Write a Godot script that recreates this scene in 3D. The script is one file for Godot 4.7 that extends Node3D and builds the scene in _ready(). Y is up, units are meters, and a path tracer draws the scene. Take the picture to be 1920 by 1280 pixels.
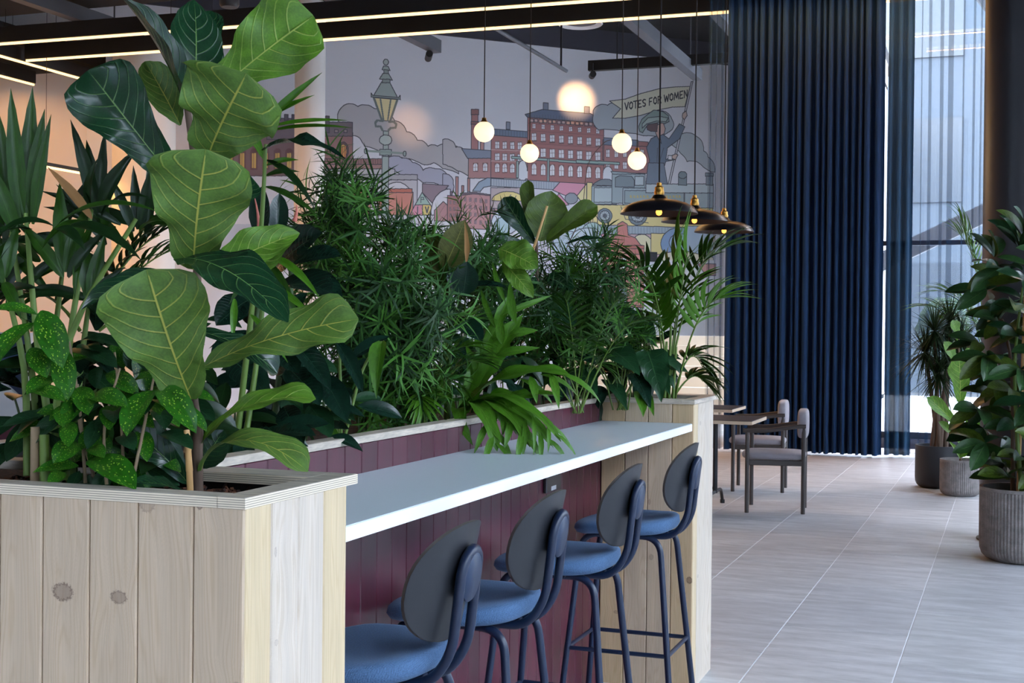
extends Node3D
# A planter-lined bar counter in a large, daylit atrium. World: y up, metres; -z runs along the counter, x across it.

const EYE := 1.45
const FOCAL := 2450.0          # pixels, for a 1920 x 1280 frame
var cam_basis: Basis
var rng := RandomNumberGenerator.new()
var taken := {}
var M := {}
var mesh_cache := {}

# ------------------------------------------------------------------ small helpers
func at(px: float, py: float, depth: float) -> Vector3:        # a measured sight line and a distance give a point
	return Vector3(0, EYE, 0) + cam_basis * Vector3((px - 960.0) / FOCAL, -(py - 640.0) / FOCAL, -1.0) * depth

func numbered(called: String) -> String:
	if not taken.has(called):
		taken[called] = 0
		return called
	taken[called] += 1
	return "%s_%03d" % [called, taken[called]]

func thing(called: String, label: String, category: String, where := Vector3.ZERO, turn := 0.0, group := "") -> Node3D:
	var o := Node3D.new()
	o.name = numbered(called)
	add_child(o)
	o.position = where
	o.rotation.y = turn
	tag(o, label, category, group)
	return o

func tag(o: Node, label: String, category: String, group := "", kind := "") -> void:
	o.set_meta("label", label)
	o.set_meta("category", category)
	if group != "":
		o.set_meta("group", group)
	if kind != "":
		o.set_meta("kind", kind)

func put(called: String, mesh: Mesh, material: Material, parent: Node = null, xf := Transform3D.IDENTITY) -> MeshInstance3D:
	var o := MeshInstance3D.new()
	o.mesh = mesh
	o.material_override = material
	o.transform = xf
	o.cast_shadow = GeometryInstance3D.SHADOW_CASTING_SETTING_ON
	if parent == null:
		o.name = numbered(called)
		add_child(o)
	else:
		o.name = called
		parent.add_child(o, true)
	return o

func obj(called: String, st: SurfaceTool, material: Material, parent: Node = null, xf := Transform3D.IDENTITY) -> MeshInstance3D:
	return put(called, fin(st), material, parent, xf)

func struct(called: String, st: SurfaceTool, material: Material) -> MeshInstance3D:
	var o := obj(called, st, material)
	o.set_meta("kind", "structure")
	return o

func mb() -> SurfaceTool:
	var st := SurfaceTool.new()
	st.begin(Mesh.PRIMITIVE_TRIANGLES)
	return st

func fin(st: SurfaceTool) -> ArrayMesh:
	st.generate_normals()
	return st.commit()

func quad(st: SurfaceTool, a: Vector3, b: Vector3, c: Vector3, d: Vector3, ua := Vector2(0, 0), ub := Vector2(1, 0), uc := Vector2(1, 1), ud := Vector2(0, 1)) -> void:
	for k in [[a, ua], [b, ub], [c, uc], [a, ua], [c, uc], [d, ud]]:
		st.set_uv(k[1])
		st.add_vertex(k[0])

# a box with chamfered edges; xf places it
func box(st: SurfaceTool, c: Vector3, s: Vector3, bev := 0.002, xf := Transform3D.IDENTITY) -> void:
	st.set_smooth_group(-1)
	var h := s * 0.5
	var b: float = min(bev, min(h.x, min(h.y, h.z)) * 0.5)
	for axis in 3:
		var u: int = (axis + 1) % 3
		var v: int = (axis + 2) % 3
		for sg in [-1.0, 1.0]:
			var p := []
			for q in [[-1.0, -1.0], [1.0, -1.0], [1.0, 1.0], [-1.0, 1.0]]:
				var w := Vector3.ZERO
				w[axis] = sg * h[axis]
				w[u] = q[0] * (h[u] - b)
				w[v] = q[1] * (h[v] - b)
				p.append(xf * (c + w))
			if sg < 0.0:
				quad(st, p[0], p[1], p[2], p[3])
			else:
				quad(st, p[3], p[2], p[1], p[0])
		if b > 0.0:
			for su in [-1.0, 1.0]:
				for sv in [-1.0, 1.0]:
					var p := []
					for q in [[-1.0, 0], [1.0, 0], [1.0, 1], [-1.0, 1]]:
						var w := Vector3.ZERO
						w[axis] = q[0] * (h[axis] - b)
						w[u] = su * (h[u] - (0.0 if q[1] == 0 else b))
						w[v] = sv * (h[v] - (b if q[1] == 0 else 0.0))
						p.append(xf * (c + w))
					if su * sv < 0.0:
						quad(st, p[0], p[1], p[2], p[3])
					else:
						quad(st, p[3], p[2], p[1], p[0])

# a box with any two opposite corners
func span(st: SurfaceTool, a: Vector3, b: Vector3, bev := 0.002) -> void:
	box(st, (a + b) * 0.5, (b - a).abs(), bev)

func beam(st: SurfaceTool, a: Vector3, b: Vector3, w: float, h: float, bev := 0.002) -> void:
	var d := b - a
	var z := d.normalized()
	var x := Vector3.UP.cross(z)
	if x.length() < 0.01:
		x = Vector3.RIGHT
	x = x.normalized()
	var y := z.cross(x)
	box(st, Vector3.ZERO, Vector3(w, h, d.length()), bev, Transform3D(Basis(x, y, z), (a + b) * 0.5))

# a round tube along points; radii is one number or one for each point
func tube(st: SurfaceTool, pts: Array, radii, sides := 8, caps := true) -> void:
	var n := pts.size()
	var t0: Vector3 = (pts[1] - pts[0]).normalized()
	var x := t0.cross(Vector3.UP if absf(t0.y) < 0.9 else Vector3.RIGHT).normalized()
	var rings := []
	for i in n:
		var t: Vector3
		if i == 0:
			t = t0
		elif i == n - 1:
			t = (pts[n - 1] - pts[n - 2]).normalized()
		else:
			t = ((pts[i + 1] - pts[i]).normalized() + (pts[i] - pts[i - 1]).normalized()).normalized()
		x = (x - t * x.dot(t)).normalized()
		var y := t.cross(x)
		var r: float = radii[i] if radii is Array else radii
		var ring := []
		for k in sides:
			var a := TAU * k / sides
			ring.append(pts[i] + (x * cos(a) + y * sin(a)) * r)
		rings.append(ring)
	st.set_smooth_group(0)
	for i in n - 1:
		for k in sides:
			var k2 := (k + 1) % sides
			var u0 := float(k) / sides
			var u1 := float(k + 1) / sides
			quad(st, rings[i][k2], rings[i][k], rings[i + 1][k], rings[i + 1][k2], Vector2(u1, i), Vector2(u0, i), Vector2(u0, i + 1), Vector2(u1, i + 1))
	if caps:
		st.set_smooth_group(-1)
		for k in sides:
			var k2 := (k + 1) % sides
			for v in [pts[0], rings[0][k], rings[0][k2], pts[n - 1], rings[n - 1][k2], rings[n - 1][k]]:
				st.set_uv(Vector2(0.5, 0.5))
				st.add_vertex(v)

# rounded corners for a polyline
func fillet(pts: Array, r: float, steps := 4) -> Array:
	var out := [pts[0]]
	for i in range(1, pts.size() - 1):
		var p: Vector3 = pts[i]
		var a: Vector3 = pts[i - 1] - p
		var b: Vector3 = pts[i + 1] - p
		var d: float = min(r, min(a.length(), b.length()) * 0.48)
		var pa := p + a.normalized() * d
		var pb := p + b.normalized() * d
		for k in steps + 1:
			var t := float(k) / steps
			out.append(pa.lerp(p, t).lerp(p.lerp(pb, t), t))
	out.append(pts[pts.size() - 1])
	return out

# a turned shape: profile of Vector2(radius, height); ribs > 0 flutes the wall
func lathe(st: SurfaceTool, prof: Array, segs := 24, c := Vector3.ZERO, ribs := 0, rib_depth := 0.0) -> void:
	var group := 1
	for i in prof.size() - 1:
		var p: Vector2 = prof[i]
		var q: Vector2 = prof[i + 1]
		if i > 0 and absf((p - prof[i - 1]).angle_to(q - p)) > 0.7:
			group += 1
		st.set_smooth_group(group)
		for k in segs:
			var a0 := TAU * k / segs
			var a1 := TAU * (k + 1) / segs
			var f0 := 1.0 - (rib_depth * (0.5 + 0.5 * cos(a0 * ribs)) if ribs > 0 else 0.0)
			var f1 := 1.0 - (rib_depth * (0.5 + 0.5 * cos(a1 * ribs)) if ribs > 0 else 0.0)
			var A := c + Vector3(cos(a0) * p.x * f0, p.y, sin(a0) * p.x * f0)
			var B := c + Vector3(cos(a1) * p.x * f1, p.y, sin(a1) * p.x * f1)
			var C := c + Vector3(cos(a1) * q.x * f1, q.y, sin(a1) * q.x * f1)
			var D := c + Vector3(cos(a0) * q.x * f0, q.y, sin(a0) * q.x * f0)
			var u0 := float(k) / segs
			var u1 := float(k + 1) / segs
			if p.x < 1e-5:
				tri(st, A, C, D, Vector2(u0, p.y), Vector2(u1, q.y), Vector2(u0, q.y))
			elif q.x < 1e-5:
				tri(st, A, B, C, Vector2(u0, p.y), Vector2(u1, p.y), Vector2(u0, q.y))
			else:
				quad(st, A, B, C, D, Vector2(u0, p.y), Vector2(u1, p.y), Vector2(u1, q.y), Vector2(u0, q.y))

func tri(st: SurfaceTool, a: Vector3, b: Vector3, c: Vector3, ua := Vector2(0, 0), ub := Vector2(1, 0), uc := Vector2(1, 1)) -> void:
	st.set_uv(ua)
	st.add_vertex(a)
	st.set_uv(ub)
	st.add_vertex(b)
	st.set_uv(uc)
	st.add_vertex(c)

func mat(r: float, g: float, b: float, rough := 0.6, metal := 0.0) -> StandardMaterial3D:
	var m := StandardMaterial3D.new()
	m.albedo_color = Color(r / 255.0, g / 255.0, b / 255.0)
	m.roughness = rough
	m.metallic = metal
	return m

func glow(r: float, g: float, b: float, energy: float) -> StandardMaterial3D:
	var m := mat(r, g, b, 0.5)
	m.emission_enabled = true
	m.emission = Color(r / 255.0, g / 255.0, b / 255.0)
	m.emission_energy_multiplier = energy
	return m

func noise(seed_: int, freq: float, oct := 3) -> FastNoiseLite:
	var n := FastNoiseLite.new()
	n.seed = seed_
	n.frequency = freq
	n.fractal_octaves = oct
	return n

func tex(img: Image) -> ImageTexture:
	return ImageTexture.create_from_image(img)

# ------------------------------------------------------------------ surfaces
# twelve pine boards side by side; knots are [column, x 0..1, height 0..1 from the top, width px, height px, darkness]
func pine_image() -> Image:
	var cw := 112
	var cols := 12
	var h := 1408
	var img := Image.create(cw * cols, h, false, Image.FORMAT_RGB8)
	var n1 := noise(3, 0.06, 3)
	var n2 := noise(8, 0.012, 2)
	var n3 := noise(11, 0.35, 2)
	var knots := [[0, 0.1, 0.36, 5, 12, 0.5], [0, 0.2, 0.55, 9, 13, 0.5], [1, 0.45, 0.155, 22, 17, 0.9], [1, 0.9, 0.52, 6, 8, 0.6], [1, 0.12, 0.66, 9, 40, 0.6], [2, 0.62, 0.155, 17, 12, 0.8], [2, 0.9, 0.43, 4, 6, 0.5], [3, 0.18, 0.02, 14, 16, 0.4], [3, 0.25, 0.38, 7, 9, 0.35], [3, 0.3, 0.6, 9, 6, 0.35], [4, 0.13, 0.018, 6, 7, 1.0], [4, 0.86, 0.26, 8, 6, 0.35],
		[5, 0.8, 0.47, 12, 24, 0.9], [6, 0.15, 0.09, 4, 9, 0.4], [6, 0.2, 0.22, 7, 6, 0.3], [6, 0.1, 0.62, 4, 8, 0.4], [7, 0.1, 0.6, 4, 7, 0.4], [8, 0.55, 0.53, 12, 24, 0.8], [9, 0.3, 0.5, 14, 8, 0.7], [9, 0.7, 0.75, 11, 7, 0.6], [10, 0.55, 0.42, 15, 8, 0.8], [10, 0.2, 0.85, 9, 9, 0.5], [11, 0.85, 0.62, 13, 15, 1.2], [11, 0.3, 0.2, 6, 7, 0.7]]
	for c in cols:
		var ks := knots.filter(func(k): return k[0] == c)
		for y in h:
			for x in cw:
				var gx := float(x)
				var dark := 0.0
				for k in ks:
					var dx: float = x - k[1] * cw
					var dy: float = y - k[2] * h
					var e := sqrt(pow(dx / k[3], 2.0) + pow(dy / k[4], 2.0))
					gx += dx * 1.1 * exp(-pow(dy / (k[4] * 5.0), 2.0)) * exp(-absf(dx) / 26.0)
					if e < 1.6:
						var wob := e + 0.25 * n3.get_noise_2d(x * 0.5 + c * 40, y * 0.5)
						dark = max(dark, float(k[5]) * (0.34 * smoothstep(1.35, 0.75, wob) + 0.42 * exp(-pow((wob - 0.95) / 0.1, 2.0))))
				var band := n2.get_noise_2d(gx * 1.4 + c * 300.0, y * 0.12)
				var grain := n1.get_noise_2d(gx * 3.2 + c * 170.0, y * 0.035)
				var fine := n3.get_noise_2d(gx * 2.0 + c * 90.0, y * 0.02)
				var ring := pow(0.5 + 0.5 * sin(gx * 0.42 + band * 16.0), 3.0) * (0.4 + 0.6 * clampf(band + 0.4, 0.0, 1.0))
				var v := 0.90 + 0.045 * band + 0.035 * grain + 0.03 * fine - 0.05 * ring
				var col := Color(v, v * (0.955 - 0.02 * ring), v * (0.885 - 0.05 * ring))
				col = col.lerp(Color(0.36, 0.29, 0.27), clampf(dark, 0.0, 0.95))
				img.set_pixel(c * cw + x, y, col)
	return img

# greyscale cloudy streaks, tileable enough for broad surfaces
func streak_image(w: int, h: int, sx: float, sy: float, lo: float, hi: float, seed_: int) -> Image:
	var img := Image.create(w, h, false, Image.FORMAT_RGB8)
	var n1 := noise(seed_, 0.01, 5)
	var n2 := noise(seed_ + 1, 0.05, 3)
	for y in h:
		for x in w:
			var fx: float = smoothstep(0.0, 0.2, float(x) / w)
			var fy: float = smoothstep(0.0, 0.2, float(y) / h)
			var v := 0.0
			for q in [[0.0, 0.0, fx * fy], [w, 0.0, (1.0 - fx) * fy], [0.0, h, fx * (1.0 - fy)], [w, h, (1.0 - fx) * (1.0 - fy)]]:
				if q[2] > 0.0:
					v += q[2] * (0.7 * n1.get_noise_2d((x + q[0]) * sx, (y + q[1]) * sy) + 0.3 * n2.get_noise_2d((x + q[0]) * sx, (y + q[1]) * sy))
			var g := lerpf(lo, hi, clampf(0.5 + v, 0.0, 1.0))
			img.set_pixel(x, y, Color(g, g, g))
	return img

func weave_image(n: int) -> Image:
	var img := Image.create(n, n, false, Image.FORMAT_RGB8)
	var ns := noise(21, 0.2, 2)
	for y in n:
		for x in n:
			var v := 0.5 + 0.25 * sin((x + y) * TAU / 8.0) * cos((x - y) * TAU / 16.0) + 0.3 * ns.get_noise_2d(x, y)
			img.set_pixel(x, y, Color(v, v, v))
	return img

func line_px(img: Image, a: Vector2, b: Vector2, w0: float, w1: float, col: Color, strength := 1.0) -> void:
	var steps: int = max(1, int(a.distance_to(b)))
	for i in steps + 1:
		var t := float(i) / steps
		var p := a.lerp(b, t)
		var w := lerpf(w0, w1, t)
		var r := int(ceil(w)) + 1
		for dy in range(-r, r + 1):
			for dx in range(-r, r + 1):
				var q := Vector2i(int(p.x) + dx, int(p.y) + dy)
				if q.x < 0 or q.y < 0 or q.x >= img.get_width() or q.y >= img.get_height():
					continue
				var k := clampf(w + 0.5 - Vector2(q).distance_to(p), 0.0, 1.0) * strength
				if k > 0.0:
					img.set_pixelv(q, img.get_pixelv(q).lerp(col, k))

# blade of a broad leaf seen flat: midrib, curved side veins, small veins; u runs across, v from base (0) to tip (1)
func leaf_image(base: Color, vein: Color, pairs: int, side_w: float, mid_w: float, seed_: int, fine := 0.0, lift := 0.32) -> Array:
	var w := 160
	var h := 320
	var img := Image.create(w, h, false, Image.FORMAT_RGB8)
	var hgt := Image.create(w, h, false, Image.FORMAT_RGB8)
	var n1 := noise(seed_, 0.02, 3)
	var n2 := noise(seed_ + 5, 0.15, 2)
	for y in h:
		for x in w:
			var v := 1.0 + 0.16 * n1.get_noise_2d(x, y) + 0.09 * n2.get_noise_2d(x, y)
			img.set_pixel(x, y, Color(base.r * v, base.g * v, base.b * v))
	hgt.fill(Color(0.5, 0.5, 0.5))
	var white := Color(1, 1, 1)
	for i in pairs:
		for sgn in [-1.0, 1.0]:
			var y0: float = h * (0.03 + 0.86 * pow((i + (0.0 if sgn < 0 else 0.3)) / pairs, 0.92))
			var prev := Vector2(w * 0.5, y0)
			for k in range(1, 9):
				var t := k / 8.0
				var p := Vector2(w * (0.5 + sgn * 0.48 * t), y0 + h * (lift * 0.42 * t + lift * 0.5 * t * t * t))
				var wd := lerpf(side_w, side_w * 0.35, t)
				if vein.a > 0.0:
					line_px(img, prev, p, wd, wd * 0.9, vein, 0.85)
				line_px(hgt, prev, p, wd + 1.0, wd + 1.0, white, 0.5)
				if fine > 0.0 and k > 1 and k < 8:
					var e := p + Vector2(sgn * w * 0.05, h * 0.075)
					line_px(img, p, e, 0.35, 0.2, vein, fine)
					line_px(img, p, p + Vector2(sgn * w * 0.07, -h * 0.04), 0.35, 0.2, vein, fine * 0.7)
				prev = p
	line_px(img, Vector2(w * 0.5, 0), Vector2(w * 0.5, h - 1), mid_w, mid_w * 0.3, vein, 0.95)
	line_px(hgt, Vector2(w * 0.5, 0), Vector2(w * 0.5, h - 1), mid_w + 1.5, 1.5, white, 0.9)
	return [img, hgt]

func leaf_mat(called: String, base: Color, vein: Color, pairs: int, side_w: float, mid_w: float, rough: float, back: Color, relief: float, fine := 0.0, lift := 0.32) -> void:
	var im := leaf_image(base, vein, pairs, side_w, mid_w, called.hash() % 1000, fine, lift)
	var m := StandardMaterial3D.new()
	m.albedo_texture = tex(im[0])
	m.roughness = rough
	m.metallic_specular = 0.4
	m.backlight_enabled = true
	m.backlight = back
	var nm: Image = im[1]
	nm.bump_map_to_normal_map(relief)
	m.normal_enabled = true
	m.normal_texture = tex(nm)
	m.normal_scale = 0.7
	M[called] = m

func plain_leaf(called: String, r: float, g: float, b: float, rough: float, back: Color) -> void:
	var m := mat(r, g, b, rough)
	m.metallic_specular = 0.3
	m.backlight_enabled = true
	m.backlight = back
	M[called] = m

func make_materials() -> void:
	# pine
	var pine := tex(pine_image())
	for k in [["pine", 222, 206, 190], ["pine_yellow", 232, 217, 188], ["pine_white", 228, 222, 218], ["pine_warm", 224, 202, 172]]:
		var m := mat(k[1], k[2], k[3], 0.55)
		m.albedo_texture = pine
		M[k[0]] = m
	# edge of birch plywood: thin layers
	var ply := Image.create(64, 64, false, Image.FORMAT_RGB8)
	var pn := noise(31, 0.05, 2)
	for y in 64:
		for x in 64:
			var dark := 1.0 if int(y * 9 / 64.0) % 2 == 1 else 0.0
			var v := 0.93 - 0.26 * dark + 0.05 * pn.get_noise_2d(x, y * 4)
			ply.set_pixel(x, y, Color(v, v * 0.95, v * 0.87))
	var pm := mat(255, 250, 240, 0.5)
	pm.albedo_texture = tex(ply)
	M.ply_edge = pm
	var grain := tex(streak_image(256, 256, 0.6, 6.0, 0.7, 1.0, 77))
	var pt := mat(208, 196, 178, 0.45)
	pt.albedo_texture = grain
	pt.uv1_triplanar = true
	pt.uv1_world_triplanar = true
	pt.uv1_scale = Vector3(3, 3, 3)
	M.ply_face = pt
	var pf := mat(228, 212, 192, 0.5)
	pf.albedo_texture = grain
	pf.uv1_triplanar = true
	pf.uv1_world_triplanar = true
	pf.uv1_scale = Vector3(3, 3, 3)
	M.ply_light = pf
	# floor
	var fl := tex(streak_image(512, 512, 0.9, 4.0, 0.84, 1.0, 91))
	var fr := tex(streak_image(256, 256, 1.0, 3.0, 0.35, 0.55, 14))
	for k in [["tile_a", 206, 206, 208], ["tile_b", 200, 200, 203], ["tile_c", 210, 209, 211]]:
		var m := mat(k[1], k[2], k[3], 1.0)
		m.albedo_texture = fl
		m.roughness_texture = fr
		m.uv1_triplanar = true
		m.uv1_world_triplanar = true
		m.uv1_scale = Vector3(0.42, 0.42, 0.42)
		M[k[0]] = m
	M.grout = mat(236, 237, 240, 0.9)
	# plaster, steel, paint
	M.ceiling = mat(20, 19, 20, 0.9)
	M.slate = mat(62, 62, 70, 0.9)
	M.plaster = mat(216, 212, 210, 0.9)
	M.column_white = mat(226, 222, 216, 0.7)
	M.black_paint = mat(15, 15, 16, 0.5)
	M.beam_grey = mat(74, 74, 78, 0.6)
	M.pillar = mat(38, 37, 40, 0.38)
	M.frame_dark = mat(30, 33, 40, 0.5)
	M.brass = mat(190, 140, 66, 0.3, 1.0)
	M.dome = mat(24, 22, 26, 0.32)
	M.dome_inside = mat(18, 16, 18, 0.6)
	M.backdrop_wall = mat(66, 75, 84, 0.9)
	M.added_block_wall = mat(120, 128, 138, 0.9)
	M.backdrop_window = mat(52, 60, 68, 0.3)
	M.cord = mat(22, 22, 24, 0.7)
	# bar
	var burg := tex(streak_image(128, 128, 3.0, 0.4, 0.86, 1.0, 55))
	for k in [["burgundy", 88, 32, 50], ["burgundy_b", 82, 30, 47], ["burgundy_c", 92, 34, 52]]:
		var m := mat(k[1], k[2], k[3], 0.34)
		m.albedo_texture = burg
		m.uv1_triplanar = true
		m.uv1_scale = Vector3(4, 4, 4)
		M[k[0]] = m
	M.counter_top = mat(208, 219, 225, 0.36)
	M.counter_edge = mat(246, 247, 250, 0.4)
	M.liner = mat(14, 14, 15, 0.6)
	var soil := mat(92, 58, 42, 0.95)
	soil.albedo_texture = tex(streak_image(256, 256, 6.0, 6.0, 0.25, 1.0, 5))
	soil.uv1_triplanar = true
	soil.uv1_world_triplanar = true
	soil.uv1_scale = Vector3(4, 4, 4)
	M.soil = soil
	M.bark_chip = mat(104, 62, 42, 0.95)
	M.bark_chip_dark = mat(58, 36, 28, 0.95)
	# stools and chairs
	var wv := weave_image(128)
	var blue := mat(90, 128, 172, 0.9)
	var wvn := wv.duplicate()
	wvn.bump_map_to_normal_map(2.0)
	var wt := Image.create(128, 128, false, Image.FORMAT_RGB8)
	for y in 128:
		for x in 128:
			var v := 0.72 + 0.4 * (wv.get_pixel(x, y).r - 0.3)
			wt.set_pixel(x, y, Color(v, v, v))
	blue.albedo_texture = tex(wt)
	blue.normal_enabled = true
	blue.normal_texture = tex(wvn)
	blue.uv1_triplanar = true
	blue.uv1_scale = Vector3(9, 9, 9)
	blue.rim_enabled = true
	blue.rim = 0.4
	M.seat_blue = blue
	M.navy_metal = mat(19, 34, 60, 0.36)
	M.navy_plate = mat(28, 46, 74, 0.45)
	M.shell = mat(30, 32, 37, 0.45)
	M.shell_edge = mat(92, 84, 78, 0.6)
	M.socket = mat(52, 48, 50, 0.35)
	M.socket_hole = mat(12, 12, 12, 0.5)
	M.sticker = mat(225, 225, 225, 0.5)
	var pale := blue.duplicate()
	pale.albedo_color = Color8(205, 198, 204)
	M.pale_fabric = pale
	M.brown_wood = mat(74, 66, 62, 0.45)
	M.table_dark = mat(38, 38, 44, 0.4)
	M.table_edge = mat(214, 190, 160, 0.5)
	M.black_steel = mat(26, 28, 34, 0.4)
	M.stair = mat(232, 222, 204, 0.7)
	M.plaque = mat(48, 50, 58, 0.5)
	# pots and stems
	var conc := mat(150, 142, 138, 0.85)
	conc.albedo_texture = tex(streak_image(256, 256, 3.0, 3.0, 0.72, 1.0, 41))
	conc.uv1_triplanar = true
	conc.uv1_scale = Vector3(2, 2, 2)
	M.concrete = conc
	M.pot_black = mat(34, 34, 38, 0.5)
	M.stem_green = mat(96, 122, 44, 0.5)
	M.stem_dark = mat(62, 84, 34, 0.5)
	M.stem_brown = mat(92, 72, 58, 0.8)
	M.stem_pale = mat(150, 128, 100, 0.8)
	M.bamboo = mat(206, 160, 100, 0.5)
	M.dry = mat(176, 120, 72, 0.7)
	M.sheath = mat(205, 110, 92, 0.5)
	# leaves
	leaf_mat("fig_under", Color8(80, 110, 44), Color8(168, 164, 74), 7, 1.3, 3.0, 0.5, Color8(54, 70, 12), 3.0, 0.35)
	leaf_mat("fig_light", Color8(84, 122, 36), Color8(158, 170, 84), 7, 1.2, 2.6, 0.42, Color8(70, 96, 14), 3.0, 0.3)
	leaf_mat("fig_top", Color8(24, 54, 32), Color8(112, 142, 78), 7, 0.9, 2.0, 0.2, Color8(30, 48, 10), 2.5, 0.0)
	leaf_mat("rubber", Color8(20, 44, 32), Color8(60, 88, 66), 12, 0.4, 1.6, 0.2, Color8(14, 24, 8), 1.2, 0.0, 0.18)
	leaf_mat("rubber_olive", Color8(84, 86, 40), Color8(150, 146, 80), 12, 0.4, 2.2, 0.45, Color8(50, 52, 12), 1.2, 0.0, 0.18)
	leaf_mat("palm", Color8(40, 74, 18), Color8(82, 116, 46), 1, 0.3, 1.4, 0.38, Color8(40, 66, 8), 1.0)
	leaf_mat("palm_dark", Color8(20, 44, 16), Color8(56, 86, 40), 1, 0.3, 1.4, 0.34, Color8(22, 40, 6), 1.0)
	leaf_mat("palm_bright", Color8(70, 116, 24), Color8(116, 156, 56), 1, 0.3, 1.4, 0.4, Color8(60, 96, 10), 1.0)
	leaf_mat("philo", Color8(28, 60, 34), Color8(72, 108, 66), 6, 0.6, 1.8, 0.28, Color8(20, 34, 10), 2.0)
	leaf_mat("fern", Color8(72, 118, 28), Color8(118, 156, 60), 6, 0.5, 2.0, 0.42, Color8(64, 96, 12), 2.0)
	leaf_mat("umbrella_leaf", Color8(42, 74, 36), Color8(110, 140, 80), 7, 0.4, 1.8, 0.34, Color8(28, 48, 8), 1.2)
	leaf_mat("fig_mid", Color8(72, 92, 28), Color8(116, 128, 58), 7, 0.8, 2.0, 0.4, Color8(48, 74, 10), 3.0)
	plain_leaf("dry_leaf", 142, 104, 62, 0.6, Color8(60, 40, 16))
	plain_leaf("needle", 46, 86, 34, 0.5, Color8(34, 56, 10))
	plain_leaf("needle_light", 66, 112, 40, 0.5, Color8(48, 76, 12))
	plain_leaf("needle_deep", 28, 58, 24, 0.5, Color8(20, 34, 6))
	plain_leaf("needle_dark", 28, 46, 24, 0.5, Color8(16, 26, 6))
	# spotted leaves
	var sp := leaf_image(Color8(36, 92, 16), Color8(60, 116, 26), 3, 0.4, 1.2, 17)
	var simg: Image = sp[0]
	rng.seed = 5
	for i in 90:
		var p := Vector2(rng.randf_range(10, 150), rng.randf_range(10, 310))
		line_px(simg, p, p + Vector2(0.5, 1), rng.randf_range(2.0, 4.5), 2.0, Color8(164, 190, 64), 0.75)
	var sm := StandardMaterial3D.new()
	sm.albedo_texture = tex(simg)
	sm.roughness = 0.36
	sm.backlight_enabled = true
	sm.backlight = Color8(40, 80, 6)
	M.spotted = sm
	# curtain
	M.curtain = mat(2, 47, 86, 0.9)
	M.curtain.rim_enabled = true
	M.curtain.rim = 0.3
	var teal := mat(24, 66, 96, 0.9)
	teal.transparency = BaseMaterial3D.TRANSPARENCY_ALPHA
	teal.albedo_color.a = 0.98
	M.curtain_mid = teal
	var sheer := mat(20, 62, 100, 0.9)
	sheer.transparency = BaseMaterial3D.TRANSPARENCY_ALPHA
	sheer.albedo_color.a = 0.32
	M.curtain_sheer = sheer
	var g := mat(220, 235, 240, 0.03)
	g.transparency = BaseMaterial3D.TRANSPARENCY_ALPHA
	g.albedo_color.a = 0.08
	M.glass = g

# ------------------------------------------------------------------ the room
const CEIL := 7.5
const WALL_P := Vector3(-5.543, 0.0, -27.265)      # a point at the foot of the mural wall
const WALL_D := Vector3(0.7242, 0.0, -0.6896)      # along the mural wall
const WALL_N := Vector3(0.6896, 0.0, 0.7242)       # out of it, into the room

func on_wall(s: float, y: float, out := 0.0) -> Vector3:
	return WALL_P + WALL_D * s + Vector3(0, y, 0) + WALL_N * out

func camera_and_light() -> void:
	var cam := Camera3D.new()
	cam.name = "camera"
	cam_basis = Basis(Vector3.UP, deg_to_rad(20.212)) * Basis(Vector3.RIGHT, deg_to_rad(-0.5075)) * Basis(Vector3.BACK, deg_to_rad(0.55))
	cam.transform = Transform3D(cam_basis, Vector3(0, EYE, 0))
	cam.fov = rad_to_deg(2.0 * atan(640.0 / FOCAL))
	cam.near = 0.05
	cam.far = 200.0
	add_child(cam)
	cam.current = true
	var sky_mat := ProceduralSkyMaterial.new()
	sky_mat.sky_top_color = Color(0.80, 0.86, 0.94)
	sky_mat.sky_horizon_color = Color(0.86, 0.90, 0.95)
	sky_mat.ground_horizon_color = Color(0.66, 0.67, 0.68)
	sky_mat.ground_bottom_color = Color(0.46, 0.46, 0.46)
	sky_mat.sun_angle_max = 0.0
	sky_mat.sky_energy_multiplier = 4.45
	sky_mat.ground_energy_multiplier = 1.7
	var sky := Sky.new()
	sky.sky_material = sky_mat
	var env := Environment.new()
	env.background_mode = Environment.BG_SKY
	env.sky = sky
	env.tonemap_mode = Environment.TONE_MAPPER_LINEAR
	env.tonemap_exposure = 1.0
	env.sdfgi_enabled = true
	env.ssao_enabled = true
	env.ssil_enabled = true
	var we := WorldEnvironment.new()
	we.environment = env
	add_child(we)

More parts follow.
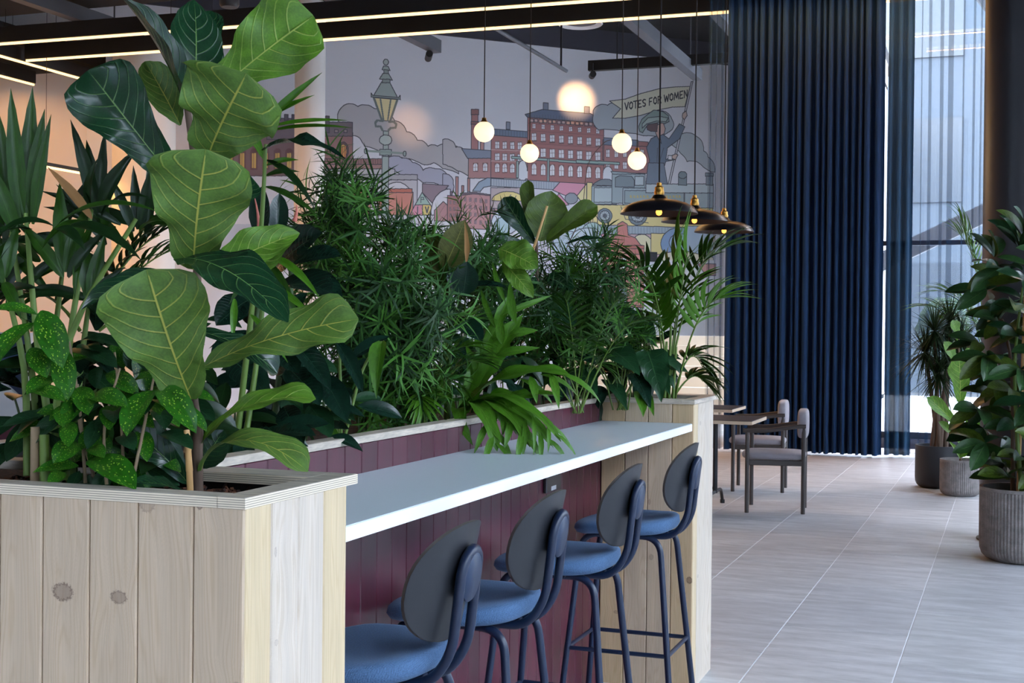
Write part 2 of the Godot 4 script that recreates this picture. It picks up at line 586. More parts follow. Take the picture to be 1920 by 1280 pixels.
# a straight LED profile: black housing, glowing diffuser underneath, an area light of the same size below it
func led_line(a: Vector3, b: Vector3, label: String, tall := 0.2, energy := 1.0) -> void:
	var o := thing("linear_light", label, "light", Vector3.ZERO, 0.0, "slim black linear lights under the ceiling")
	var st := mb()
	beam(st, a + Vector3(0, tall * 0.5 + 0.022, 0), b + Vector3(0, tall * 0.5 + 0.022, 0), 0.09, tall, 0.004)
	obj("housing", st, M.black_paint, o)
	st = mb()
	beam(st, a + Vector3(0, 0.006, 0), b + Vector3(0, 0.006, 0), 0.036, 0.032, 0.006)
	obj("light_diffuser", st, M.led, o)
	var n := int(a.distance_to(b) / 3.0) + 1
	for i in n + 1:
		var p := a.lerp(b, (i + 0.2) / (n + 0.4)) + Vector3(0, tall + 0.02, 0)
		st = mb()
		tube(st, [p, Vector3(p.x, CEIL, p.z)], 0.004, 5, false)
		obj("hanger_wire", st, M.cord, o)
	var l := AreaLight3D.new()
	var d := (b - a)
	l.area_size = Vector2(d.length(), 0.05)
	l.light_energy = energy
	l.light_color = Color(1.0, 0.72, 0.42)
	l.shadow_enabled = true
	l.area_range = 40.0
	l.area_attenuation = 2.0
	var xa := d.normalized()
	l.transform = Transform3D(Basis(xa, -Vector3.UP.cross(xa), Vector3.UP), (a + b) * 0.5 - Vector3(0, 0.03, 0))
	o.add_child(l)

func window_bay(n: int, a: Vector3, b: Vector3, h0: float, h1: float, cols: int, rails: Array) -> void:
	var w := Node3D.new()
	w.name = "window_%d" % n
	add_child(w)
	w.set_meta("kind", "structure")
	var st := mb()
	var up := Vector3.UP
	beam(st, a + up * (h0 + 0.04), b + up * (h0 + 0.04), 0.1, 0.08)
	beam(st, a + up * (h1 - 0.04), b + up * (h1 - 0.04), 0.1, 0.08)
	for r in rails:
		beam(st, a + up * r, b + up * r, 0.08, 0.06)
	for i in cols + 1:
		var p := a.lerp(b, float(i) / cols)
		span(st, p + Vector3(-0.035, h0, -0.035), p + Vector3(0.035, h1, 0.035))
	obj("window_frame", st, M.frame_dark, w)
	for i in cols:
		st = mb()
		var p := a.lerp(b, (i + 0.5) / cols)
		var d := (b - a) / cols
		var hx: float = max(absf(d.x) * 0.5 - 0.03, 0.004)
		var hz: float = max(absf(d.z) * 0.5 - 0.03, 0.004)
		span(st, p + Vector3(-hx, h0 + 0.06, -hz), p + Vector3(hx, h1 - 0.06, hz), 0.0)
		obj("pane", st, M.glass, w)

func room() -> void:
	# floor slab with a light grout bed, then large tiles laid on it
	var st := mb()
	span(st, Vector3(-17.5, -0.30, -32), Vector3(8.0, -0.0016, 6.0), 0.0)
	var floor_slab := struct("floor", st, M.grout)
	var tile := {}
	for v in 3:
		st = mb()
		box(st, Vector3(0, -0.009, 0), Vector3(0.586, 0.018, 1.186), 0.0015)
		tile[v] = fin(st)
	rng.seed = 40
	var turn := Basis(Vector3.UP, deg_to_rad(-0.75))
	var left := mb()
	for col in range(-24, 14):
		for row in range(-3, 25):
			var p := turn * Vector3(-1.335 + 0.59 * col, 0, 0.62 - 1.19 * row - 0.6 * (col % 2))
			var k := rng.randi() % 3
			if p.x < -15.2 or p.x > 6.7 or p.z > 4.5:
				continue
			if (p - WALL_P).dot(WALL_N) < 0.8 or (p.z < -16.5 and p.x > -3.0):
				continue
			if p.x > -4.3 and p.x < 3.1 and p.z < -0.3 and p.z > -17:
				put("tile", tile[k], M[["tile_a", "tile_b", "tile_c"][k]], floor_slab, Transform3D(turn, p))
			else:
				box(left, p + Vector3(0, -0.009, 0), Vector3(0.586, 0.018, 1.186), 0.0)
	var rest := obj("tiling", left, M.tile_a, floor_slab)
	rest.set_meta("kind", "stuff")
	# ceiling
	st = mb()
	span(st, Vector3(-17.5, CEIL, -17.5), Vector3(8.0, CEIL + 0.3, 6.0), 0.0)
	span(st, Vector3(-17.5, CEIL, -32), Vector3(-2.3, CEIL + 0.3, -17.5), 0.0)
	struct("ceiling", st, M.ceiling)
	# mural wall with its dark upper band
	st = mb()
	beam(st, on_wall(-16.5, CEIL * 0.5, -0.16), on_wall(3.6, CEIL * 0.5, -0.16), 0.3, CEIL + 0.2, 0.0)
	struct("wall_back", st, M.plaster)
	st = mb()
	beam(st, on_wall(-15.2, 7.29, 0.03), on_wall(2.6, 7.29, 0.03), 0.06, 0.44, 0.0)
	struct("trim_1", st, M.slate)
	# side walls
	st = mb()
	span(st, Vector3(-16.5, -0.1, -18.6), Vector3(-16.2, CEIL + 0.1, 6.0), 0.0)
	struct("wall_left", st, M.plaster)
	st = mb()
	span(st, Vector3(-2.5, 6.9, -30.6), Vector3(-2.3, CEIL + 0.1, -17.2), 0.0)
	span(st, Vector3(-2.5, -0.1, -30.6), Vector3(-2.3, 0.1, -17.2), 0.0)
	for z in [[-18.2, -17.2], [-20.9, -20.5], [-30.6, -23.2]]:
		span(st, Vector3(-2.5, 0.0, z[0]), Vector3(-2.3, 7.0, z[1]), 0.0)
	struct("wall_return", st, M.plaster)
	window_bay(20, Vector3(-2.4, 0, -18.2), Vector3(-2.4, 0, -20.5), 0.1, 6.9, 2, [2.6])  # both bays out of view behind the curtain, sized to light the mural
	window_bay(21, Vector3(-2.4, 0, -20.9), Vector3(-2.4, 0, -23.2), 0.1, 6.9, 2, [2.6])
	# glazed back wall beside the curtain
	st = mb()
	span(st, Vector3(-2.45, -0.1, -17.45), Vector3(-1.7, CEIL + 0.1, -17.2), 0.0)
	span(st, Vector3(-1.7, 7.4, -17.45), Vector3(7.4, CEIL + 0.1, -17.2), 0.0)
	span(st, Vector3(4.4, -0.1, -17.45), Vector3(7.4, 7.4, -17.2), 0.0)
	span(st, Vector3(-1.7, -0.1, -17.45), Vector3(4.4, 0.12, -17.2), 0.0)
	struct("wall_end", st, M.slate)
	window_bay(1, Vector3(-1.68, 0, -17.33), Vector3(4.38, 0, -17.33), 0.12, 7.4, 3, [2.6])
	# right facade, out of view: bays between piers placed to light the room
	st = mb()
	span(st, Vector3(7.2, 6.8, -17.2), Vector3(7.5, CEIL + 0.1, 5.3), 0.0)
	span(st, Vector3(7.2, -0.1, -17.2), Vector3(7.5, 0.1, 5.3), 0.0)
	var edges := [5.3, 4.9, 0.3, -0.2, -4.6, -5.2, -9.4, -10.4, -12.6, -14.2, -17.0]
	for i in range(0, edges.size() - 1, 2):
		span(st, Vector3(7.18, 0, edges[i]), Vector3(7.52, 6.9, edges[i + 1]), 0.0)
	span(st, Vector3(7.18, 0, -17.0), Vector3(7.52, 6.9, -17.4), 0.0)
	struct("wall_right", st, M.slate)
	var n := 2
	for i in range(1, edges.size() - 1, 2):
		window_bay(n, Vector3(7.35, 0, edges[i]), Vector3(7.35, 0, edges[i + 1]), 0.1, 6.8, 3, [2.6])
		n += 1
	# unseen wall behind the camera, its bays placed to light planter front and mural
	st = mb()
	span(st, Vector3(-16.5, 6.8, 5.0), Vector3(7.5, CEIL + 0.1, 5.3), 0.0)
	span(st, Vector3(-16.5, -0.1, 5.0), Vector3(7.5, 0.1, 5.3), 0.0)
	var xs := [-16.5, -8.0, -4.6, 4.0, 7.0, 7.5]
	for i in range(0, xs.size() - 1, 2):
		span(st, Vector3(xs[i], 0, 5.0), Vector3(xs[i + 1], 6.9, 5.3), 0.0)
	struct("wall_front", st, M.plaster)
	for i in range(1, xs.size() - 1, 2):
		window_bay(n, Vector3(xs[i], 0, 5.15), Vector3(xs[i + 1], 0, 5.15), 0.1, 6.8, 2, [2.6])
		n += 1
	# outside: paving, and a steel brace and a clipped bush beyond the end window
	st = mb()
	span(st, Vector3(-2.4, -0.4, -45), Vector3(30, -0.1, -17.5), 0.0)
	span(st, Vector3(7.55, -0.4, -17.4), Vector3(30, -0.1, 20), 0.0)
	span(st, Vector3(-16.5, -0.4, 5.4), Vector3(7.5, -0.1, 20), 0.0)
	struct("ground", st, M.paving)
	st = mb()
	beam(st, Vector3(-1.9, 2.3, -19.6), Vector3(4.5, 5.4, -19.6), 0.2, 0.26)
	beam(st, Vector3(-1.6, 8.3, -19.8), Vector3(2.6, 2.4, -19.8), 0.2, 0.26)
	for x in [-1.9, 5.2]:
		span(st, Vector3(x - 0.12, -0.1, -19.9), Vector3(x + 0.12, 8.0, -19.6))
	tag(obj("steel_brace", st, M.beam_grey), "diagonal steel bracing outside the window behind the sheer curtain", "brace")
	added_sky_blocks()
	var o := thing("round_bush", "dark clipped round bush outside the window behind the sheer curtain", "bush", Vector3(-0.62, -0.1, -18.6))
	st = mb()
	tube(st, [Vector3.ZERO, Vector3(0, 1.4, 0)], 0.05, 7)
	obj("trunk", st, M.stem_brown, o)
	st = mb()
	blob(st, Vector3(0, 1.62, 0), Vector3(0.36, 0.42, 0.36), 18, 14, 0.16)
	obj("foliage", st, M.bush, o)

# a building added outside to dim the view through the sheer curtain
func added_sky_blocks() -> void:
	var o := thing("added_backdrop_building", "plain building added outside to dim the view through the sheer curtain", "building", Vector3(-8.0, -0.1, -36.0))
	var st := mb()
	span(st, Vector3(0, 0, -1.0), Vector3(26, 18, 0), 0.0)
	obj("facade", st, M.backdrop_wall, o)
	for i in 6:
		for k in 4:
			st = mb()
			span(st, Vector3(1.0 + i * 4.0, 1.2 + k * 3.8, 0.0), Vector3(3.2 + i * 4.0, 3.4 + k * 3.8, 0.05), 0.0)
			obj("window", st, M.backdrop_window, o)
	# unseen slabs added to the right and behind to block the low sky
	st = mb()
	span(st, Vector3(19.0, -0.1, -30.0), Vector3(23.0, 10.9, 15.0), 0.0)
	struct("wall_added_block_right", st, M.added_block_wall)
	st = mb()
	span(st, Vector3(-30.0, -0.1, 16.0), Vector3(18.0, 12.4, 20.0), 0.0)
	struct("wall_added_block_front", st, M.added_block_wall)

func blob(st: SurfaceTool, c: Vector3, r: Vector3, nu: int, nv: int, rough: float) -> void:
	var n := noise(9, 1.2, 3)
	st.set_smooth_group(0)
	var f := func(i: int, j: int) -> Vector3:
		var th := PI * j / nv
		var ph := TAU * (i % nu) / nu
		var d := Vector3(sin(th) * cos(ph), cos(th), sin(th) * sin(ph))
		return c + d * r * (1.0 + rough * n.get_noise_3dv(d * 3.0))
	for j in nv:
		for i in nu:
			if j > 0:
				tri(st, f.call(i, j), f.call(i + 1, j), f.call(i + 1, j + 1))
			if j < nv - 1:
				tri(st, f.call(i, j), f.call(i + 1, j + 1), f.call(i, j + 1))

func columns_and_ceiling() -> void:
	# black dropped ceiling at the far left
	var st := mb()
	span(st, Vector3(-16.2, 5.70, -18.0), Vector3(-13.84, 5.95, -3.0), 0.0)
	span(st, Vector3(-16.2, 5.95, -15.35), Vector3(-9.0, 6.1, 5.0), 0.0)
	struct("ceiling_dropped", st, M.ceiling)
	# columns
	st = mb()
	lathe(st, [Vector2(0.255, 0), Vector2(0.255, 6.9), Vector2(0.2, 6.95), Vector2(0.2, CEIL)], 32, at(577, 700, 22.0) * Vector3(1, 0, 1))
	tag(obj("column", st, M.column_white), "slim round white column in front of the mural", "column")
	st = mb()
	lathe(st, [Vector2(0.5, 0), Vector2(0.5, 6.22), Vector2(0.44, 6.28), Vector2(0, 6.28)], 40, at(267, 700, 21.3) * Vector3(1, 0, 1))
	tag(obj("column", st, M.column_white), "thick round white column behind the palm leaves", "column")
	var o := thing("pillar", "dark round steel pillar behind the large ribbed pot", "column", Vector3(0.165, 0, -9.86))
	st = mb()
	lathe(st, [Vector2(0.245, 0), Vector2(0.245, CEIL)], 40)
	obj("shaft", st, M.pillar, o)
	st = mb()
	lathe(st, [Vector2(0.262, 0.0), Vector2(0.262, 0.012), Vector2(0.245, 0.014)], 40)
	obj("base_ring", st, M.brown_wood, o)
	# linear lights
	led_line(Vector3(-13.8, 5.45, -16.06), Vector3(3.4, 5.45, -16.48), "second long glowing linear light, running behind the blue curtain", 0.22, 17.0)
	led_line(Vector3(-13.8, 5.45, -14.98), Vector3(3.6, 5.45, -15.53), "uppermost long glowing linear light nearest the viewer", 0.22, 17.0)
	led_line(Vector3(-13.95, 5.45, -18.9), Vector3(-13.9, 5.45, -4.0), "glowing linear light crossing the two long ones at the left", 0.2, 9.0)
	led_line(Vector3(-15.05, 5.45, -17.7), Vector3(-15.05, 5.45, -4.0), "leftmost glowing linear light close to the wall", 0.2, 9.0)
	led_line(Vector3(-13.32, 3.81, -18.6), Vector3(-13.27, 3.81, -11.0), "low hanging linear light seen between the palm leaves", 0.05, 6.0)
	# grey steel beams overhead, running along the counter
	var bl := ["grey steel ceiling beam ending beside the lamp post in the mural", "grey steel ceiling beam ending above the banner in the mural", "short visible piece of grey ceiling beam beside the curtain top", "grey steel ceiling beam above the palm at the far left"]
	var ends := [at(819, 88, 20.6), at(1308, 140, 22.6), at(1385, 66, 20.6), at(262, 66, 19.5)]
	for i in 4:
		var e: Vector3 = ends[i]
		o = thing("ceiling_beam", bl[i], "beam", e, 0.0, "steel beams under the ceiling")
		st = mb()
		beam(st, Vector3.ZERO, Vector3(-0.12, 0, 14.0), 0.16, 0.2)
		obj("beam_bar", st, M.beam_grey, o)
		for k in 3:
			st = mb()
			tube(st, [Vector3(0, 0.1, 0.6 + k * 5.0), Vector3(0, CEIL - e.y, 0.6 + k * 5.0)], 0.012, 6, false)
			obj("hanger_rod", st, M.beam_grey, o)
	# black track across, above the banner
	var ta := at(1104, 124, 22.4)
	o = thing("lighting_track", "black lighting track running across to the curtain", "track", ta)
	st = mb()
	beam(st, Vector3.ZERO, Vector3(-2.7 - ta.x, 0, -0.1), 0.12, 0.17)
	obj("track_bar", st, M.black_paint, o)
	for k in 2:
		st = mb()
		tube(st, [Vector3(0.5 + k * 2.2, 0.08, 0), Vector3(0.5 + k * 2.2, CEIL - ta.y, 0)], 0.012, 6, false)
		obj("hanger_rod", st, M.black_paint, o)
	spotlight(at(804, 98, 20.4), on_wall(-6.75, 5.35), "small black spotlight hanging from the beam beside the mural lamp post", 9.0)
	spotlight(at(1111, 134, 22.3), on_wall(-3.25, 6.1), "small black spotlight hanging from the end of the black track", 60.0)
	# bent conduit with its hanger rod
	o = thing("conduit", "thin bent grey conduit hanging below the black ceiling", "pipe")
	var p0 := at(908, 8, 17.6)
	st = mb()
	tube(st, fillet([Vector3(p0.x, CEIL, p0.z), at(903, 38, 17.4), at(1062, 133, 21.0)], 0.5, 6), 0.03, 8)
	obj("pipe", st, M.beam_grey, o)
	st = mb()
	var rp := at(1052, 127, 20.7)
	tube(st, [rp, Vector3(rp.x, CEIL, rp.z)], 0.016, 6)
	obj("hanger_rod", st, M.black_paint, o)
	# ceiling fittings
	o = thing("ceiling_vent", "white rimmed round ceiling diffuser between the linear lights", "vent")
	var v := at(1088, 22, 24.0)
	st = mb()
	lathe(st, [Vector2(0.0, -0.05), Vector2(0.3, -0.05), Vector2(0.34, 0.0), Vector2(0.34, 0.3), Vector2(0.0, 0.3)], 28, Vector3(v.x, CEIL - 0.35, v.z))
	obj("drum", st, M.beam_grey, o)
	st = mb()
	lathe(st, [Vector2(0.32, -0.03), Vector2(0.4, -0.09), Vector2(0.42, -0.07), Vector2(0.33, 0.0)], 28, Vector3(v.x, CEIL - 0.35, v.z))
	obj("rim", st, M.plaster, o)
	v = at(430, 14, 16.0)
	st = mb()
	lathe(st, [Vector2(0, 0), Vector2(0.1, 0), Vector2(0.12, 0.03), Vector2(0.12, 0.1), Vector2(0, 0.1)], 20, Vector3(v.x, v.y, v.z))
	tube(st, [Vector3(v.x, v.y + 0.1, v.z), Vector3(v.x, CEIL, v.z)], 0.03, 8)
	tag(obj("downlight", st, M.black_paint), "small black surface downlight on the ceiling above the fig leaves", "light")
	v = at(1198, 15, 22.0)
	st = mb()
	lathe(st, [Vector2(0, 0), Vector2(0.06, 0.0), Vector2(0.1, 0.04), Vector2(0.1, 0.1), Vector2(0, 0.1)], 20, v)
	tube(st, [v + Vector3(0, 0.1, 0), Vector3(v.x, CEIL, v.z)], 0.02, 8)
	tag(obj("smoke_detector", st, M.brass), "small brassy smoke detector head under the black ceiling", "detector")

func spotlight(p: Vector3, aim: Vector3, label: String, energy: float) -> void:
	var o := thing("track_spotlight", label, "spotlight", p, 0.0, "black track spotlights aimed at the mural")
	var d := (aim - p).normalized()
	var st := mb()
	tube(st, [Vector3(0, 0.14, 0), Vector3(0, -0.03, 0)], 0.018, 8)
	obj("stem", st, M.black_paint, o)
	st = mb()
	var q := Vector3(0, -0.06, 0)
	tube(st, [q - d * 0.13, q + d * 0.13], 0.055, 16)
	obj("can", st, M.black_paint, o)
	st = mb()
	tube(st, [q + d * 0.128, q + d * 0.134], 0.045, 16)
	obj("lens_light", st, M.bulb, o)
	var l := SpotLight3D.new()
	l.light_energy = energy
	l.light_color = Color(1.0, 0.76, 0.52)
	l.spot_angle = 7.0
	l.spot_angle_attenuation = 1.0
	l.spot_range = 40.0
	l.spot_attenuation = 2.0
	l.light_size = 0.04
	l.shadow_enabled = true
	o.add_child(l)
	l.look_at_from_position(o.to_global(q + d * 0.15), o.to_global(q + d * 3.0), Vector3.UP)

# ------------------------------------------------------------------ planter bench, counter
const FX := -1.125       # outer face of the two end boxes
const PX := -1.513       # burgundy face behind the counter
const TOPB := 1.157      # top of the boards
const RIM := 0.019       # thickness of the plywood rim

# one board: x across, y up, front face at z = 0
func board(w: float, h: float, column: int) -> ArrayMesh:
	var key := "board %.4f %.3f %d" % [w, h, column]
	if mesh_cache.has(key):
		return mesh_cache[key]
	var st := mb()
	st.set_smooth_group(-1)
	var u0 := column / 12.0 + 0.002
	var u1 := (column + 1) / 12.0 - 0.002
	var b := 0.0025
	var x0 := -w * 0.5
	var x1 := w * 0.5
	var V := func(x: float, y: float, z: float) -> Array:
		return [Vector3(x, y, z), Vector2(lerpf(u0, u1, (x - x0) / w), 1.0 - y / h * 0.98)]
	var q := func(a, c, d, e) -> void:
		quad(st, a[0], c[0], d[0], e[0], a[1], c[1], d[1], e[1])
	q.call(V.call(x0 + b, h, 0.0), V.call(x1 - b, h, 0.0), V.call(x1 - b, 0.0, 0.0), V.call(x0 + b, 0.0, 0.0))
	q.call(V.call(x0, h, -b), V.call(x0 + b, h, 0.0), V.call(x0 + b, 0.0, 0.0), V.call(x0, 0.0, -b))
	q.call(V.call(x1 - b, h, 0.0), V.call(x1, h, -b), V.call(x1, 0.0, -b), V.call(x1 - b, 0.0, 0.0))
	q.call(V.call(x0, h, -0.018), V.call(x0, h, -b), V.call(x0, 0.0, -b), V.call(x0, 0.0, -0.018))
	q.call(V.call(x1, h, -b), V.call(x1, h, -0.018), V.call(x1, 0.0, -0.018), V.call(x1, 0.0, -b))
	q.call(V.call(x1, h, -0.018), V.call(x0, h, -0.018), V.call(x0, 0.0, -0.018), V.call(x1, 0.0, -0.018))
	q.call(V.call(x0, h, -0.018), V.call(x1, h, -0.018), V.call(x1, h, 0.0), V.call(x0, h, 0.0))
	var m := fin(st)
	mesh_cache[key] = m
	return m

# boards standing along a line from a to b (front faces to the right of that line seen from above... towards n)
func boards(parent: Node, a: Vector3, n: Vector3, stops: Array, cols: Array, mats: Array, gap := 0.0022) -> void:
	var along := Vector3.UP.cross(n).normalized()
	for i in stops.size() - 1:
		var w: float = stops[i + 1] - stops[i] - gap
		var p: Vector3 = a + along * ((stops[i] + stops[i + 1]) * 0.5)
		put("board", board(w, TOPB, cols[i % cols.size()]), M[mats[i % mats.size()]], parent, Transform3D(Basis(along, Vector3.UP, n), p))

# a plywood strip laid flat: dark-lined layers on every edge
func rim_strip(parent: Node, a: Vector3, b: Vector3, layered: bool, called := "rim") -> void:
	var st := mb()
	span(st, a, b, 0.001)
	var o := obj(called, st, M.ply_light if not layered else M.ply_face, parent)
	if layered:
		var e := mb()
		e.set_smooth_group(-1)
		var lo := Vector3(min(a.x, b.x), min(a.y, b.y), min(a.z, b.z)) - Vector3(0.0006, -0.0008, 0.0006)
		var hi := Vector3(max(a.x, b.x), max(a.y, b.y), max(a.z, b.z)) + Vector3(0.0006, -0.0008, 0.0006)
		var c := [Vector3(hi.x, 0, hi.z), Vector3(hi.x, 0, lo.z), Vector3(lo.x, 0, lo.z), Vector3(lo.x, 0, hi.z)]
		for k in 4:
			var p: Vector3 = c[k]
			var q: Vector3 = c[(k + 1) % 4]
			quad(e, p + Vector3(0, hi.y, 0), q + Vector3(0, hi.y, 0), q + Vector3(0, lo.y, 0), p + Vector3(0, lo.y, 0), Vector2(0, 0), Vector2(p.distance_to(q) * 8.0, 0), Vector2(p.distance_to(q) * 8.0, 1), Vector2(0, 1))
		obj("ply_layers", e, M.ply_edge, o)

func planter() -> void:
	var o := thing("planter", "long pale pine planter wrapping round the counter, with burgundy boarded back", "planter")
	# carcass behind the boards
	var st := mb()
	var t := 0.0185
	span(st, Vector3(-2.3, 0.0, -2.175 + t), Vector3(FX - t, 0.9, -1.82 - t), 0.0)
	span(st, Vector3(-2.2, 0.0, -5.2), Vector3(PX - t, 0.9, -2.175), 0.0)
	span(st, Vector3(-2.2, 0.0, -5.57 + t), Vector3(FX - t, 0.9, -5.185 - t), 0.0)
	obj("carcass", st, M.liner, o)
	# near box: front, side, and the face behind the counter end
	var fs := [0.0]
	for x in [-1.222, -1.330, -1.427, -1.524, -1.615, -1.71, -1.806, -1.9, -1.996, -2.09, -2.19, -2.3]:
		fs.append(FX - x)
	fs.reverse()
	var stops := []
	for v in fs:
		stops.append(FX - v)
	boards(o, Vector3(0, 0, -1.82), Vector3(0, 0, 1), stops, [9, 10, 11, 9, 10, 11, 6, 0, 1, 2, 3, 4], ["pine", "pine", "pine_white", "pine", "pine_warm", "pine", "pine", "pine", "pine", "pine", "pine", "pine"])
	boards(o, Vector3(FX, 0, 0), Vector3(1, 0, 0), [1.821, 1.905, 1.996, 2.087, 2.175], [5, 6, 7, 8], ["pine_yellow", "pine_white", "pine_white", "pine_yellow"])
	boards(o, Vector3(0, 0, -2.175), Vector3(0, 0, -1), [1.145, 1.237, 1.33, 1.42, 1.513], [9, 10, 11, 0], ["pine"])
	# far box
	boards(o, Vector3(0, 0, -5.185), Vector3(0, 0, 1), [-1.513, -1.412, -1.315, -1.216, -1.125], [9, 10, 0, 11], ["pine_warm", "pine", "pine", "pine_warm"])
	boards(o, Vector3(FX, 0, 0), Vector3(1, 0, 0), [5.186, 5.262, 5.57], [7, 6], ["pine_yellow", "pine_white"])
	boards(o, Vector3(0, 0, -5.57), Vector3(0, 0, -1), [1.145, 1.26, 1.38, 1.5, 1.62, 1.74, 1.86, 1.98, 2.1, 2.2], [3, 9, 0, 10], ["pine"])
	boards(o, Vector3(-2.2, 0, 0), Vector3(-1, 0, 0), [-5.55, -5.3, -5.0, -4.7, -4.4, -4.1, -3.8, -3.5, -3.2, -2.9, -2.6, -2.3, -2.19], [3, 9, 0, 10], ["pine"])
	# burgundy boards of the recess
	st = mb()
	var k := 0
	var z := 2.177
	var first := true
	while z < 5.17:
		var w := 0.0925 if not first else 0.0875
		first = false
		w = min(w, 5.184 - z)
		st = mb()
		box(st, Vector3(PX - 0.009, TOPB * 0.5, -(z + w * 0.5)), Vector3(0.018, TOPB, w - 0.002), 0.0028)
		obj("board", st, M[["burgundy", "burgundy_b", "burgundy", "burgundy_c"][k % 4]], o)
		k += 1
		z += w
	# liner walls of the boxes
	st = mb()
	for r in [[-2.28, -2.15, FX - 0.03, -1.845], [-2.17, -5.24, PX - 0.03, -2.15], [-2.17, -5.55, FX - 0.03, -5.21]]:
		span(st, Vector3(r[0] - 0.01, 0.88, r[1]), Vector3(r[0], TOPB, r[3]), 0.0)
		span(st, Vector3(r[2], 0.88, r[1]), Vector3(r[2] + 0.01, TOPB, r[3]), 0.0)
	span(st, Vector3(-2.28, 0.88, -1.845), Vector3(FX - 0.03, TOPB, -1.838), 0.0)
	span(st, Vector3(PX - 0.03, 0.88, -2.157), Vector3(FX - 0.03, TOPB, -2.15), 0.0)
	span(st, Vector3(-2.17, 0.88, -5.552), Vector3(FX - 0.03, TOPB, -5.545), 0.0)
	obj("liner", st, M.liner, o)
	# rims
	var y0 := TOPB
	var y1 := TOPB + RIM
	rim_strip(o, Vector3(-2.3, y0, -1.868), Vector3(FX - 0.05, y1, -1.8185), true)
	rim_strip(o, Vector3(FX - 0.05, y0, -2.213), Vector3(FX + 0.0015, y1, -1.8185), true)
	rim_strip(o, Vector3(-1.56, y0, -2.213), Vector3(FX - 0.05, y1, -2.125), true)
	rim_strip(o, Vector3(-2.3, y0, -2.19), Vector3(-1.66, y1, -2.14), false)
	rim_strip(o, Vector3(-1.56, y0, -5.26), Vector3(PX + 0.004, y1, -2.213), false)
	rim_strip(o, Vector3(PX + 0.004, y0, -5.245), Vector3(FX - 0.05, y1, -5.175), false)
	rim_strip(o, Vector3(FX - 0.05, y0, -5.66), Vector3(FX + 0.004, y1, -5.175), false)
	rim_strip(o, Vector3(-2.22, y0, -5.66), Vector3(FX - 0.05, y1, -5.55), false)
	rim_strip(o, Vector3(-2.22, y0, -5.55), Vector3(-2.165, y1, -2.19), false)
	# soil
	st = mb()
	var n := noise(66, 9.0, 3)
	soil_patch(st, -2.275, FX - 0.03, -2.155, -1.84, 1.134, n, 0.018)
	soil_patch(st, -2.165, PX - 0.03, -5.24, -2.155, 1.134, n, 0.016)
	soil_patch(st, -2.165, FX - 0.03, -5.545, -5.235, 1.134, n, 0.016)
	tag(obj("soil", st, M.soil), "dark brown bark soil filling the pine planter", "soil", "", "stuff")
	rng.seed = 77
	for pass_ in 2:
		st = mb()
		for i in 900:
			var p := Vector3(rng.randf_range(-2.2, FX - 0.05), 0, rng.randf_range(-2.14, -1.86))
			p.y = 1.134 + 0.018 * n.get_noise_2d(p.x * 10.0, p.z * 10.0) + 0.003
			var s := Vector3(rng.randf_range(0.008, 0.028), rng.randf_range(0.002, 0.005), rng.randf_range(0.003, 0.009))
			var b := Basis(Vector3.UP, rng.randf() * TAU) * Basis(Vector3.BACK, rng.randf_range(-0.7, 0.7))
			box(st, Vector3.ZERO, s, 0.0, Transform3D(b, p))
		tag(obj("bark_mulch", st, [M.bark_chip, M.bark_chip_dark][pass_]), ["reddish brown bark chips strewn on the planter soil", "dark bark chips strewn on the planter soil"][pass_], "mulch", "", "stuff")

func soil_patch(st: SurfaceTool, x0: float, x1: float, z0: float, z1: float, y: float, n: FastNoiseLite, amp: float) -> void:
	st.set_smooth_group(0)
	var nx := int((x1 - x0) / 0.03) + 1
	var nz := int((z1 - z0) / 0.03) + 1
	var f := func(i: int, j: int) -> Vector3:
		var p := Vector3(lerpf(x0, x1, float(i) / nx), y, lerpf(z0, z1, float(j) / nz))
		p.y += amp * n.get_noise_2d(p.x * 10.0, p.z * 10.0)
		return p
	for i in nx:
		for j in nz:
			quad(st, f.call(i, j), f.call(i + 1, j), f.call(i + 1, j + 1), f.call(i, j + 1))

func counter() -> void:
	var o := thing("bar_counter", "long grey counter top with bright white edge between the planter ends", "counter")
	var st := mb()
	span(st, Vector3(PX + 0.001, 1.05, -5.184), Vector3(-1.135, 1.0785, -2.177), 0.001)
	obj("slab", st, M.counter_edge, o)
	st = mb()
	span(st, Vector3(PX + 0.001, 1.0785, -5.184), Vector3(-1.134, 1.0802, -2.177), 0.0004)
	obj("top_laminate", st, M.counter_top, o)
	st = mb()
	span(st, Vector3(-1.135, 1.0496, -5.1845), Vector3(-1.1325, 1.0779, -2.1765), 0.0006)
	obj("edge_band", st, M.counter_edge, o)
	# twin power socket under it
	o = thing("power_socket", "black double power socket on the burgundy boards below the counter", "socket", Vector3(PX, 0.0, 0.0))
	st = mb()
	span(st, Vector3(0.0, 0.863, -4.61), Vector3(0.014, 1.009, -4.447), 0.003)
	obj("face_plate", st, M.socket, o)
	for dz in [-4.568, -4.49]:
		for q in [[0.0, 0.018], [-0.011, -0.004], [0.011, -0.004]]:
			st = mb()
			span(st, Vector3(0.0138, 0.925 + q[1] - 0.004, dz + q[0] - 0.003), Vector3(0.0146, 0.925 + q[1] + 0.004, dz + q[0] + 0.003), 0.0)
			obj("socket_hole", st, M.socket_hole, o)
		st = mb()
		span(st, Vector3(0.014, 0.967, dz - 0.009), Vector3(0.018, 0.987, dz + 0.009), 0.002)
		obj("switch", st, M.socket, o)
	st = mb()
	span(st, Vector3(0.0138, 0.868, -4.555), Vector3(0.0146, 0.883, -4.50), 0.0)
	obj("sticker", st, M.sticker, o)

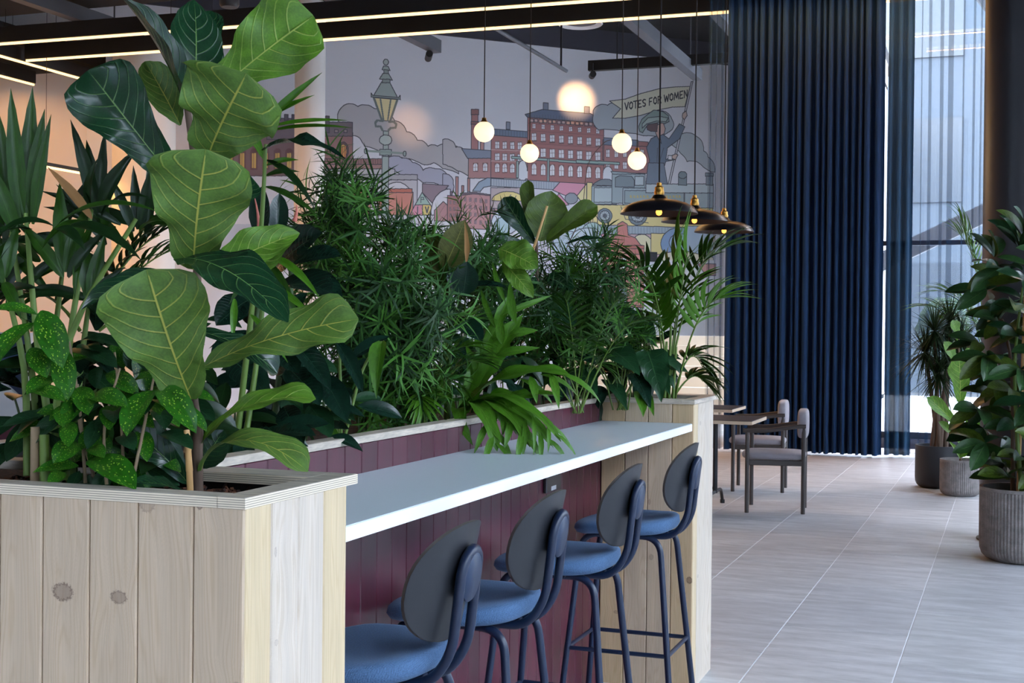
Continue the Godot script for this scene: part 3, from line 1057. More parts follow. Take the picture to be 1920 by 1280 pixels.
# ------------------------------------------------------------------ bar stools
func make_stool(label: String) -> Node3D:
	# the sitter looks towards -x; origin on the floor below the seat
	var o := thing("bar_stool", label, "bar stool", Vector3.ZERO, 0.0, "blue bar stools along the counter")
	var r := 0.0115
	var legs := []
	for sx in [-1.0, 1.0]:
		for sz in [-1.0, 1.0]:
			var st := mb()
			var foot := Vector3(sx * 0.215, 0.006, sz * 0.19)
			var knee := Vector3(sx * 0.148, 0.697, sz * 0.125)
			tube(st, fillet([Vector3(sx * 0.01, 0.697, sz * 0.118), Vector3(sx * 0.148, 0.697, sz * 0.125), foot], 0.075, 8), r, 12)
			lathe(st, [Vector2(0.0, 0.0), Vector2(0.0125, 0.0), Vector2(0.0125, 0.014), Vector2(0.0, 0.016)], 12, foot - Vector3(0, 0.006, 0))
			obj("leg", st, M.navy_metal, o)
			legs.append([knee, foot])
	var st := mb()
	var ring := []
	for k in [0, 1, 3, 2]:
		var t: float = (0.697 - 0.275) / 0.691
		ring.append(legs[k][0].lerp(legs[k][1], t) * Vector3(1, 0, 1) + Vector3(0, 0.275, 0))
	for k in 4:
		tube(st, [ring[k], ring[(k + 1) % 4]], 0.008, 10)
	obj("footrest", st, M.navy_metal, o)
	st = mb()
	span(st, Vector3(-0.06, 0.694, -0.14), Vector3(0.06, 0.702, 0.14), 0.002)
	span(st, Vector3(-0.15, 0.69, -0.012), Vector3(0.15, 0.702, 0.012), 0.002)
	obj("seat_bracket", st, M.navy_metal, o)
	# upholstered seat: rounded outline, dished top, front edge rolling down
	st = mb()
	st.set_smooth_group(0)
	var nu := 40
	var rows := [[0.55, -0.012, 0], [0.86, -0.006, 0], [0.955, 0.006, 0], [1.0, 0.024, 0], [0.985, 0.04, 1], [0.94, 0.05, 1], [0.8, 0.054, 1], [0.55, 0.05, 1], [0.28, 0.046, 1], [0.0, 0.045, 1]]
	var P := func(i: int, k: int) -> Vector3:
		var a := TAU * (i % nu) / nu
		var c := cos(a)
		var s := sin(a)
		var e := pow(pow(absf(c), 2.6) + pow(absf(s), 2.6), -1.0 / 2.6)
		var x: float = c * e * 0.19 * rows[k][0] - 0.008
		var z: float = s * e * 0.215 * rows[k][0]
		var y: float = 0.712 + rows[k][1] * 0.78
		y -= 0.02 * smoothstep(-0.06, -0.21, x)
		y += 0.012 * smoothstep(0.05, 0.2, x) * rows[k][2]
		return Vector3(x, y, z)
	for k in rows.size() - 1:
		for i in nu:
			if k == rows.size() - 2:
				tri(st, P.call(i, k), P.call(i + 1, k), P.call(i, k + 1))
			else:
				quad(st, P.call(i, k), P.call(i + 1, k), P.call(i + 1, k + 1), P.call(i, k + 1))
	for i in nu:
		tri(st, Vector3(-0.008, 0.703, 0), P.call(i + 1, 0), P.call(i, 0))
	obj("seat", st, M.seat_blue, o)
	# back: curved oval shell leaning outwards
	st = mb()
	var R := 0.30
	var S := func(u: float, v: float, off: float) -> Vector3:      # u across (-1..1), v up (-1..1)
		var z: float = u * 0.176
		var y: float = 0.91 + v * 0.128
		var a := z / R
		var x := 0.208 - R * (1.0 - cos(a)) + (y - 0.85) * 0.2 + off * cos(a)
		return Vector3(x, y, R * sin(a) + off * sin(a))
	var na := 44
	var nr := 9
	for side in [0, 1]:
		st.set_smooth_group(1 + side)
		var off: float = [0.0, 0.011][side]
		for k in nr:
			for i in na:
				var q := []
				for w in [[i, k], [i + 1, k], [i + 1, k + 1], [i, k + 1]]:
					var a: float = TAU * (w[0] % na) / na
					var rr := float(w[1]) / nr
					var e := pow(pow(absf(cos(a)), 2.2) + pow(absf(sin(a)), 2.2), -1.0 / 2.2)
					q.append(S.call(cos(a) * e * rr, sin(a) * e * rr, off))
				if k == 0:
					if side == 0:
						tri(st, q[0], q[3], q[2])
					else:
						tri(st, q[0], q[2], q[3])
				elif side == 0:
					quad(st, q[3], q[2], q[1], q[0])
				else:
					quad(st, q[0], q[1], q[2], q[3])
	var bk := obj("backrest", st, M.shell, o)
	st = mb()
	st.set_smooth_group(0)
	for i in na:
		var q := []
		for w in [[i, 0.0], [i + 1, 0.0], [i + 1, 0.011], [i, 0.011]]:
			var a: float = TAU * (w[0] % na) / na
			var e := pow(pow(absf(cos(a)), 2.2) + pow(absf(sin(a)), 2.2), -1.0 / 2.2) * 1.003
			q.append(S.call(cos(a) * e, sin(a) * e, w[1]))
		quad(st, q[0], q[1], q[2], q[3])
	obj("ply_edge", st, M.shell_edge, bk)
	# twin tubes from under the seat up the back, joined by an arch round an oval plate
	st = mb()
	var pts := [Vector3(-0.05, 0.69, 0.045), Vector3(0.178, 0.69, 0.045), Vector3(0.230, 0.76, 0.045), Vector3(0.250, 0.93, 0.045)]
	var path := fillet(pts, 0.06, 5)
	for k in 9:
		var a := PI * k / 8.0
		path.append(Vector3(0.250 + 0.045 * sin(a) * 0.2, 0.93 + 0.05 * sin(a), 0.045 * cos(a)))
	var back := fillet(pts, 0.06, 5)
	back.reverse()
	for p in back:
		path.append(Vector3(p.x, p.y, -p.z))
	var clean := [path[0]]
	for p in path:
		if clean[-1].distance_to(p) > 0.002:
			clean.append(p)
	tube(st, clean, r, 12)
	obj("back_frame", st, M.navy_metal, o)
	st = mb()
	var tilt := Transform3D(Basis(Vector3(0, 0, 1), -PI / 2 - 0.13), Vector3(0.249, 0.922, 0))
	var disc := []
	lathe(st, [Vector2(0.0, 0.0), Vector2(1.0, 0.0), Vector2(1.0, 0.008), Vector2(0.94, 0.0115), Vector2(0.0, 0.0115)], 30)
	var plate := fin(st)
	put("back_plate", plate, M.navy_plate, o, tilt * Transform3D(Basis.from_scale(Vector3(0.056, 1.0, 0.047)), Vector3.ZERO))
	return o

func dup(root: Node3D, where: Vector3, turn: float, label: String) -> Node3D:
	var r: Node3D = root.duplicate()
	r.name = numbered(String(root.name).rstrip("0123456789").trim_suffix("_"))
	add_child(r)
	r.position = where
	r.rotation.y = turn
	r.set_meta("label", label)
	return r

func stools() -> void:
	var s := make_stool("nearest blue bar stool, its seat partly hidden by the pale planter end")
	s.position = Vector3(-1.30, 0, -2.60)
	dup(s, Vector3(-1.295, 0, -3.20), 0.0, "second nearest blue bar stool, in front of the power socket")
	dup(s, Vector3(-1.28, 0, -3.94), 0.0, "third blue bar stool along the counter, whole footrest in view")
	dup(s, Vector3(-1.28, 0, -4.78), 0.0, "farthest blue bar stool, against the pine boards of the far planter end")

# ------------------------------------------------------------------ curtains
# cloth hanging from a rail along x; profile is a list of [x, z offset] seen from above
func cloth(called: String, prof: Array, z: float, h0: float, h1: float, material: Material, label: String, seed_: int, group := "") -> void:
	var o := thing(called, label, "curtain", Vector3(prof[0][0], 0, z), 0.0, group)
	var n := noise(seed_, 0.35, 2)
	var st := mb()
	st.set_smooth_group(0)
	var rows := 10
	var x0: float = prof[0][0]
	var f := func(i: int, j: int) -> Vector3:
		var t := float(j) / rows
		var x: float = prof[i][0] - x0
		var s := n.get_noise_2d(x * 9.0, t * 2.0)
		var k := lerpf(1.15, 0.55, pow(t, 3.0))
		return Vector3(x + 0.018 * s * (1.0 - t), lerpf(h0, h1, t) + (0.012 * n.get_noise_1d(x * 20.0) if j == 0 else 0.0), prof[i][1] * k)
	for i in prof.size() - 1:
		for j in rows:
			quad(st, f.call(i, j + 1), f.call(i + 1, j + 1), f.call(i + 1, j), f.call(i, j))
	obj("cloth", st, material, o)
	st = mb()
	var x1: float = prof[prof.size() - 1][0] - x0
	span(st, Vector3(-0.02, h1, -0.035), Vector3(x1 + 0.02, h1 + 0.05, 0.035), 0.004)
	obj("heading_rail", st, M.black_paint, o)
	for k in 2:
		var xx := x1 * (0.2 + 0.6 * k)
		st = mb()
		tube(st, [Vector3(xx, h1 + 0.05, 0), Vector3(xx, CEIL, 0)], 0.01, 6, false)
		obj("hanger_rod", st, M.black_paint, o)

func waves(x0: float, x1: float, pitch: float, amp: float, seed_: int) -> Array:
	rng.seed = seed_
	var out := []
	var x := x0
	while x < x1:
		var w := pitch * rng.randf_range(0.6, 1.45)
		var a := amp * rng.randf_range(0.55, 1.3)
		for k in 8:
			var t := k / 8.0
			out.append([x + w * t - 0.12 * w * sin(TAU * 2.0 * t), a * sin(TAU * t)])
		x += w
	var k: float = (x1 - x0) / (out[-1][0] - x0)
	for q in out:
		q[0] = x0 + (q[0] - x0) * k
	return out

# sheer cloth: nearly flat runs with narrow folded-over pleats
func pleats(x0: float, x1: float, spots: Array, seed_: int) -> Array:
	rng.seed = seed_
	var out := [[x0, 0.0]]
	for s in spots:
		var x: float = s[0]
		var w: float = s[1]
		out.append([x - w * 0.7, 0.012])
		out.append([x + w * 0.45, 0.02])
		out.append([x + w * 0.5, 0.005])
		out.append([x - w * 0.5, -0.005])
		out.append([x - w * 0.45, -0.02])
		out.append([x + w * 0.7, -0.012])
	out.append([x1, 0.0])
	return out

func curtains() -> void:
	var z := -15.78
	var top := 6.4
	var low := 0.03
	# positions measured along the rail
	cloth("curtain", pleats(-3.29, -3.085, [[-3.26, 0.02], [-3.19, 0.012], [-3.12, 0.03]], 1), z, low, top, M.curtain_sheer, "single sheer blue curtain width at the left edge, mural showing through", 3)
	cloth("curtain", waves(-3.05, -1.215, 0.09, 0.075, 4), z, low, top, M.curtain, "wide dense navy blue curtain hanging in close folds", 4)
	cloth("curtain", waves(-1.185, -0.9, 0.1, 0.05, 6), z - 0.14, low, top, M.curtain_mid, "narrow teal blue curtain right of the bright vertical slit", 5)
	var spots := []
	for q in [[1728, 0.02], [1742, 0.014], [1755, 0.034], [1774, 0.04], [1789, 0.06], [1810, 0.02], [1827, 0.026], [1838, 0.02], [1849, 0.04], [1866, 0.03], [1885, 0.03], [1905, 0.03]]:
		spots.append([(q[0] - 1862.0) / 2450.0 * 16.2 / cos(deg_to_rad(20.2)) * 0.97, q[1]])
	cloth("curtain", pleats(-0.93, 0.6, spots, 7), z - 0.30, low, top, M.curtain_sheer, "sheer blue curtain with thin dark pleats in front of the window", 6)

# ------------------------------------------------------------------ pendant lamps
func globe(p: Vector3, r: float, label: String) -> void:
	var o := thing("globe_pendant", label, "pendant lamp", p, 0.0, "glowing globe pendants in front of the mural")
	var st := mb()
	tube(st, [Vector3(0, r + 0.03, 0), Vector3(0, CEIL - p.y, 0)], 0.0055, 6)
	obj("cord", st, M.cord, o)
	st = mb()
	lathe(st, [Vector2(0, r + 0.035), Vector2(0.02, r + 0.035), Vector2(0.024, r + 0.012), Vector2(r * 0.36, r * 0.97), Vector2(r * 0.4, r * 0.9), Vector2(0, r * 0.9)], 20)
	obj("brass_cap", st, M.brass, o)
	st = mb()
	var prof := []
	for k in 15:
		var a := -PI / 2 + PI * 0.93 * k / 14.0
		prof.append(Vector2(max(0.0, cos(a)) * r, sin(a) * r))
	prof[0].x = 0.0
	lathe(st, prof, 28)
	obj("glass_globe", st, M.globe, o)
	var l := OmniLight3D.new()
	l.light_energy = 0.55
	l.light_color = Color(1.0, 0.82, 0.58)
	l.light_size = r * 0.9
	l.omni_range = 40.0
	l.omni_attenuation = 2.0
	l.shadow_enabled = true
	o.add_child(l)

func dome(p: Vector3, r: float, label: String) -> void:
	# p is the centre of the rim
	var o := thing("dome_pendant", label, "pendant lamp", p, 0.0, "black dome pendants over the tables")
	var st := mb()
	tube(st, [Vector3(0, r * 0.8, 0), Vector3(0, CEIL - p.y, 0)], 0.006, 6)
	obj("cord", st, M.cord, o)
	st = mb()
	lathe(st, [Vector2(r, 0.0), Vector2(r * 0.985, r * 0.05), Vector2(r * 0.9, r * 0.17), Vector2(r * 0.72, r * 0.27), Vector2(r * 0.48, r * 0.34), Vector2(r * 0.26, r * 0.375), Vector2(r * 0.2, r * 0.41), Vector2(r * 0.15, r * 0.48), Vector2(r * 0.13, r * 0.49), Vector2(0, r * 0.49)], 44)
	obj("shade", st, M.dome, o)
	st = mb()
	lathe(st, [Vector2(0, r * 0.33), Vector2(r * 0.46, r * 0.32), Vector2(r * 0.71, r * 0.25), Vector2(r * 0.885, r * 0.155), Vector2(r * 0.97, r * 0.04), Vector2(r, 0.0)], 44)
	obj("shade_lining", st, M.dome_inside, o)
	st = mb()
	lathe(st, [Vector2(r * 0.12, r * 0.48), Vector2(r * 0.135, r * 0.56), Vector2(r * 0.115, r * 0.6), Vector2(r * 0.115, r * 0.68), Vector2(r * 0.07, r * 0.72), Vector2(r * 0.06, r * 0.8), Vector2(0, r * 0.82)], 20)
	obj("brass_holder", st, M.brass, o)
	st = mb()
	lathe(st, [Vector2(0, -r * 0.045), Vector2(r * 0.06, -r * 0.02), Vector2(r * 0.085, r * 0.04), Vector2(r * 0.06, r * 0.13), Vector2(r * 0.04, r * 0.2), Vector2(0, r * 0.22)], 16)
	obj("filament_bulb", st, M.filament, o)
	var l := OmniLight3D.new()
	l.position = Vector3(0, r * 0.03, 0)
	l.light_energy = 0.04
	l.light_color = Color(1.0, 0.55, 0.2)
	l.light_size = r * 0.05
	l.omni_range = 30.0
	l.omni_attenuation = 2.0
	l.shadow_enabled = true
	o.add_child(l)

func lamps() -> void:
	globe(at(907.5, 247, 12.8), 0.101, "first glowing white globe pendant, nearest the brick chimney in the mural")
	globe(at(993, 287, 13.6), 0.098, "second glowing globe pendant, low in front of the brick building")
	globe(at(1166, 268, 13.2), 0.101, "third glowing globe pendant, upper one of the pair beside the hat")
	globe(at(1194.5, 301, 14.0), 0.100, "fourth glowing globe pendant, lower one of the pair beside the hat")
	dome(at(1235.5, 401, 9.5), 0.282, "nearest and largest black dome pendant with brass holder")
	dome(at(1302, 416, 11.0), 0.280, "middle black dome pendant with brass holder")
	dome(at(1357.5, 435, 12.2), 0.277, "farthest black dome pendant, overlapping the navy curtain")

# ------------------------------------------------------------------ tables and armchairs behind the planter
func make_armchair(label: String) -> Node3D:
	# the sitter looks towards -x; origin on the floor
	var o := thing("armchair", label, "chair", Vector3.ZERO, 0.0, "brown armchairs at the tables")
	var r := 0.017
	for sz in [-1.0, 1.0]:
		var st := mb()
		tube(st, [Vector3(-0.23, 0.0, sz * 0.25), Vector3(-0.23, 0.655, sz * 0.25)], r, 12)
		obj("front_leg", st, M.brown_wood, o)
		st = mb()
		tube(st, [Vector3(0.21, 0.0, sz * 0.2), Vector3(0.21, 0.7, sz * 0.2)], r, 12)
		obj("rear_leg", st, M.brown_wood, o)
		st = mb()
		var pts := []
		for k in 12:
			var t := k / 11.0
			pts.append(Vector3(lerpf(-0.265, 0.225, t), 0.66 + 0.042 * smoothstep(0.25, 1.0, t), sz * (0.255 - 0.05 * t * t)))
		tube(st, pts, 0.0175, 12)
		obj("armrest", st, M.brown_wood, o)
		st = mb()
		beam(st, Vector3(-0.23, 0.405, sz * 0.245), Vector3(0.21, 0.405, sz * 0.2), 0.022, 0.045, 0.006)
		obj("side_rail", st, M.brown_wood, o)
	var st := mb()
	beam(st, Vector3(-0.23, 0.405, -0.24), Vector3(-0.23, 0.405, 0.24), 0.022, 0.045, 0.006)
	beam(st, Vector3(0.205, 0.405, -0.2), Vector3(0.205, 0.405, 0.2), 0.022, 0.045, 0.006)
	beam(st, Vector3(0.22, 0.7, -0.2), Vector3(0.22, 0.7, 0.2), 0.022, 0.03, 0.006)
	obj("cross_rail", st, M.brown_wood, o)
	pad(o, "seat", Vector3(-0.03, 0.455, 0), Vector3(0.255, 0.036, 0.225), M.pale_fabric)
	pad(o, "backrest", Vector3(0.2, 0.715, 0), Vector3(0.045, 0.115, 0.215), M.pale_fabric)
	return o

# a soft cushion: superellipsoid
func pad(parent: Node, called: String, c: Vector3, r: Vector3, material: Material) -> void:
	var st := mb()
	st.set_smooth_group(0)
	var nu := 32
	var nv := 14
	var sp := func(v: float, e: float) -> float:
		return signf(v) * pow(absf(v), e)
	var f := func(i: int, j: int) -> Vector3:
		var th := -PI / 2 + PI * j / nv
		var ph := TAU * (i % nu) / nu
		return c + Vector3(sp.call(cos(th), 0.35) * sp.call(cos(ph), 0.45), sp.call(sin(th), 0.6), sp.call(cos(th), 0.35) * sp.call(sin(ph), 0.45)) * r
	for j in nv:
		for i in nu:
			if j == 0:
				tri(st, f.call(i, 0), f.call(i + 1, 1), f.call(i, 1))
			elif j == nv - 1:
				tri(st, f.call(i, j), f.call(i + 1, j), f.call(i, nv))
			else:
				quad(st, f.call(i, j), f.call(i + 1, j), f.call(i + 1, j + 1), f.call(i, j + 1))
	obj(called, st, material, parent)

func make_table(label: String, x1: float, z0: float, z1: float) -> void:
	var x0 := x1 - 1.35
	var o := thing("table", label, "table", Vector3(x1, 0, z0), 0.0, "dark topped tables behind the planter")
	var w := x1 - x0
	var d := z0 - z1
	var st := mb()
	span(st, Vector3(-w, 0.715, -d), Vector3(0, 0.742, 0), 0.002)
	obj("tabletop", st, M.table_edge, o)
	st = mb()
	span(st, Vector3(-w + 0.002, 0.742, -d + 0.002), Vector3(-0.002, 0.7445, -0.002), 0.0005)
	obj("top_laminate", st, M.table_dark, o)
	for xx in [-0.36, -w + 0.36]:
		st = mb()
		tube(st, [Vector3(xx, 0.12, -d * 0.5), Vector3(xx, 0.715, -d * 0.5)], 0.02, 10)
		obj("column_leg", st, M.black_steel, o)
		st = mb()
		tube(st, fillet([Vector3(xx, 0.02, -0.03), Vector3(xx, 0.13, -0.1), Vector3(xx, 0.13, -d + 0.1), Vector3(xx, 0.02, -d + 0.03)], 0.06, 5), 0.014, 10)
		tube(st, [Vector3(xx, 0.0, -0.03), Vector3(xx, 0.03, -0.03)], 0.02, 10)
		tube(st, [Vector3(xx, 0.0, -d + 0.03), Vector3(xx, 0.03, -d + 0.03)], 0.02, 10)
		obj("foot", st, M.black_steel, o)
	st = mb()
	tube(st, [Vector3(-0.36, 0.16, -d * 0.5), Vector3(-w + 0.36, 0.16, -d * 0.5)], 0.014, 10)
	obj("stretcher", st, M.black_steel, o)

func furniture() -> void:
	make_table("nearer dark topped table with pale edge beside the planter end", -1.78, -10.35, -11.05)
	make_table("farther dark topped table with pale edge by the navy curtain", -2.22, -11.85, -12.55)
	var c := make_armchair("nearer brown armchair with pale cushion at the dark table")
	c.position = Vector3(-1.64, 0, -10.78)
	c.rotation.y = 0.10
	dup(c, Vector3(-2.0, 0, -12.12), 0.08, "farther brown armchair with pale cushion, half behind the nearer one")
	dup(c, Vector3(-3.2, 0, -10.72), PI, "brown armchair mostly hidden behind the planter end, on the far table side")
	# stairs at the foot of the mural
	var o := thing("staircase", "pale cream steps rising at the foot of the mural wall", "stairs", at(1392, 746, 21.0) * Vector3(1, 0, 1), deg_to_rad(43.6 - 90.0 + 46.4))
	for k in 8:
		var st := mb()
		span(st, Vector3(-3.6, 0.0, -0.28 * (k + 1)), Vector3(0, 0.172 * (k + 1), -0.28 * k), 0.006)
		obj("step", st, M.stair, o)
	var st := mb()
	var pl := on_wall(-1.52, 2.98, 0.03)
	st = mb()
	box(st, Vector3.ZERO, Vector3(0.3, 0.2, 0.02), 0.004, Transform3D(Basis(WALL_D, Vector3.UP, WALL_N), pl))
	o = thing("wall_plaque", "small dark plaque on the white wall beside the red gabled house", "sign")
	obj("plate", st, M.plaque, o)
	st = mb()
	for k in 4:
		box(st, Vector3(-0.02, 0.05 - k * 0.032, 0.011), Vector3(0.18 - 0.04 * (k % 2), 0.008, 0.001), 0.0, Transform3D(Basis(WALL_D, Vector3.UP, WALL_N), pl))
	obj("text_lines", st, M.beam_grey, o)
	# partition with a geometric front, far left
	o = thing("partition", "low partition painted in navy, grey and plum triangles behind the palm", "partition", at(52, 700, 9.0) * Vector3(1, 0, 1), 0.1)
	st = mb()
	span(st, Vector3(-3.0, 0.0, -0.06), Vector3(0.0, 1.40, 0.0), 0.003)
	obj("core_board", st, M.plaster, o)
	var tri_panel := func(called: String, a: Vector2, b: Vector2, c2: Vector2, m: Material) -> void:
		var s := mb()
		s.set_smooth_group(-1)
		var g := (a + b + c2) / 3.0
		var P := []
		for v in [a, b, c2]:
			var w: Vector2 = v + (g - v).normalized() * 0.018
			P.append(Vector3(w.x, w.y, 0.012))
		tri(s, P[0], P[1], P[2])
		for k in 3:
			var q0: Vector3 = P[k]
			var q1: Vector3 = P[(k + 1) % 3]
			quad(s, q1, q0, q0 - Vector3(0, 0, 0.012), q1 - Vector3(0, 0, 0.012))
		obj(called, s, m, o)
	for k in 3:
		var x := -k * 0.62
		tri_panel.call("panel", Vector2(x, 1.4), Vector2(x, 0.92), Vector2(x - 0.62, 1.4), M.navy_plate)
		tri_panel.call("panel", Vector2(x, 0.92), Vector2(x - 0.62, 0.86), Vector2(x - 0.62, 1.4), M.plaster)
		tri_panel.call("panel", Vector2(x, 0.90), Vector2(x - 0.62, 0.42), Vector2(x - 0.62, 0.85), M.plaster)
		tri_panel.call("panel", Vector2(x, 0.86), Vector2(x, 0.4), Vector2(x - 0.62, 0.4), M.burgundy)
		tri_panel.call("panel", Vector2(x, 0.38), Vector2(x, 0.02), Vector2(x - 0.62, 0.38), M.burgundy)

# ------------------------------------------------------------------ leaves and plants
const PROFILES := {
	"fiddle": [0.0, 0.1, 0.07, 0.3, 0.18, 0.44, 0.36, 0.54, 0.52, 0.72, 0.68, 0.94, 0.8, 1.0, 0.9, 0.86, 0.96, 0.55, 1.0, 0.04],
	"rubber": [0.0, 0.06, 0.1, 0.42, 0.25, 0.8, 0.45, 1.0, 0.65, 0.94, 0.82, 0.68, 0.94, 0.3, 1.0, 0.02],
	"lance": [0.0, 0.12, 0.1, 0.5, 0.3, 0.95, 0.45, 1.0, 0.65, 0.78, 0.85, 0.36, 1.0, 0.01],
	"leaflet": [0.0, 0.2, 0.1, 0.62, 0.32, 1.0, 0.55, 0.92, 0.8, 0.5, 1.0, 0.02],
	"heart": [0.0, 0.3, 0.05, 0.72, 0.15, 0.98, 0.3, 1.0, 0.5, 0.8, 0.72, 0.48, 0.88, 0.2, 1.0, 0.01],
	"strap": [0.0, 0.45, 0.25, 0.85, 0.6, 1.0, 0.85, 0.75, 0.96, 0.35, 1.0, 0.03],
	"jag": [0.0, 0.2, 0.12, 0.45, 0.2, 0.62, 0.26, 0.5, 0.36, 0.85, 0.42, 0.66, 0.52, 1.0, 0.58, 0.78, 0.68, 0.98, 0.75, 0.66, 0.84, 0.78, 0.9, 0.46, 1.0, 0.02],
}

func profile(shape: String, t: float) -> float:
	var p: Array = PROFILES[shape]
	for i in range(0, p.size() - 2, 2):
		if t <= p[i + 2]:
			return lerpf(p[i + 1], p[i + 3], smoothstep(0.0, 1.0, (t - p[i]) / (p[i + 2] - p[i])) * 0.5 + 0.5 * (t - p[i]) / (p[i + 2] - p[i]))
	return 0.0

# a leaf one unit long: base at the origin, tip at (0, 1, 0), upper side towards +z
func leaf_mesh(shape: String, ratio: float, bend: float, fold: float, wave: float, nw: float, twist: float, rows: int, cols: int) -> ArrayMesh:
	var key := "%s %.2f %.2f %.2f %.2f %.1f %.2f %d" % [shape, ratio, bend, fold, wave, nw, twist, rows]
	if mesh_cache.has(key):
		return mesh_cache[key]
	var mid := []
	var ang := []
	var p := Vector2.ZERO
	var fine := rows * 2
	for i in fine + 1:
		var t := float(i) / fine
		var a := bend * (0.5 - t)
		if i % 2 == 0:
			mid.append(p)
			ang.append(a)
		var am := bend * (0.5 - (i + 0.5) / fine)
		p += Vector2(cos(am), sin(am)) / fine
	var chord: float = mid[rows].length()
	var verts := []
	for i in rows + 1:
		var t := float(i) / rows
		var w := profile(shape, t) * ratio * 0.5
		var tau := twist * (t - 0.5)
		var row := []
		for j in cols + 1:
			var s := 2.0 * j / cols - 1.0
			var n := Vector3(0, -sin(ang[i]), cos(ang[i]))
			var sd := Vector3(1, 0, 0) * cos(tau) + n * sin(tau)
			var nn := n * cos(tau) - Vector3(1, 0, 0) * sin(tau)
			var lift: float = absf(s) * w * sin(fold) + wave * w * s * s * sin(nw * TAU * t + (0.0 if s < 0 else 1.9))
			row.append(Vector3(0, mid[i].x, mid[i].y) / chord + sd * (s * w * cos(fold)) + nn * lift)
		verts.append(row)
	var st := mb()
	st.set_smooth_group(0)
	for i in rows:
		for j in cols:
			var u0 := float(j) / cols
			var u1 := float(j + 1) / cols
			var v0 := float(i) / rows
			var v1 := float(i + 1) / rows
			quad(st, verts[i][j], verts[i + 1][j], verts[i + 1][j + 1], verts[i][j + 1], Vector2(u0, v0), Vector2(u0, v1), Vector2(u1, v1), Vector2(u1, v0))
	st.generate_normals()
	st.generate_tangents()
	var m := st.commit()
	mesh_cache[key] = m
	return m

# places a leaf between two points of the world; facing is the way its upper side looks
func leaf(parent: Node, origin: Vector3, called: String, a: Vector3, b: Vector3, width: float, facing: Vector3, m: String, shape: String, bend := 0.4, fold := 0.25, wave := 0.0, nw := 2.0, twist := 0.0, rows := 12, cols := 4) -> MeshInstance3D:
	var d := b - a
	var l := d.length()
	var y := d / l
	var z := facing - y * facing.dot(y)
	if z.length() < 0.05:
		z = Vector3.UP - y * y.y
	z = z.normalized()
	var x := y.cross(z)
	var mesh := leaf_mesh(shape, snappedf(width / l, 0.02), snappedf(bend, 0.1), snappedf(fold, 0.1), snappedf(wave, 0.05), nw, snappedf(twist, 0.1), rows, cols)
	return put(called, mesh, M[m], parent, Transform3D(Basis(x * l, y * l, z * l), a - origin))

func face(right: float, up: float, near: float) -> Vector3:
	return cam_basis * Vector3(right, up, near)

# leaves from a table: [base x, base y, base depth, tip x, tip y, tip depth, width px, material, shape, bend, fold, wave, facing]
func leaves(o: Node3D, called: String, list: Array, rows := 14, cols := 6) -> void:
	for q in list:
		var a := at(q[0], q[1], q[2])
		var b := at(q[3], q[4], q[5])
		var f: Vector3 = face(q[12][0], q[12][1], q[12][2]) if q.size() > 12 else face(0.2, 0.5, 0.8)
		leaf(o, o.position, called, a, b, q[6] * (q[2] + q[5]) * 0.5 / FOCAL, f, q[7], q[8], q[9], q[10], q[11], 2.5, 0.0, rows, cols)

func stem(o: Node3D, called: String, pts: Array, r0: float, r1: float, m: String, sides := 7) -> void:
	var loc := []
	var rad := []
	# a smooth line through the points
	for i in pts.size() - 1:
		var p0: Vector3 = pts[max(i - 1, 0)]
		var p1: Vector3 = pts[i]
		var p2: Vector3 = pts[i + 1]
		var p3: Vector3 = pts[min(i + 2, pts.size() - 1)]
		for k in 5:
			if k == 0 and i > 0:
				continue
			var t := k / 4.0
			loc.append(p1.cubic_interpolate(p2, p0, p3, t) - o.position)
	for i in loc.size():
		rad.append(lerpf(r0, r1, float(i) / (loc.size() - 1)))
	var st := mb()
	tube(st, loc, rad, sides)
	obj(called, st, M[m], o)

# a feather-leaved palm frond on a curve of three points; each leaflet is a sub-part
func frond(o: Node3D, p0: Vector3, p1: Vector3, p2: Vector3, n: int, length: float, width: float, m: String, from := 0.3, angle := 0.75, droop := 0.25, up := Vector3.UP, r0 := 0.004, rows := 6) -> void:
	var pts := []
	for k in 11:
		var t := k / 10.0
		pts.append(p0.lerp(p1, t).lerp(p1.lerp(p2, t), t) - o.position)
	var st := mb()
	var rad := []
	for k in 11:
		rad.append(lerpf(r0, r0 * 0.25, k / 10.0))
	tube(st, pts, rad, 6)
	var f := obj("frond", st, M.stem_green, o)
	for i in n:
		var t := from + (1.0 - from) * (i + 0.5) / n
		var pos := p0.lerp(p1, t).lerp(p1.lerp(p2, t), t)
		var T := ((p1 - p0).lerp(p2 - p1, t)).normalized()
		var S := T.cross(up).normalized()
		var N := S.cross(T)
		var u := float(i) / n
		for sgn in [-1.0, 1.0]:
			var a := angle * lerpf(1.15, 0.45, u) + rng.randf_range(-0.1, 0.1)
			var d: Vector3 = (T * cos(a) + S * sgn * sin(a) + N * 0.18 - Vector3.UP * droop * rng.randf_range(0.6, 1.4)).normalized()
			var l := length * (0.65 + 0.45 * sin(PI * (0.15 + 0.75 * u))) * rng.randf_range(0.88, 1.08)
			var g: Vector3 = (N - S * sgn * 0.35 + Vector3.UP * 0.2).normalized()
			leaf(f, o.position, "leaflet", pos, pos + d * l, width * rng.randf_range(0.85, 1.1), g, m, "leaflet", [0.4, 0.7, 1.0][rng.randi() % 3], 0.4, 0.0, 2.0, 0.0, rows, 2)

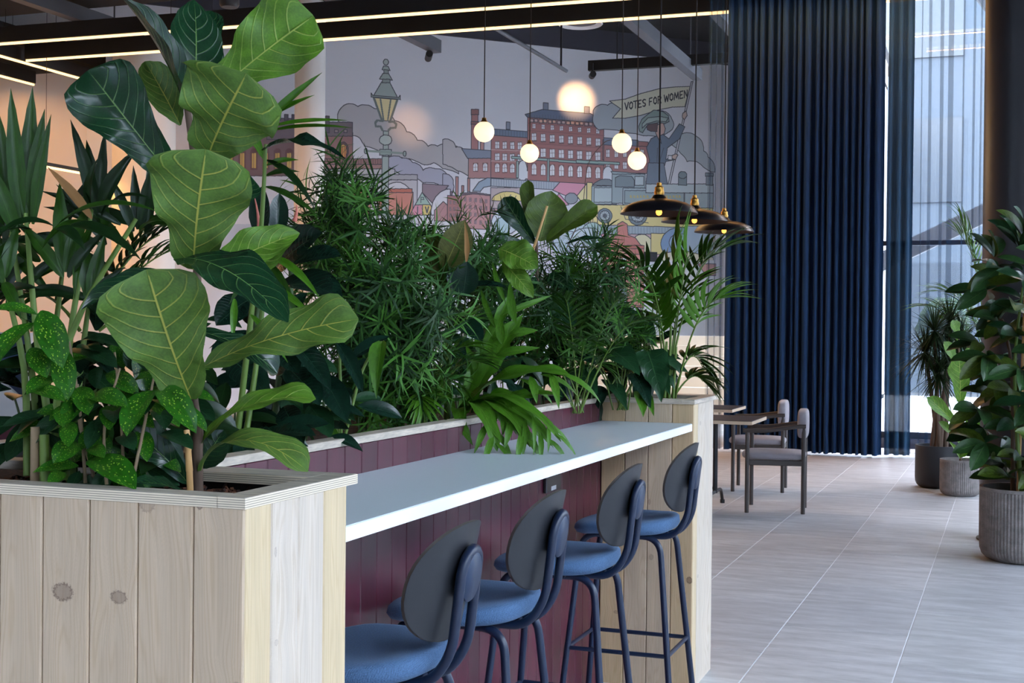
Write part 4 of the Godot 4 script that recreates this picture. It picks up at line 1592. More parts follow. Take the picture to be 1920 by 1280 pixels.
# short twigs crowded with narrow hanging leaves; a few shapes are made once and shared
func twig_mesh(v: int, leaf_len: float, leaf_w: float, n: int, length: float) -> ArrayMesh:
	var key := "twig %d %.3f %.3f %d %.3f" % [v, leaf_len, leaf_w, n, length]
	if mesh_cache.has(key):
		return mesh_cache[key]
	var r := RandomNumberGenerator.new()
	r.seed = 900 + v
	var st := mb()
	var pts := []
	for k in 7:
		var t := k / 6.0
		pts.append(Vector3(0.03 * sin(t * 3.0 + v), length * t, -0.12 * length * t * t))
	tube(st, pts, [0.002, 0.0018, 0.0016, 0.0014, 0.0012, 0.001, 0.0006], 4, false)
	st.set_smooth_group(0)
	for i in n:
		var t := 0.12 + 0.88 * i / n
		var k := int(t * 5.99)
		var p: Vector3 = pts[k].lerp(pts[k + 1], t * 6.0 - k)
		var a := i * 2.4 + r.randf() * 0.8
		var d := Vector3(cos(a), 0.55 + 0.35 * t + r.randf_range(-0.3, 0.3), sin(a)).normalized()
		var l := leaf_len * r.randf_range(0.7, 1.15)
		var side := d.cross(Vector3(r.randf() - 0.5, 1, r.randf() - 0.5)).normalized()
		var nrm := side.cross(d)
		var q := []
		for j in 5:
			var s := j / 4.0
			var c := p + d * l * s - nrm * l * 0.28 * s * s
			var w: float = leaf_w * 0.5 * [0.5, 1.0, 0.95, 0.6, 0.04][j]
			q.append([c - side * w, c + side * w])
		for j in 4:
			quad(st, q[j][0], q[j + 1][0], q[j + 1][1], q[j][1])
	var m := fin(st)
	mesh_cache[key] = m
	return m

# a bush of twigs filling an ellipsoid; droop turns the twigs outwards and down
func twiggy(o: Node3D, c: Vector3, r: Vector3, n: int, leaf_len: float, leaf_w: float, per: int, length: float, mats: Array, droop := 0.5) -> void:
	for i in n:
		var d := Vector3(rng.randfn(), rng.randfn(), rng.randfn()).normalized()
		var p := c + d * r * pow(rng.randf(), 0.45)
		var out: Vector3 = (d * Vector3(1, 0.5, 1) + Vector3(0, 0.6 - droop * rng.randf() * 1.6, 0) + Vector3(rng.randf() - 0.5, rng.randf() - 0.5, rng.randf() - 0.5) * 0.7).normalized()
		var x := out.cross(Vector3(rng.randf() - 0.5, rng.randf() - 0.5, rng.randf() - 0.5)).normalized()
		var b := Basis(x, out, x.cross(out)).scaled_local(Vector3.ONE * rng.randf_range(0.75, 1.2))
		put("leafy_twig", twig_mesh(rng.randi() % 6, leaf_len, leaf_w, per, length), M[mats[rng.randi() % mats.size()]], o, Transform3D(b, p - o.position))

# loose leaves filling an ellipsoid, held out from its middle
func filler(o: Node3D, c: Vector3, r: Vector3, n: int, l: float, w: float, shape: String, mats: Array, hang := 0.3, bend := 0.6, rows := 8) -> void:
	for i in n:
		var d := Vector3(rng.randfn(), rng.randfn(), rng.randfn()).normalized()
		var p := c + d * r * pow(rng.randf(), 0.5)
		var dir := (d * Vector3(1, 0.4, 1) + Vector3(rng.randf() - 0.5, rng.randf() - 0.5 - hang, rng.randf() - 0.5)).normalized()
		var s := rng.randf_range(0.75, 1.2)
		var f := (Vector3.UP * 0.7 + face(0.2, 0.2, 0.7) + d * 0.5).normalized()
		leaf(o, o.position, "leaf", p, p + dir * l * s, w * s, f, mats[rng.randi() % mats.size()], shape, snappedf(bend * rng.randf_range(0.5, 1.5), 0.3), 0.3, 0.0, 2.0, 0.0, rows, 4)

func plant(called: String, label: String, category: String, base: Vector3, group := "") -> Node3D:
	return thing(called, label, category, base, 0.0, group)

func fig_plant() -> void:
	# the big fiddle-leaf fig in the near box
	var D := 2.42
	var base := at(371, 917, D)
	var o := plant("fiddle_leaf_fig", "tall fiddle leaf fig with huge veined leaves at the near planter end", "plant", base)
	stem(o, "stem", [base - Vector3(0, 0.02, 0), at(370, 860, D), at(371, 800, D), at(362, 742, D), at(368, 640, D), at(370, 500, D), at(376, 380, D), at(362, 280, D), at(350, 195, D)], 0.011, 0.006, "stem_brown", 8)
	var L := "fiddle"
	leaves(o, "leaf", [
		[347, 205, 2.42, 226, -6, 2.36, 78, "fig_top", "rubber", 0.5, 0.9, 0.1, [0.9, 0.35, 0.35]],
		[362, 200, 2.44, 364, 0, 2.50, 112, "fig_top", "rubber", 0.4, 0.1, 0.05, [0.58, 0.42, 0.7]],
		[372, 182, 2.50, 395, 20, 2.60, 60, "fig_top", L, 0.3, 0.2, 0.1, [0.1, 0.1, 1.0]],
		[397, 182, 2.40, 588, 30, 2.38, 168, "fig_light", L, 0.5, 0.3, 0.25, [-0.2, -0.1, 1.0]],
		[390, 292, 2.36, 462, 138, 2.24, 222, "fig_under", L, 0.5, 0.2, 0.3, [-0.1, -0.3, 1.0]],
		[362, 505, 2.30, 386, 280, 2.18, 205, "fig_under", L, 0.5, 0.15, 0.25, [0.05, -0.1, 1.0]],
		[322, 332, 2.44, 165, 132, 2.40, 150, "fig_top", L, 0.5, 0.3, 0.2, [-0.15, 0.35, 1.0]],
		[338, 235, 2.47, 272, 115, 2.50, 76, "fig_under", "rubber", 0.5, 0.5, 0.1, [0.2, 0.2, 1.0]],
		[358, 748, 2.34, 275, 505, 2.24, 218, "fig_under", L, 0.5, 0.25, 0.2, [0.1, -0.2, 1.0]],
		[332, 515, 2.38, 152, 580, 2.34, 62, "fig_top", "rubber", 0.7, 0.4, 0.1, [-0.2, 0.6, 0.7]],
		[330, 484, 2.30, 540, 604, 2.14, 128, "fig_top", "rubber", 0.9, 0.2, 0.15, [0.25, 0.75, 0.65]],
		[384, 686, 2.36, 672, 598, 2.30, 112, "fig_under", L, 0.6, 0.2, 0.3, [0.0, 0.5, 0.9]],
		[396, 512, 2.42, 562, 437, 2.44, 84, "fig_light", "rubber", 0.6, 0.4, 0.15, [-0.2, 0.3, 1.0]],
		[378, 832, 2.42, 592, 748, 2.40, 70, "fig_light", L, 1.3, 0.3, 0.2, [0.1, 0.85, 0.5]],
		[376, 888, 2.42, 577, 884, 2.28, 74, "fig_under", L, 1.9, 0.3, 0.15, [0.1, 0.8, 0.5]],
		[352, 905, 2.42, 240, 800, 2.36, 80, "fig_top", L, 0.7, 0.3, 0.1, [-0.1, 0.6, 0.7]],
		[374, 878, 2.45, 420, 806, 2.46, 66, "fig_top", "rubber", 0.4, 0.2, 0.0, [0.2, 0.4, 0.9]],
		[348, 925, 2.36, 248, 905, 2.28, 52, "fig_top", "rubber", 0.6, 0.2, 0.1, [0.0, 0.9, 0.5]],
		[366, 620, 2.46, 520, 700, 2.50, 70, "fig_top", L, 0.9, 0.3, 0.1, [0.2, 0.7, 0.6]],
		[372, 420, 2.50, 470, 330, 2.56, 90, "fig_top", L, 0.5, 0.2, 0.1, [0.2, 0.3, 0.9]],
	], 22, 8)
	# brown tip on the uppermost right leaf
	var s := plant("bamboo_stake", "straight bamboo stake beside the fiddle leaf fig stem", "stake", at(358, 922, 2.34))
	var st := mb()
	var top := at(350, 806, 2.36) - s.position
	tube(st, [Vector3(0, -0.03, 0), top * 0.33, top * 0.34, top * 0.66, top * 0.67, top], [0.0062, 0.006, 0.0066, 0.0058, 0.0064, 0.0055], 10)
	obj("cane", st, M.bamboo, s)

func near_palm() -> void:
	var base := at(90, 892, 2.45)
	var o := plant("kentia_palm", "dark green kentia palm with upright stems at the far left", "plant", base)
	var D := 2.5
	var stems := [[108, 888, 2.42, 70, 640, 48, 400], [122, 892, 2.45, 128, 660, 172, 392], [75, 886, 2.5, 60, 700, 20, 430], [96, 890, 2.4, 128, 640, 255, 410], [62, 884, 2.55, 98, 660, 118, 500], [132, 896, 2.5, 150, 700, 168, 560], [52, 884, 2.45, 45, 690, 5, 520]]
	for q in stems:
		stem(o, "stalk", [at(q[0], q[1] + 8, q[2]), at(q[3], q[4], q[2] + 0.03), at(q[5], q[6], q[2] + 0.06)], 0.0085, 0.004, "stem_green", 8)
	stem(o, "dry_stalk", [at(66, 905, 2.38), at(66, 800, 2.38)], 0.009, 0.008, "stem_pale", 8)
	stem(o, "cut_stalk", [at(84, 905, 2.36), at(83, 815, 2.37)], 0.009, 0.009, "stem_green", 8)
	var P := "palm"
	var K := "palm_dark"
	var f := "leaflet"
	var list := [
		[40, 420, 2.5, 20, 165, 2.48, 34, P, f, 0.4, 0.4, 0.0], [52, 420, 2.5, 61, 163, 2.5, 40, P, f, 0.2, 0.4, 0.0], [58, 400, 2.5, 84, 204, 2.48, 30, P, f, 0.4, 0.4, 0.0], [62, 420, 2.5, 96, 214, 2.46, 24, P, f, 0.3, 0.4, 0.0], [24, 420, 2.52, -4, 205, 2.5, 36, P, f, 0.4, 0.4, 0.0],
		[30, 440, 2.5, -30, 290, 2.46, 34, P, f, 0.6, 0.4, 0.0], [60, 430, 2.46, -40, 470, 2.4, 30, K, f, 1.2, 0.4, 0.0, [-0.2, 0.8, 0.5]], [40, 440, 2.46, -20, 540, 2.4, 26, P, f, 0.9, 0.4, 0.0, [-0.2, 0.8, 0.5]],
		[182, 400, 2.5, 132, 224, 2.46, 30, K, f, 0.5, 0.4, 0.0], [184, 390, 2.5, 162, 262, 2.54, 26, K, f, 0.3, 0.4, 0.0], [186, 390, 2.5, 197, 244, 2.5, 24, K, f, 0.2, 0.4, 0.0], [190, 400, 2.5, 257, 280, 2.46, 34, K, f, 1.0, 0.4, 0.0], [192, 404, 2.5, 282, 372, 2.44, 26, K, f, 1.2, 0.4, 0.0, [0.1, 0.8, 0.5]],
		[172, 410, 2.48, 88, 312, 2.44, 22, "dry_leaf", f, 0.4, 0.4, 0.0], [166, 415, 2.46, 78, 470, 2.4, 30, P, f, 1.1, 0.4, 0.0, [-0.2, 0.8, 0.5]], [176, 420, 2.45, 140, 560, 2.4, 26, P, f, 0.7, 0.4, 0.0, [-0.2, 0.6, 0.7]],
		[258, 430, 2.52, 250, 310, 2.52, 22, K, f, 0.3, 0.4, 0.0], [262, 430, 2.52, 286, 306, 2.52, 22, K, f, 0.4, 0.4, 0.0], [264, 432, 2.52, 330, 420, 2.46, 28, P, f, 1.0, 0.4, 0.0, [0.1, 0.8, 0.6]], [250, 434, 2.5, 205, 330, 2.48, 22, K, f, 0.6, 0.4, 0.0],
		[120, 430, 2.42, 265, 488, 2.34, 36, K, f, 1.1, 0.4, 0.0, [0.0, 0.85, 0.55]], [104, 430, 2.4, 160, 470, 2.36, 30, K, f, 1.2, 0.4, 0.0, [0.0, 0.85, 0.5]], [100, 424, 2.42, -10, 448, 2.36, 34, K, f, 1.3, 0.4, 0.0, [0.0, 0.9, 0.5]], [110, 420, 2.44, 300, 398, 2.4, 30, P, f, 1.0, 0.4, 0.0, [0.0, 0.9, 0.5]],
		[118, 520, 2.44, 40, 420, 2.46, 30, P, f, 0.6, 0.4, 0.0], [118, 510, 2.44, 112, 340, 2.5, 34, P, f, 0.3, 0.4, 0.0], [122, 510, 2.44, 168, 380, 2.5, 30, P, f, 0.4, 0.4, 0.0], [128, 520, 2.42, 205, 430, 2.4, 26, K, f, 0.8, 0.4, 0.0],
		[168, 570, 2.46, 150, 420, 2.48, 30, P, f, 0.3, 0.4, 0.0], [168, 565, 2.46, 196, 440, 2.48, 30, P, f, 0.3, 0.4, 0.0], [172, 570, 2.44, 236, 500, 2.4, 24, K, f, 0.7, 0.4, 0.0], [5, 530, 2.42, -40, 420, 2.4, 28, P, f, 0.4, 0.4, 0.0], [8, 530, 2.42, 40, 600, 2.36, 26, P, f, 0.9, 0.4, 0.0, [0.0, 0.8, 0.6]], [10, 520, 2.42, 34, 420, 2.44, 30, P, f, 0.4, 0.4, 0.0],
	]
	leaves(o, "leaflet", list, 12, 4)
	rng.seed = 13
	for i in 46:      # more leaflets closing the crown
		var p := at(rng.randf_range(-10, 290), rng.randf_range(400, 560), rng.randf_range(2.52, 2.66))
		var q := p + (Vector3.UP * rng.randf_range(-0.4, 1.0) + face(rng.randf_range(-1, 1), 0.0, rng.randf_range(-0.3, 0.5))).normalized() * rng.randf_range(0.1, 0.17)
		leaf(o, o.position, "leaflet", p, q, rng.randf_range(0.02, 0.03), face(rng.randf_range(-0.5, 0.5), 0.4, 0.8), ["palm_dark", "palm_dark", "palm"][rng.randi() % 3], "leaflet", [0.3, 0.6, 0.9][rng.randi() % 3], 0.4)
	# low, thin, dark fronds behind
	rng.seed = 12
	for q in [[190, 545, 2.62, 240, 500, 320, 470], [175, 540, 2.6, 230, 470, 300, 440], [150, 560, 2.6, 90, 520, 20, 560], [185, 560, 2.62, 260, 560, 310, 600], [60, 560, 2.6, 30, 520, -20, 560], [215, 470, 2.66, 262, 420, 330, 400]]:
		frond(o, at(q[0], q[1] + 60, q[2]), at(q[3], q[4], q[2] + 0.03), at(q[5], q[6], q[2] + 0.06), 9, 0.105, 0.013, ["palm_dark", "palm"][rng.randi() % 2], 0.25, 0.85, 0.25)

func spotted_plant() -> void:
	var base := at(232, 908, 2.36)
	var o := plant("spotted_dracaena", "bushy plant with yellow spotted green leaves in the near box", "plant", base)
	rng.seed = 31
	for q in [[160, 905, 2.38, 150, 770, 130, 640], [200, 908, 2.34, 196, 800, 225, 690], [232, 910, 2.36, 228, 800, 215, 660], [246, 912, 2.32, 270, 800, 290, 700], [180, 905, 2.4, 150, 800, 146, 720], [262, 908, 2.42, 300, 780, 320, 650]]:
		stem(o, "cane", [at(q[0], q[1], q[2]), at(q[3], q[4], q[2]), at(q[5], q[6], q[2])], 0.0034, 0.002, "stem_pale", 6)
	var S := "spotted"
	var R := "rubber"
	leaves(o, "leaf", [
		[78, 582, 2.34, 118, 690, 2.28, 58, S, R, 0.6, 0.3, 0.0], [68, 605, 2.33, -20, 700, 2.26, 50, S, R, 0.9, 0.3, 0.0, [-0.2, 0.7, 0.7]], [70, 590, 2.33, -10, 580, 2.3, 34, S, R, 0.8, 0.3, 0.0, [0, 0.8, 0.6]], [112, 650, 2.36, 128, 750, 2.3, 48, S, R, 0.5, 0.3, 0.0], [58, 652, 2.34, 88, 708, 2.3, 42, S, R, 0.5, 0.3, 0.0],
		[112, 712, 2.34, 50, 740, 2.28, 44, S, R, 1.0, 0.3, 0.0, [0, 0.8, 0.6]], [60, 732, 2.3, 122, 752, 2.26, 36, S, R, 0.7, 0.3, 0.0, [0, 0.8, 0.6]], [150, 725, 2.34, 165, 778, 2.28, 44, S, R, 0.5, 0.3, 0.0], [120, 760, 2.33, 116, 800, 2.28, 34, S, R, 0.4, 0.3, 0.0], [170, 745, 2.33, 240, 762, 2.26, 46, S, R, 0.8, 0.3, 0.0, [0, 0.7, 0.7]],
		[205, 760, 2.34, 205, 806, 2.28, 38, S, R, 0.5, 0.3, 0.0], [290, 732, 2.32, 238, 818, 2.24, 62, S, R, 0.7, 0.4, 0.0, [-0.3, 0.3, 0.9]], [298, 728, 2.32, 368, 812, 2.22, 56, S, R, 0.9, 0.4, 0.0, [0.3, 0.4, 0.9]], [130, 790, 2.34, 128, 838, 2.28, 36, S, R, 0.4, 0.3, 0.0], [170, 840, 2.34, 196, 858, 2.28, 34, S, R, 0.6, 0.3, 0.0],
		[168, 862, 2.32, 255, 918, 2.2, 66, S, R, 0.6, 0.25, 0.0, [0.1, 0.8, 0.6]], [145, 830, 2.36, 100, 868, 2.3, 46, S, R, 0.7, 0.3, 0.0], [120, 885, 2.34, 92, 912, 2.28, 30, S, R, 0.6, 0.3, 0.0], [200, 700, 2.38, 260, 740, 2.34, 40, S, R, 0.8, 0.3, 0.0], [232, 690, 2.4, 215, 640, 2.42, 38, S, R, 0.4, 0.3, 0.0],
		[150, 640, 2.38, 222, 650, 2.34, 34, "philo", R, 0.9, 0.3, 0.0, [0, 0.9, 0.5]], [152, 655, 2.38, 220, 690, 2.34, 40, "philo", R, 0.8, 0.3, 0.0, [0, 0.8, 0.6]], [258, 700, 2.4, 250, 640, 2.4, 48, "philo", R, 0.4, 0.2, 0.0], [250, 715, 2.36, 305, 705, 2.34, 26, S, R, 0.8, 0.3, 0.0, [0, 0.8, 0.6]],
	], 12, 6)
	filler(o, at(205, 770, 2.42), Vector3(0.14, 0.13, 0.06), 70, 0.085, 0.038, "rubber", ["spotted", "spotted", "philo"], 0.5)
	filler(o, at(170, 880, 2.40), Vector3(0.09, 0.03, 0.05), 14, 0.07, 0.03, "lance", ["philo", "spotted"], 0.2)

func rubber_plants() -> void:
	var base := at(492, 838, 3.12)
	var o := plant("rubber_plant", "dark leaved rubber plant behind the fiddle leaf fig", "plant", base)
	stem(o, "stem", [base - Vector3(0, 0.06, 0), at(488, 740, 3.15), at(480, 600, 3.15), at(500, 440, 3.12)], 0.011, 0.006, "stem_dark")
	stem(o, "stem", [base + Vector3(0.03, -0.06, 0), at(520, 730, 3.2), at(545, 560, 3.2), at(540, 430, 3.2)], 0.010, 0.005, "stem_dark")
	var B := "rubber"
	leaves(o, "leaf", [
		[512, 512, 3.14, 604, 436, 3.02, 92, B, B, 0.5, 0.3, 0.0, [0.1, 0.5, 0.8]], [462, 530, 3.0, 556, 438, 2.94, 62, "fig_light", B, 0.5, 0.4, 0.2, [-0.3, 0.2, 1]], [400, 500, 3.1, 545, 452, 3.02, 70, B, B, 0.6, 0.4, 0.0, [0.0, 0.8, 0.6]], [505, 545, 3.15, 642, 560, 2.98, 92, B, B, 0.8, 0.3, 0.0, [0.1, 0.8, 0.6]],
		[428, 668, 3.1, 502, 742, 2.98, 66, B, B, 0.5, 0.2, 0.0, [0.1, 0.5, 0.8]], [400, 705, 3.1, 404, 770, 3.02, 38, B, B, 0.4, 0.2, 0.0], [458, 768, 3.1, 535, 834, 2.98, 58, B, B, 0.5, 0.3, 0.0, [0.1, 0.6, 0.8]], [532, 762, 3.1, 570, 832, 3.0, 56, "rubber", B, 0.5, 0.4, 0.0, [-0.2, 0.5, 0.8]],
		[540, 632, 3.1, 620, 732, 2.98, 50, B, B, 0.5, 0.5, 0.0, [0.3, 0.4, 0.8]], [540, 690, 3.12, 600, 760, 3.0, 62, B, B, 0.5, 0.3, 0.0], [500, 640, 3.12, 560, 700, 3.02, 60, B, B, 0.5, 0.3, 0.0], [470, 620, 3.14, 400, 690, 3.06, 62, B, B, 0.6, 0.3, 0.0, [-0.2, 0.6, 0.7]], [510, 700, 3.16, 580, 640, 3.1, 60, B, B, 0.5, 0.3, 0.0],
		[518, 450, 3.12, 524, 362, 3.14, 40, "rubber", B, 0.2, 0.3, 0.0, [0.3, 0, 1]], [492, 452, 3.1, 490, 350, 3.12, 46, B, B, 0.3, 0.4, 0.0, [-0.2, 0.1, 1]], [470, 560, 3.14, 405, 610, 3.06, 66, B, B, 0.6, 0.3, 0.0], [560, 600, 3.14, 640, 640, 3.02, 60, B, B, 0.7, 0.3, 0.0, [0.2, 0.7, 0.6]], [545, 500, 3.2, 640, 480, 3.14, 64, B, B, 0.6, 0.3, 0.0, [0.2, 0.7, 0.6]],
		[600, 700, 3.14, 650, 790, 3.04, 56, B, B, 0.5, 0.3, 0.0], [580, 760, 3.12, 620, 820, 3.04, 50, "philo", B, 0.5, 0.3, 0.0], [630, 640, 3.1, 680, 735, 3.0, 34, "rubber", B, 0.5, 0.5, 0.0, [0.3, 0.3, 0.8]],
	], 14, 6)
	rng.seed = 61
	filler(o, at(510, 690, 3.25), Vector3(0.14, 0.16, 0.08), 26, 0.11, 0.055, "rubber", ["rubber", "rubber", "philo"], 0.4)
	for q in [[486, 440, 478, 372], [552, 415, 556, 384]]:
		stem(o, "leaf_sheath", [at(q[0], q[1], 3.08), at((q[0] + q[2]) * 0.5 + 2, (q[1] + q[3]) * 0.5, 3.08), at(q[2], q[3], 3.08)], 0.006, 0.001, "sheath", 7)
	# second rubber plant with olive backs, farther along
	base = at(838, 772, 4.2)
	o = plant("rubber_plant", "rubber plant with olive brown leaf backs in mid planter", "plant", base)
	stem(o, "stem", [base - Vector3(0, 0.08, 0), at(842, 640, 4.12), at(846, 500, 4.08)], 0.012, 0.008, "stem_dark")
	leaves(o, "leaf", [
		[838, 555, 4.05, 812, 432, 4.05, 60, "rubber_olive", B, 0.3, 0.4, 0.0, [-0.6, 0, 1]], [832, 505, 4.03, 872, 412, 3.99, 66, "rubber_olive", B, 0.2, 0.3, 0.0, [0.3, 0, 1]], [868, 555, 4.00, 876, 490, 3.95, 52, "rubber", B, 0.3, 0.2, 0.0, [0.1, 0.2, 1]], [850, 550, 4.05, 952, 540, 3.97, 34, B, B, 0.6, 0.4, 0.0, [0, 0.9, 0.4]],
		[846, 560, 4.10, 800, 600, 4.00, 50, B, B, 0.7, 0.3, 0.0], [850, 600, 4.10, 905, 640, 4.00, 46, B, B, 0.7, 0.3, 0.0], [838, 500, 4.15, 790, 480, 4.10, 40, B, B, 0.6, 0.3, 0.0], [856, 545, 4.05, 838, 500, 4.01, 34, "rubber", B, 0.3, 0.3, 0.0],
	], 12, 6)
	leaves(o, "dry_edge", [[874, 495, 3.97, 871, 414, 3.95, 13, "dry_leaf", "lance", 0.3, 0.6, 0.1, [0.5, 0, 1]]], 10, 4)

func fan_palm() -> void:
	# spiky palm behind the fig, leaflets fanning to the right
	var base := at(440, 812, 2.95)
	var o := plant("spiky_palm", "slender palm with pointed leaflets fanning out behind the fig", "plant", base)
	stem(o, "stalk", [base - Vector3(0, 0.06, 0), at(470, 600, 2.95), at(490, 420, 2.92), at(498, 270, 2.9)], 0.008, 0.004, "stem_green")
	stem(o, "stalk", [base + Vector3(0.02, -0.06, 0), at(486, 640, 3.0), at(500, 470, 3.0)], 0.008, 0.004, "stem_green")
	var f := "leaflet"
	var P := "palm_bright"
	leaves(o, "leaflet", [
		[498, 228, 2.9, 604, 136, 2.84, 20, P, f, 0.1, 0.4, 0.0], [500, 222, 2.9, 590, 178, 2.86, 16, P, f, 0.2, 0.4, 0.0], [500, 240, 2.9, 652, 226, 2.82, 22, P, f, 0.2, 0.4, 0.0, [0, 0.8, 0.6]], [498, 248, 2.9, 660, 240, 2.84, 16, P, f, 0.3, 0.4, 0.0, [0, 0.8, 0.6]], [492, 282, 2.9, 648, 298, 2.78, 44, "rubber", "lance", 0.9, 0.4, 0.3, [0, 0.9, 0.5]],
		[498, 300, 2.92, 590, 392, 2.86, 22, "palm_dark", f, 0.9, 0.4, 0.0, [0.2, 0.7, 0.6]], [498, 330, 2.94, 562, 322, 2.9, 16, "palm", f, 0.5, 0.4, 0.0], [498, 350, 2.94, 600, 408, 2.88, 16, "palm", f, 0.7, 0.4, 0.0], [496, 300, 2.92, 440, 200, 2.96, 20, P, f, 0.4, 0.4, 0.0], [500, 310, 2.92, 560, 300, 2.9, 16, P, f, 0.6, 0.4, 0.0],
		[500, 480, 3.0, 600, 560, 2.9, 24, P, f, 0.8, 0.4, 0.0, [0.1, 0.8, 0.6]], [500, 490, 3.0, 560, 600, 2.92, 20, "palm", f, 0.8, 0.4, 0.0], [498, 480, 3.0, 430, 570, 2.95, 20, "palm", f, 0.8, 0.4, 0.0], [500, 470, 3.0, 560, 420, 3.0, 20, "palm_dark", f, 0.5, 0.4, 0.0], [505, 540, 2.95, 590, 600, 2.88, 18, P, f, 0.9, 0.4, 0.0], [440, 560, 2.9, 436, 640, 2.86, 16, P, f, 0.6, 0.4, 0.0], [470, 590, 2.9, 540, 680, 2.84, 16, P, f, 0.6, 0.4, 0.0],
	], 12, 4)

func needle_bushes() -> void:
	rng.seed = 100
	var N := ["needle", "needle_deep", "needle", "needle_light", "needle_deep"]
	var specs := [
		["tall bush of fine drooping needle leaves, largest in the planter", 690, 800, 3.95, [[672, 480, 4.0, 0.15, 0.18, 0.12, 90], [725, 610, 3.95, 0.15, 0.14, 0.12, 75], [690, 680, 3.95, 0.14, 0.12, 0.09, 60], [655, 370, 4.05, 0.06, 0.06, 0.05, 14], [715, 735, 4.0, 0.12, 0.05, 0.07, 24]]],
		["narrow leaved bush rising behind the olive rubber plant", 880, 770, 4.95, [[880, 470, 5.0, 0.10, 0.14, 0.08, 34], [900, 560, 4.95, 0.12, 0.14, 0.08, 36]]],
		["feathery needle bush in front of the red gabled house", 1090, 745, 5.3, [[1090, 510, 5.3, 0.16, 0.15, 0.09, 60], [1130, 600, 5.25, 0.13, 0.13, 0.09, 40], [1020, 600, 5.1, 0.14, 0.15, 0.08, 44]]],
	]
	for s in specs:
		var base := at(s[1], s[2], s[3])
		var o := plant("needle_bush", s[0], "plant", base, "fine leaved bushes in the planter")
		for e in s[4]:
			var c := at(e[0], e[1], e[2])
			for k in 3:
				var t := c + Vector3(rng.randf_range(-0.5, 0.5) * e[3], e[4] * 0.7, rng.randf_range(-0.5, 0.5) * e[5])
				stem(o, "branch", [base + Vector3(rng.randf_range(-0.05, 0.05), -0.06, rng.randf_range(-0.05, 0.05)), base.lerp(c, 0.6) + Vector3(rng.randf_range(-0.05, 0.05), 0, 0), t], 0.005, 0.0015, "stem_dark", 5)
			twiggy(o, c, Vector3(e[3], e[4], e[5]), e[6], 0.092, 0.0066, 22, 0.14, N, 0.85)

func parlour_palms() -> void:
	rng.seed = 210
	var specs := [
		["bright parlour palm spreading low in the middle of the planter", 770, 790, 4.05, [[650, 690], [690, 740], [880, 600], [900, 680], [845, 720], [760, 640], [700, 610], [840, 570], [790, 760], [880, 650], [740, 570]], 0.12, "palm_bright"],
		["small feathery palm between the fern and the philodendron", 1085, 745, 5.0, [[1010, 640], [1160, 560], [1100, 640], [1180, 640], [1030, 700], [1135, 690], [960, 690], [1060, 560], [1200, 600]], 0.11, "palm"],
		["parlour palm standing behind the bright fern", 960, 750, 5.0, [[880, 560], [930, 520], [1010, 550], [1040, 620], [900, 620], [985, 500]], 0.12, "palm"],
	]
	for s in specs:
		var base := at(s[1], s[2], s[3])
		var o := plant("parlour_palm", s[0], "plant", base, "feathery parlour palms in the planter")
		for q in s[4]:
			var d: float = s[3] + rng.randf_range(-0.22, 0.12)
			var tip := at(q[0], q[1], d)
			var mid := base.lerp(tip, 0.6) + Vector3(0, 0.12, 0)
			frond(o, base + Vector3(rng.randf_range(-0.03, 0.03), -0.06, rng.randf_range(-0.03, 0.03)), mid, tip, 11, s[5], 0.012, [s[6], s[6], "palm"][rng.randi() % 3], 0.4, 0.8, 0.35, Vector3.UP, 0.0032)

func right_kentia() -> void:
	rng.seed = 300
	var base := at(1254, 738, 5.45)
	var o := plant("kentia_palm", "kentia palm arching over the far planter end beside the curtain", "plant", base)
	var fronds := [[1250, 600, 1272, 560, 1290, 470, 0.2], [1262, 620, 1290, 480, 1352, 470, 0.17], [1248, 600, 1240, 470, 1178, 500, 0.17], [1262, 640, 1300, 560, 1352, 560, 0.17], [1245, 640, 1210, 560, 1168, 610, 0.13], [1262, 660, 1290, 620, 1318, 690, 0.13], [1240, 650, 1262, 580, 1282, 540, 0.19], [1240, 660, 1220, 640, 1190, 690, 0.12], [1268, 690, 1296, 680, 1318, 715, 0.11], [1250, 640, 1240, 580, 1222, 560, 0.14]]
	var k := 0
	for q in fronds:
		var d := 5.45 + rng.randf_range(-0.14, 0.14)
		frond(o, base + Vector3(rng.randf_range(-0.02, 0.02), -0.06, rng.randf_range(-0.02, 0.02)), at(q[2], q[3], d), at(q[4], q[5], d), 10, q[6] * 1.3, 0.026, ["palm_bright", "palm", "palm"][k % 3], 0.46, 0.85, 0.22, Vector3.UP, 0.0055, 8)
		k += 1
	for q in [[1246, 745, 1250, 640], [1262, 745, 1268, 650], [1254, 748, 1258, 610]]:
		stem(o, "stalk", [at(q[0], q[1], 5.42), at(q[2], q[3], 5.42)], 0.008, 0.005, "stem_green")

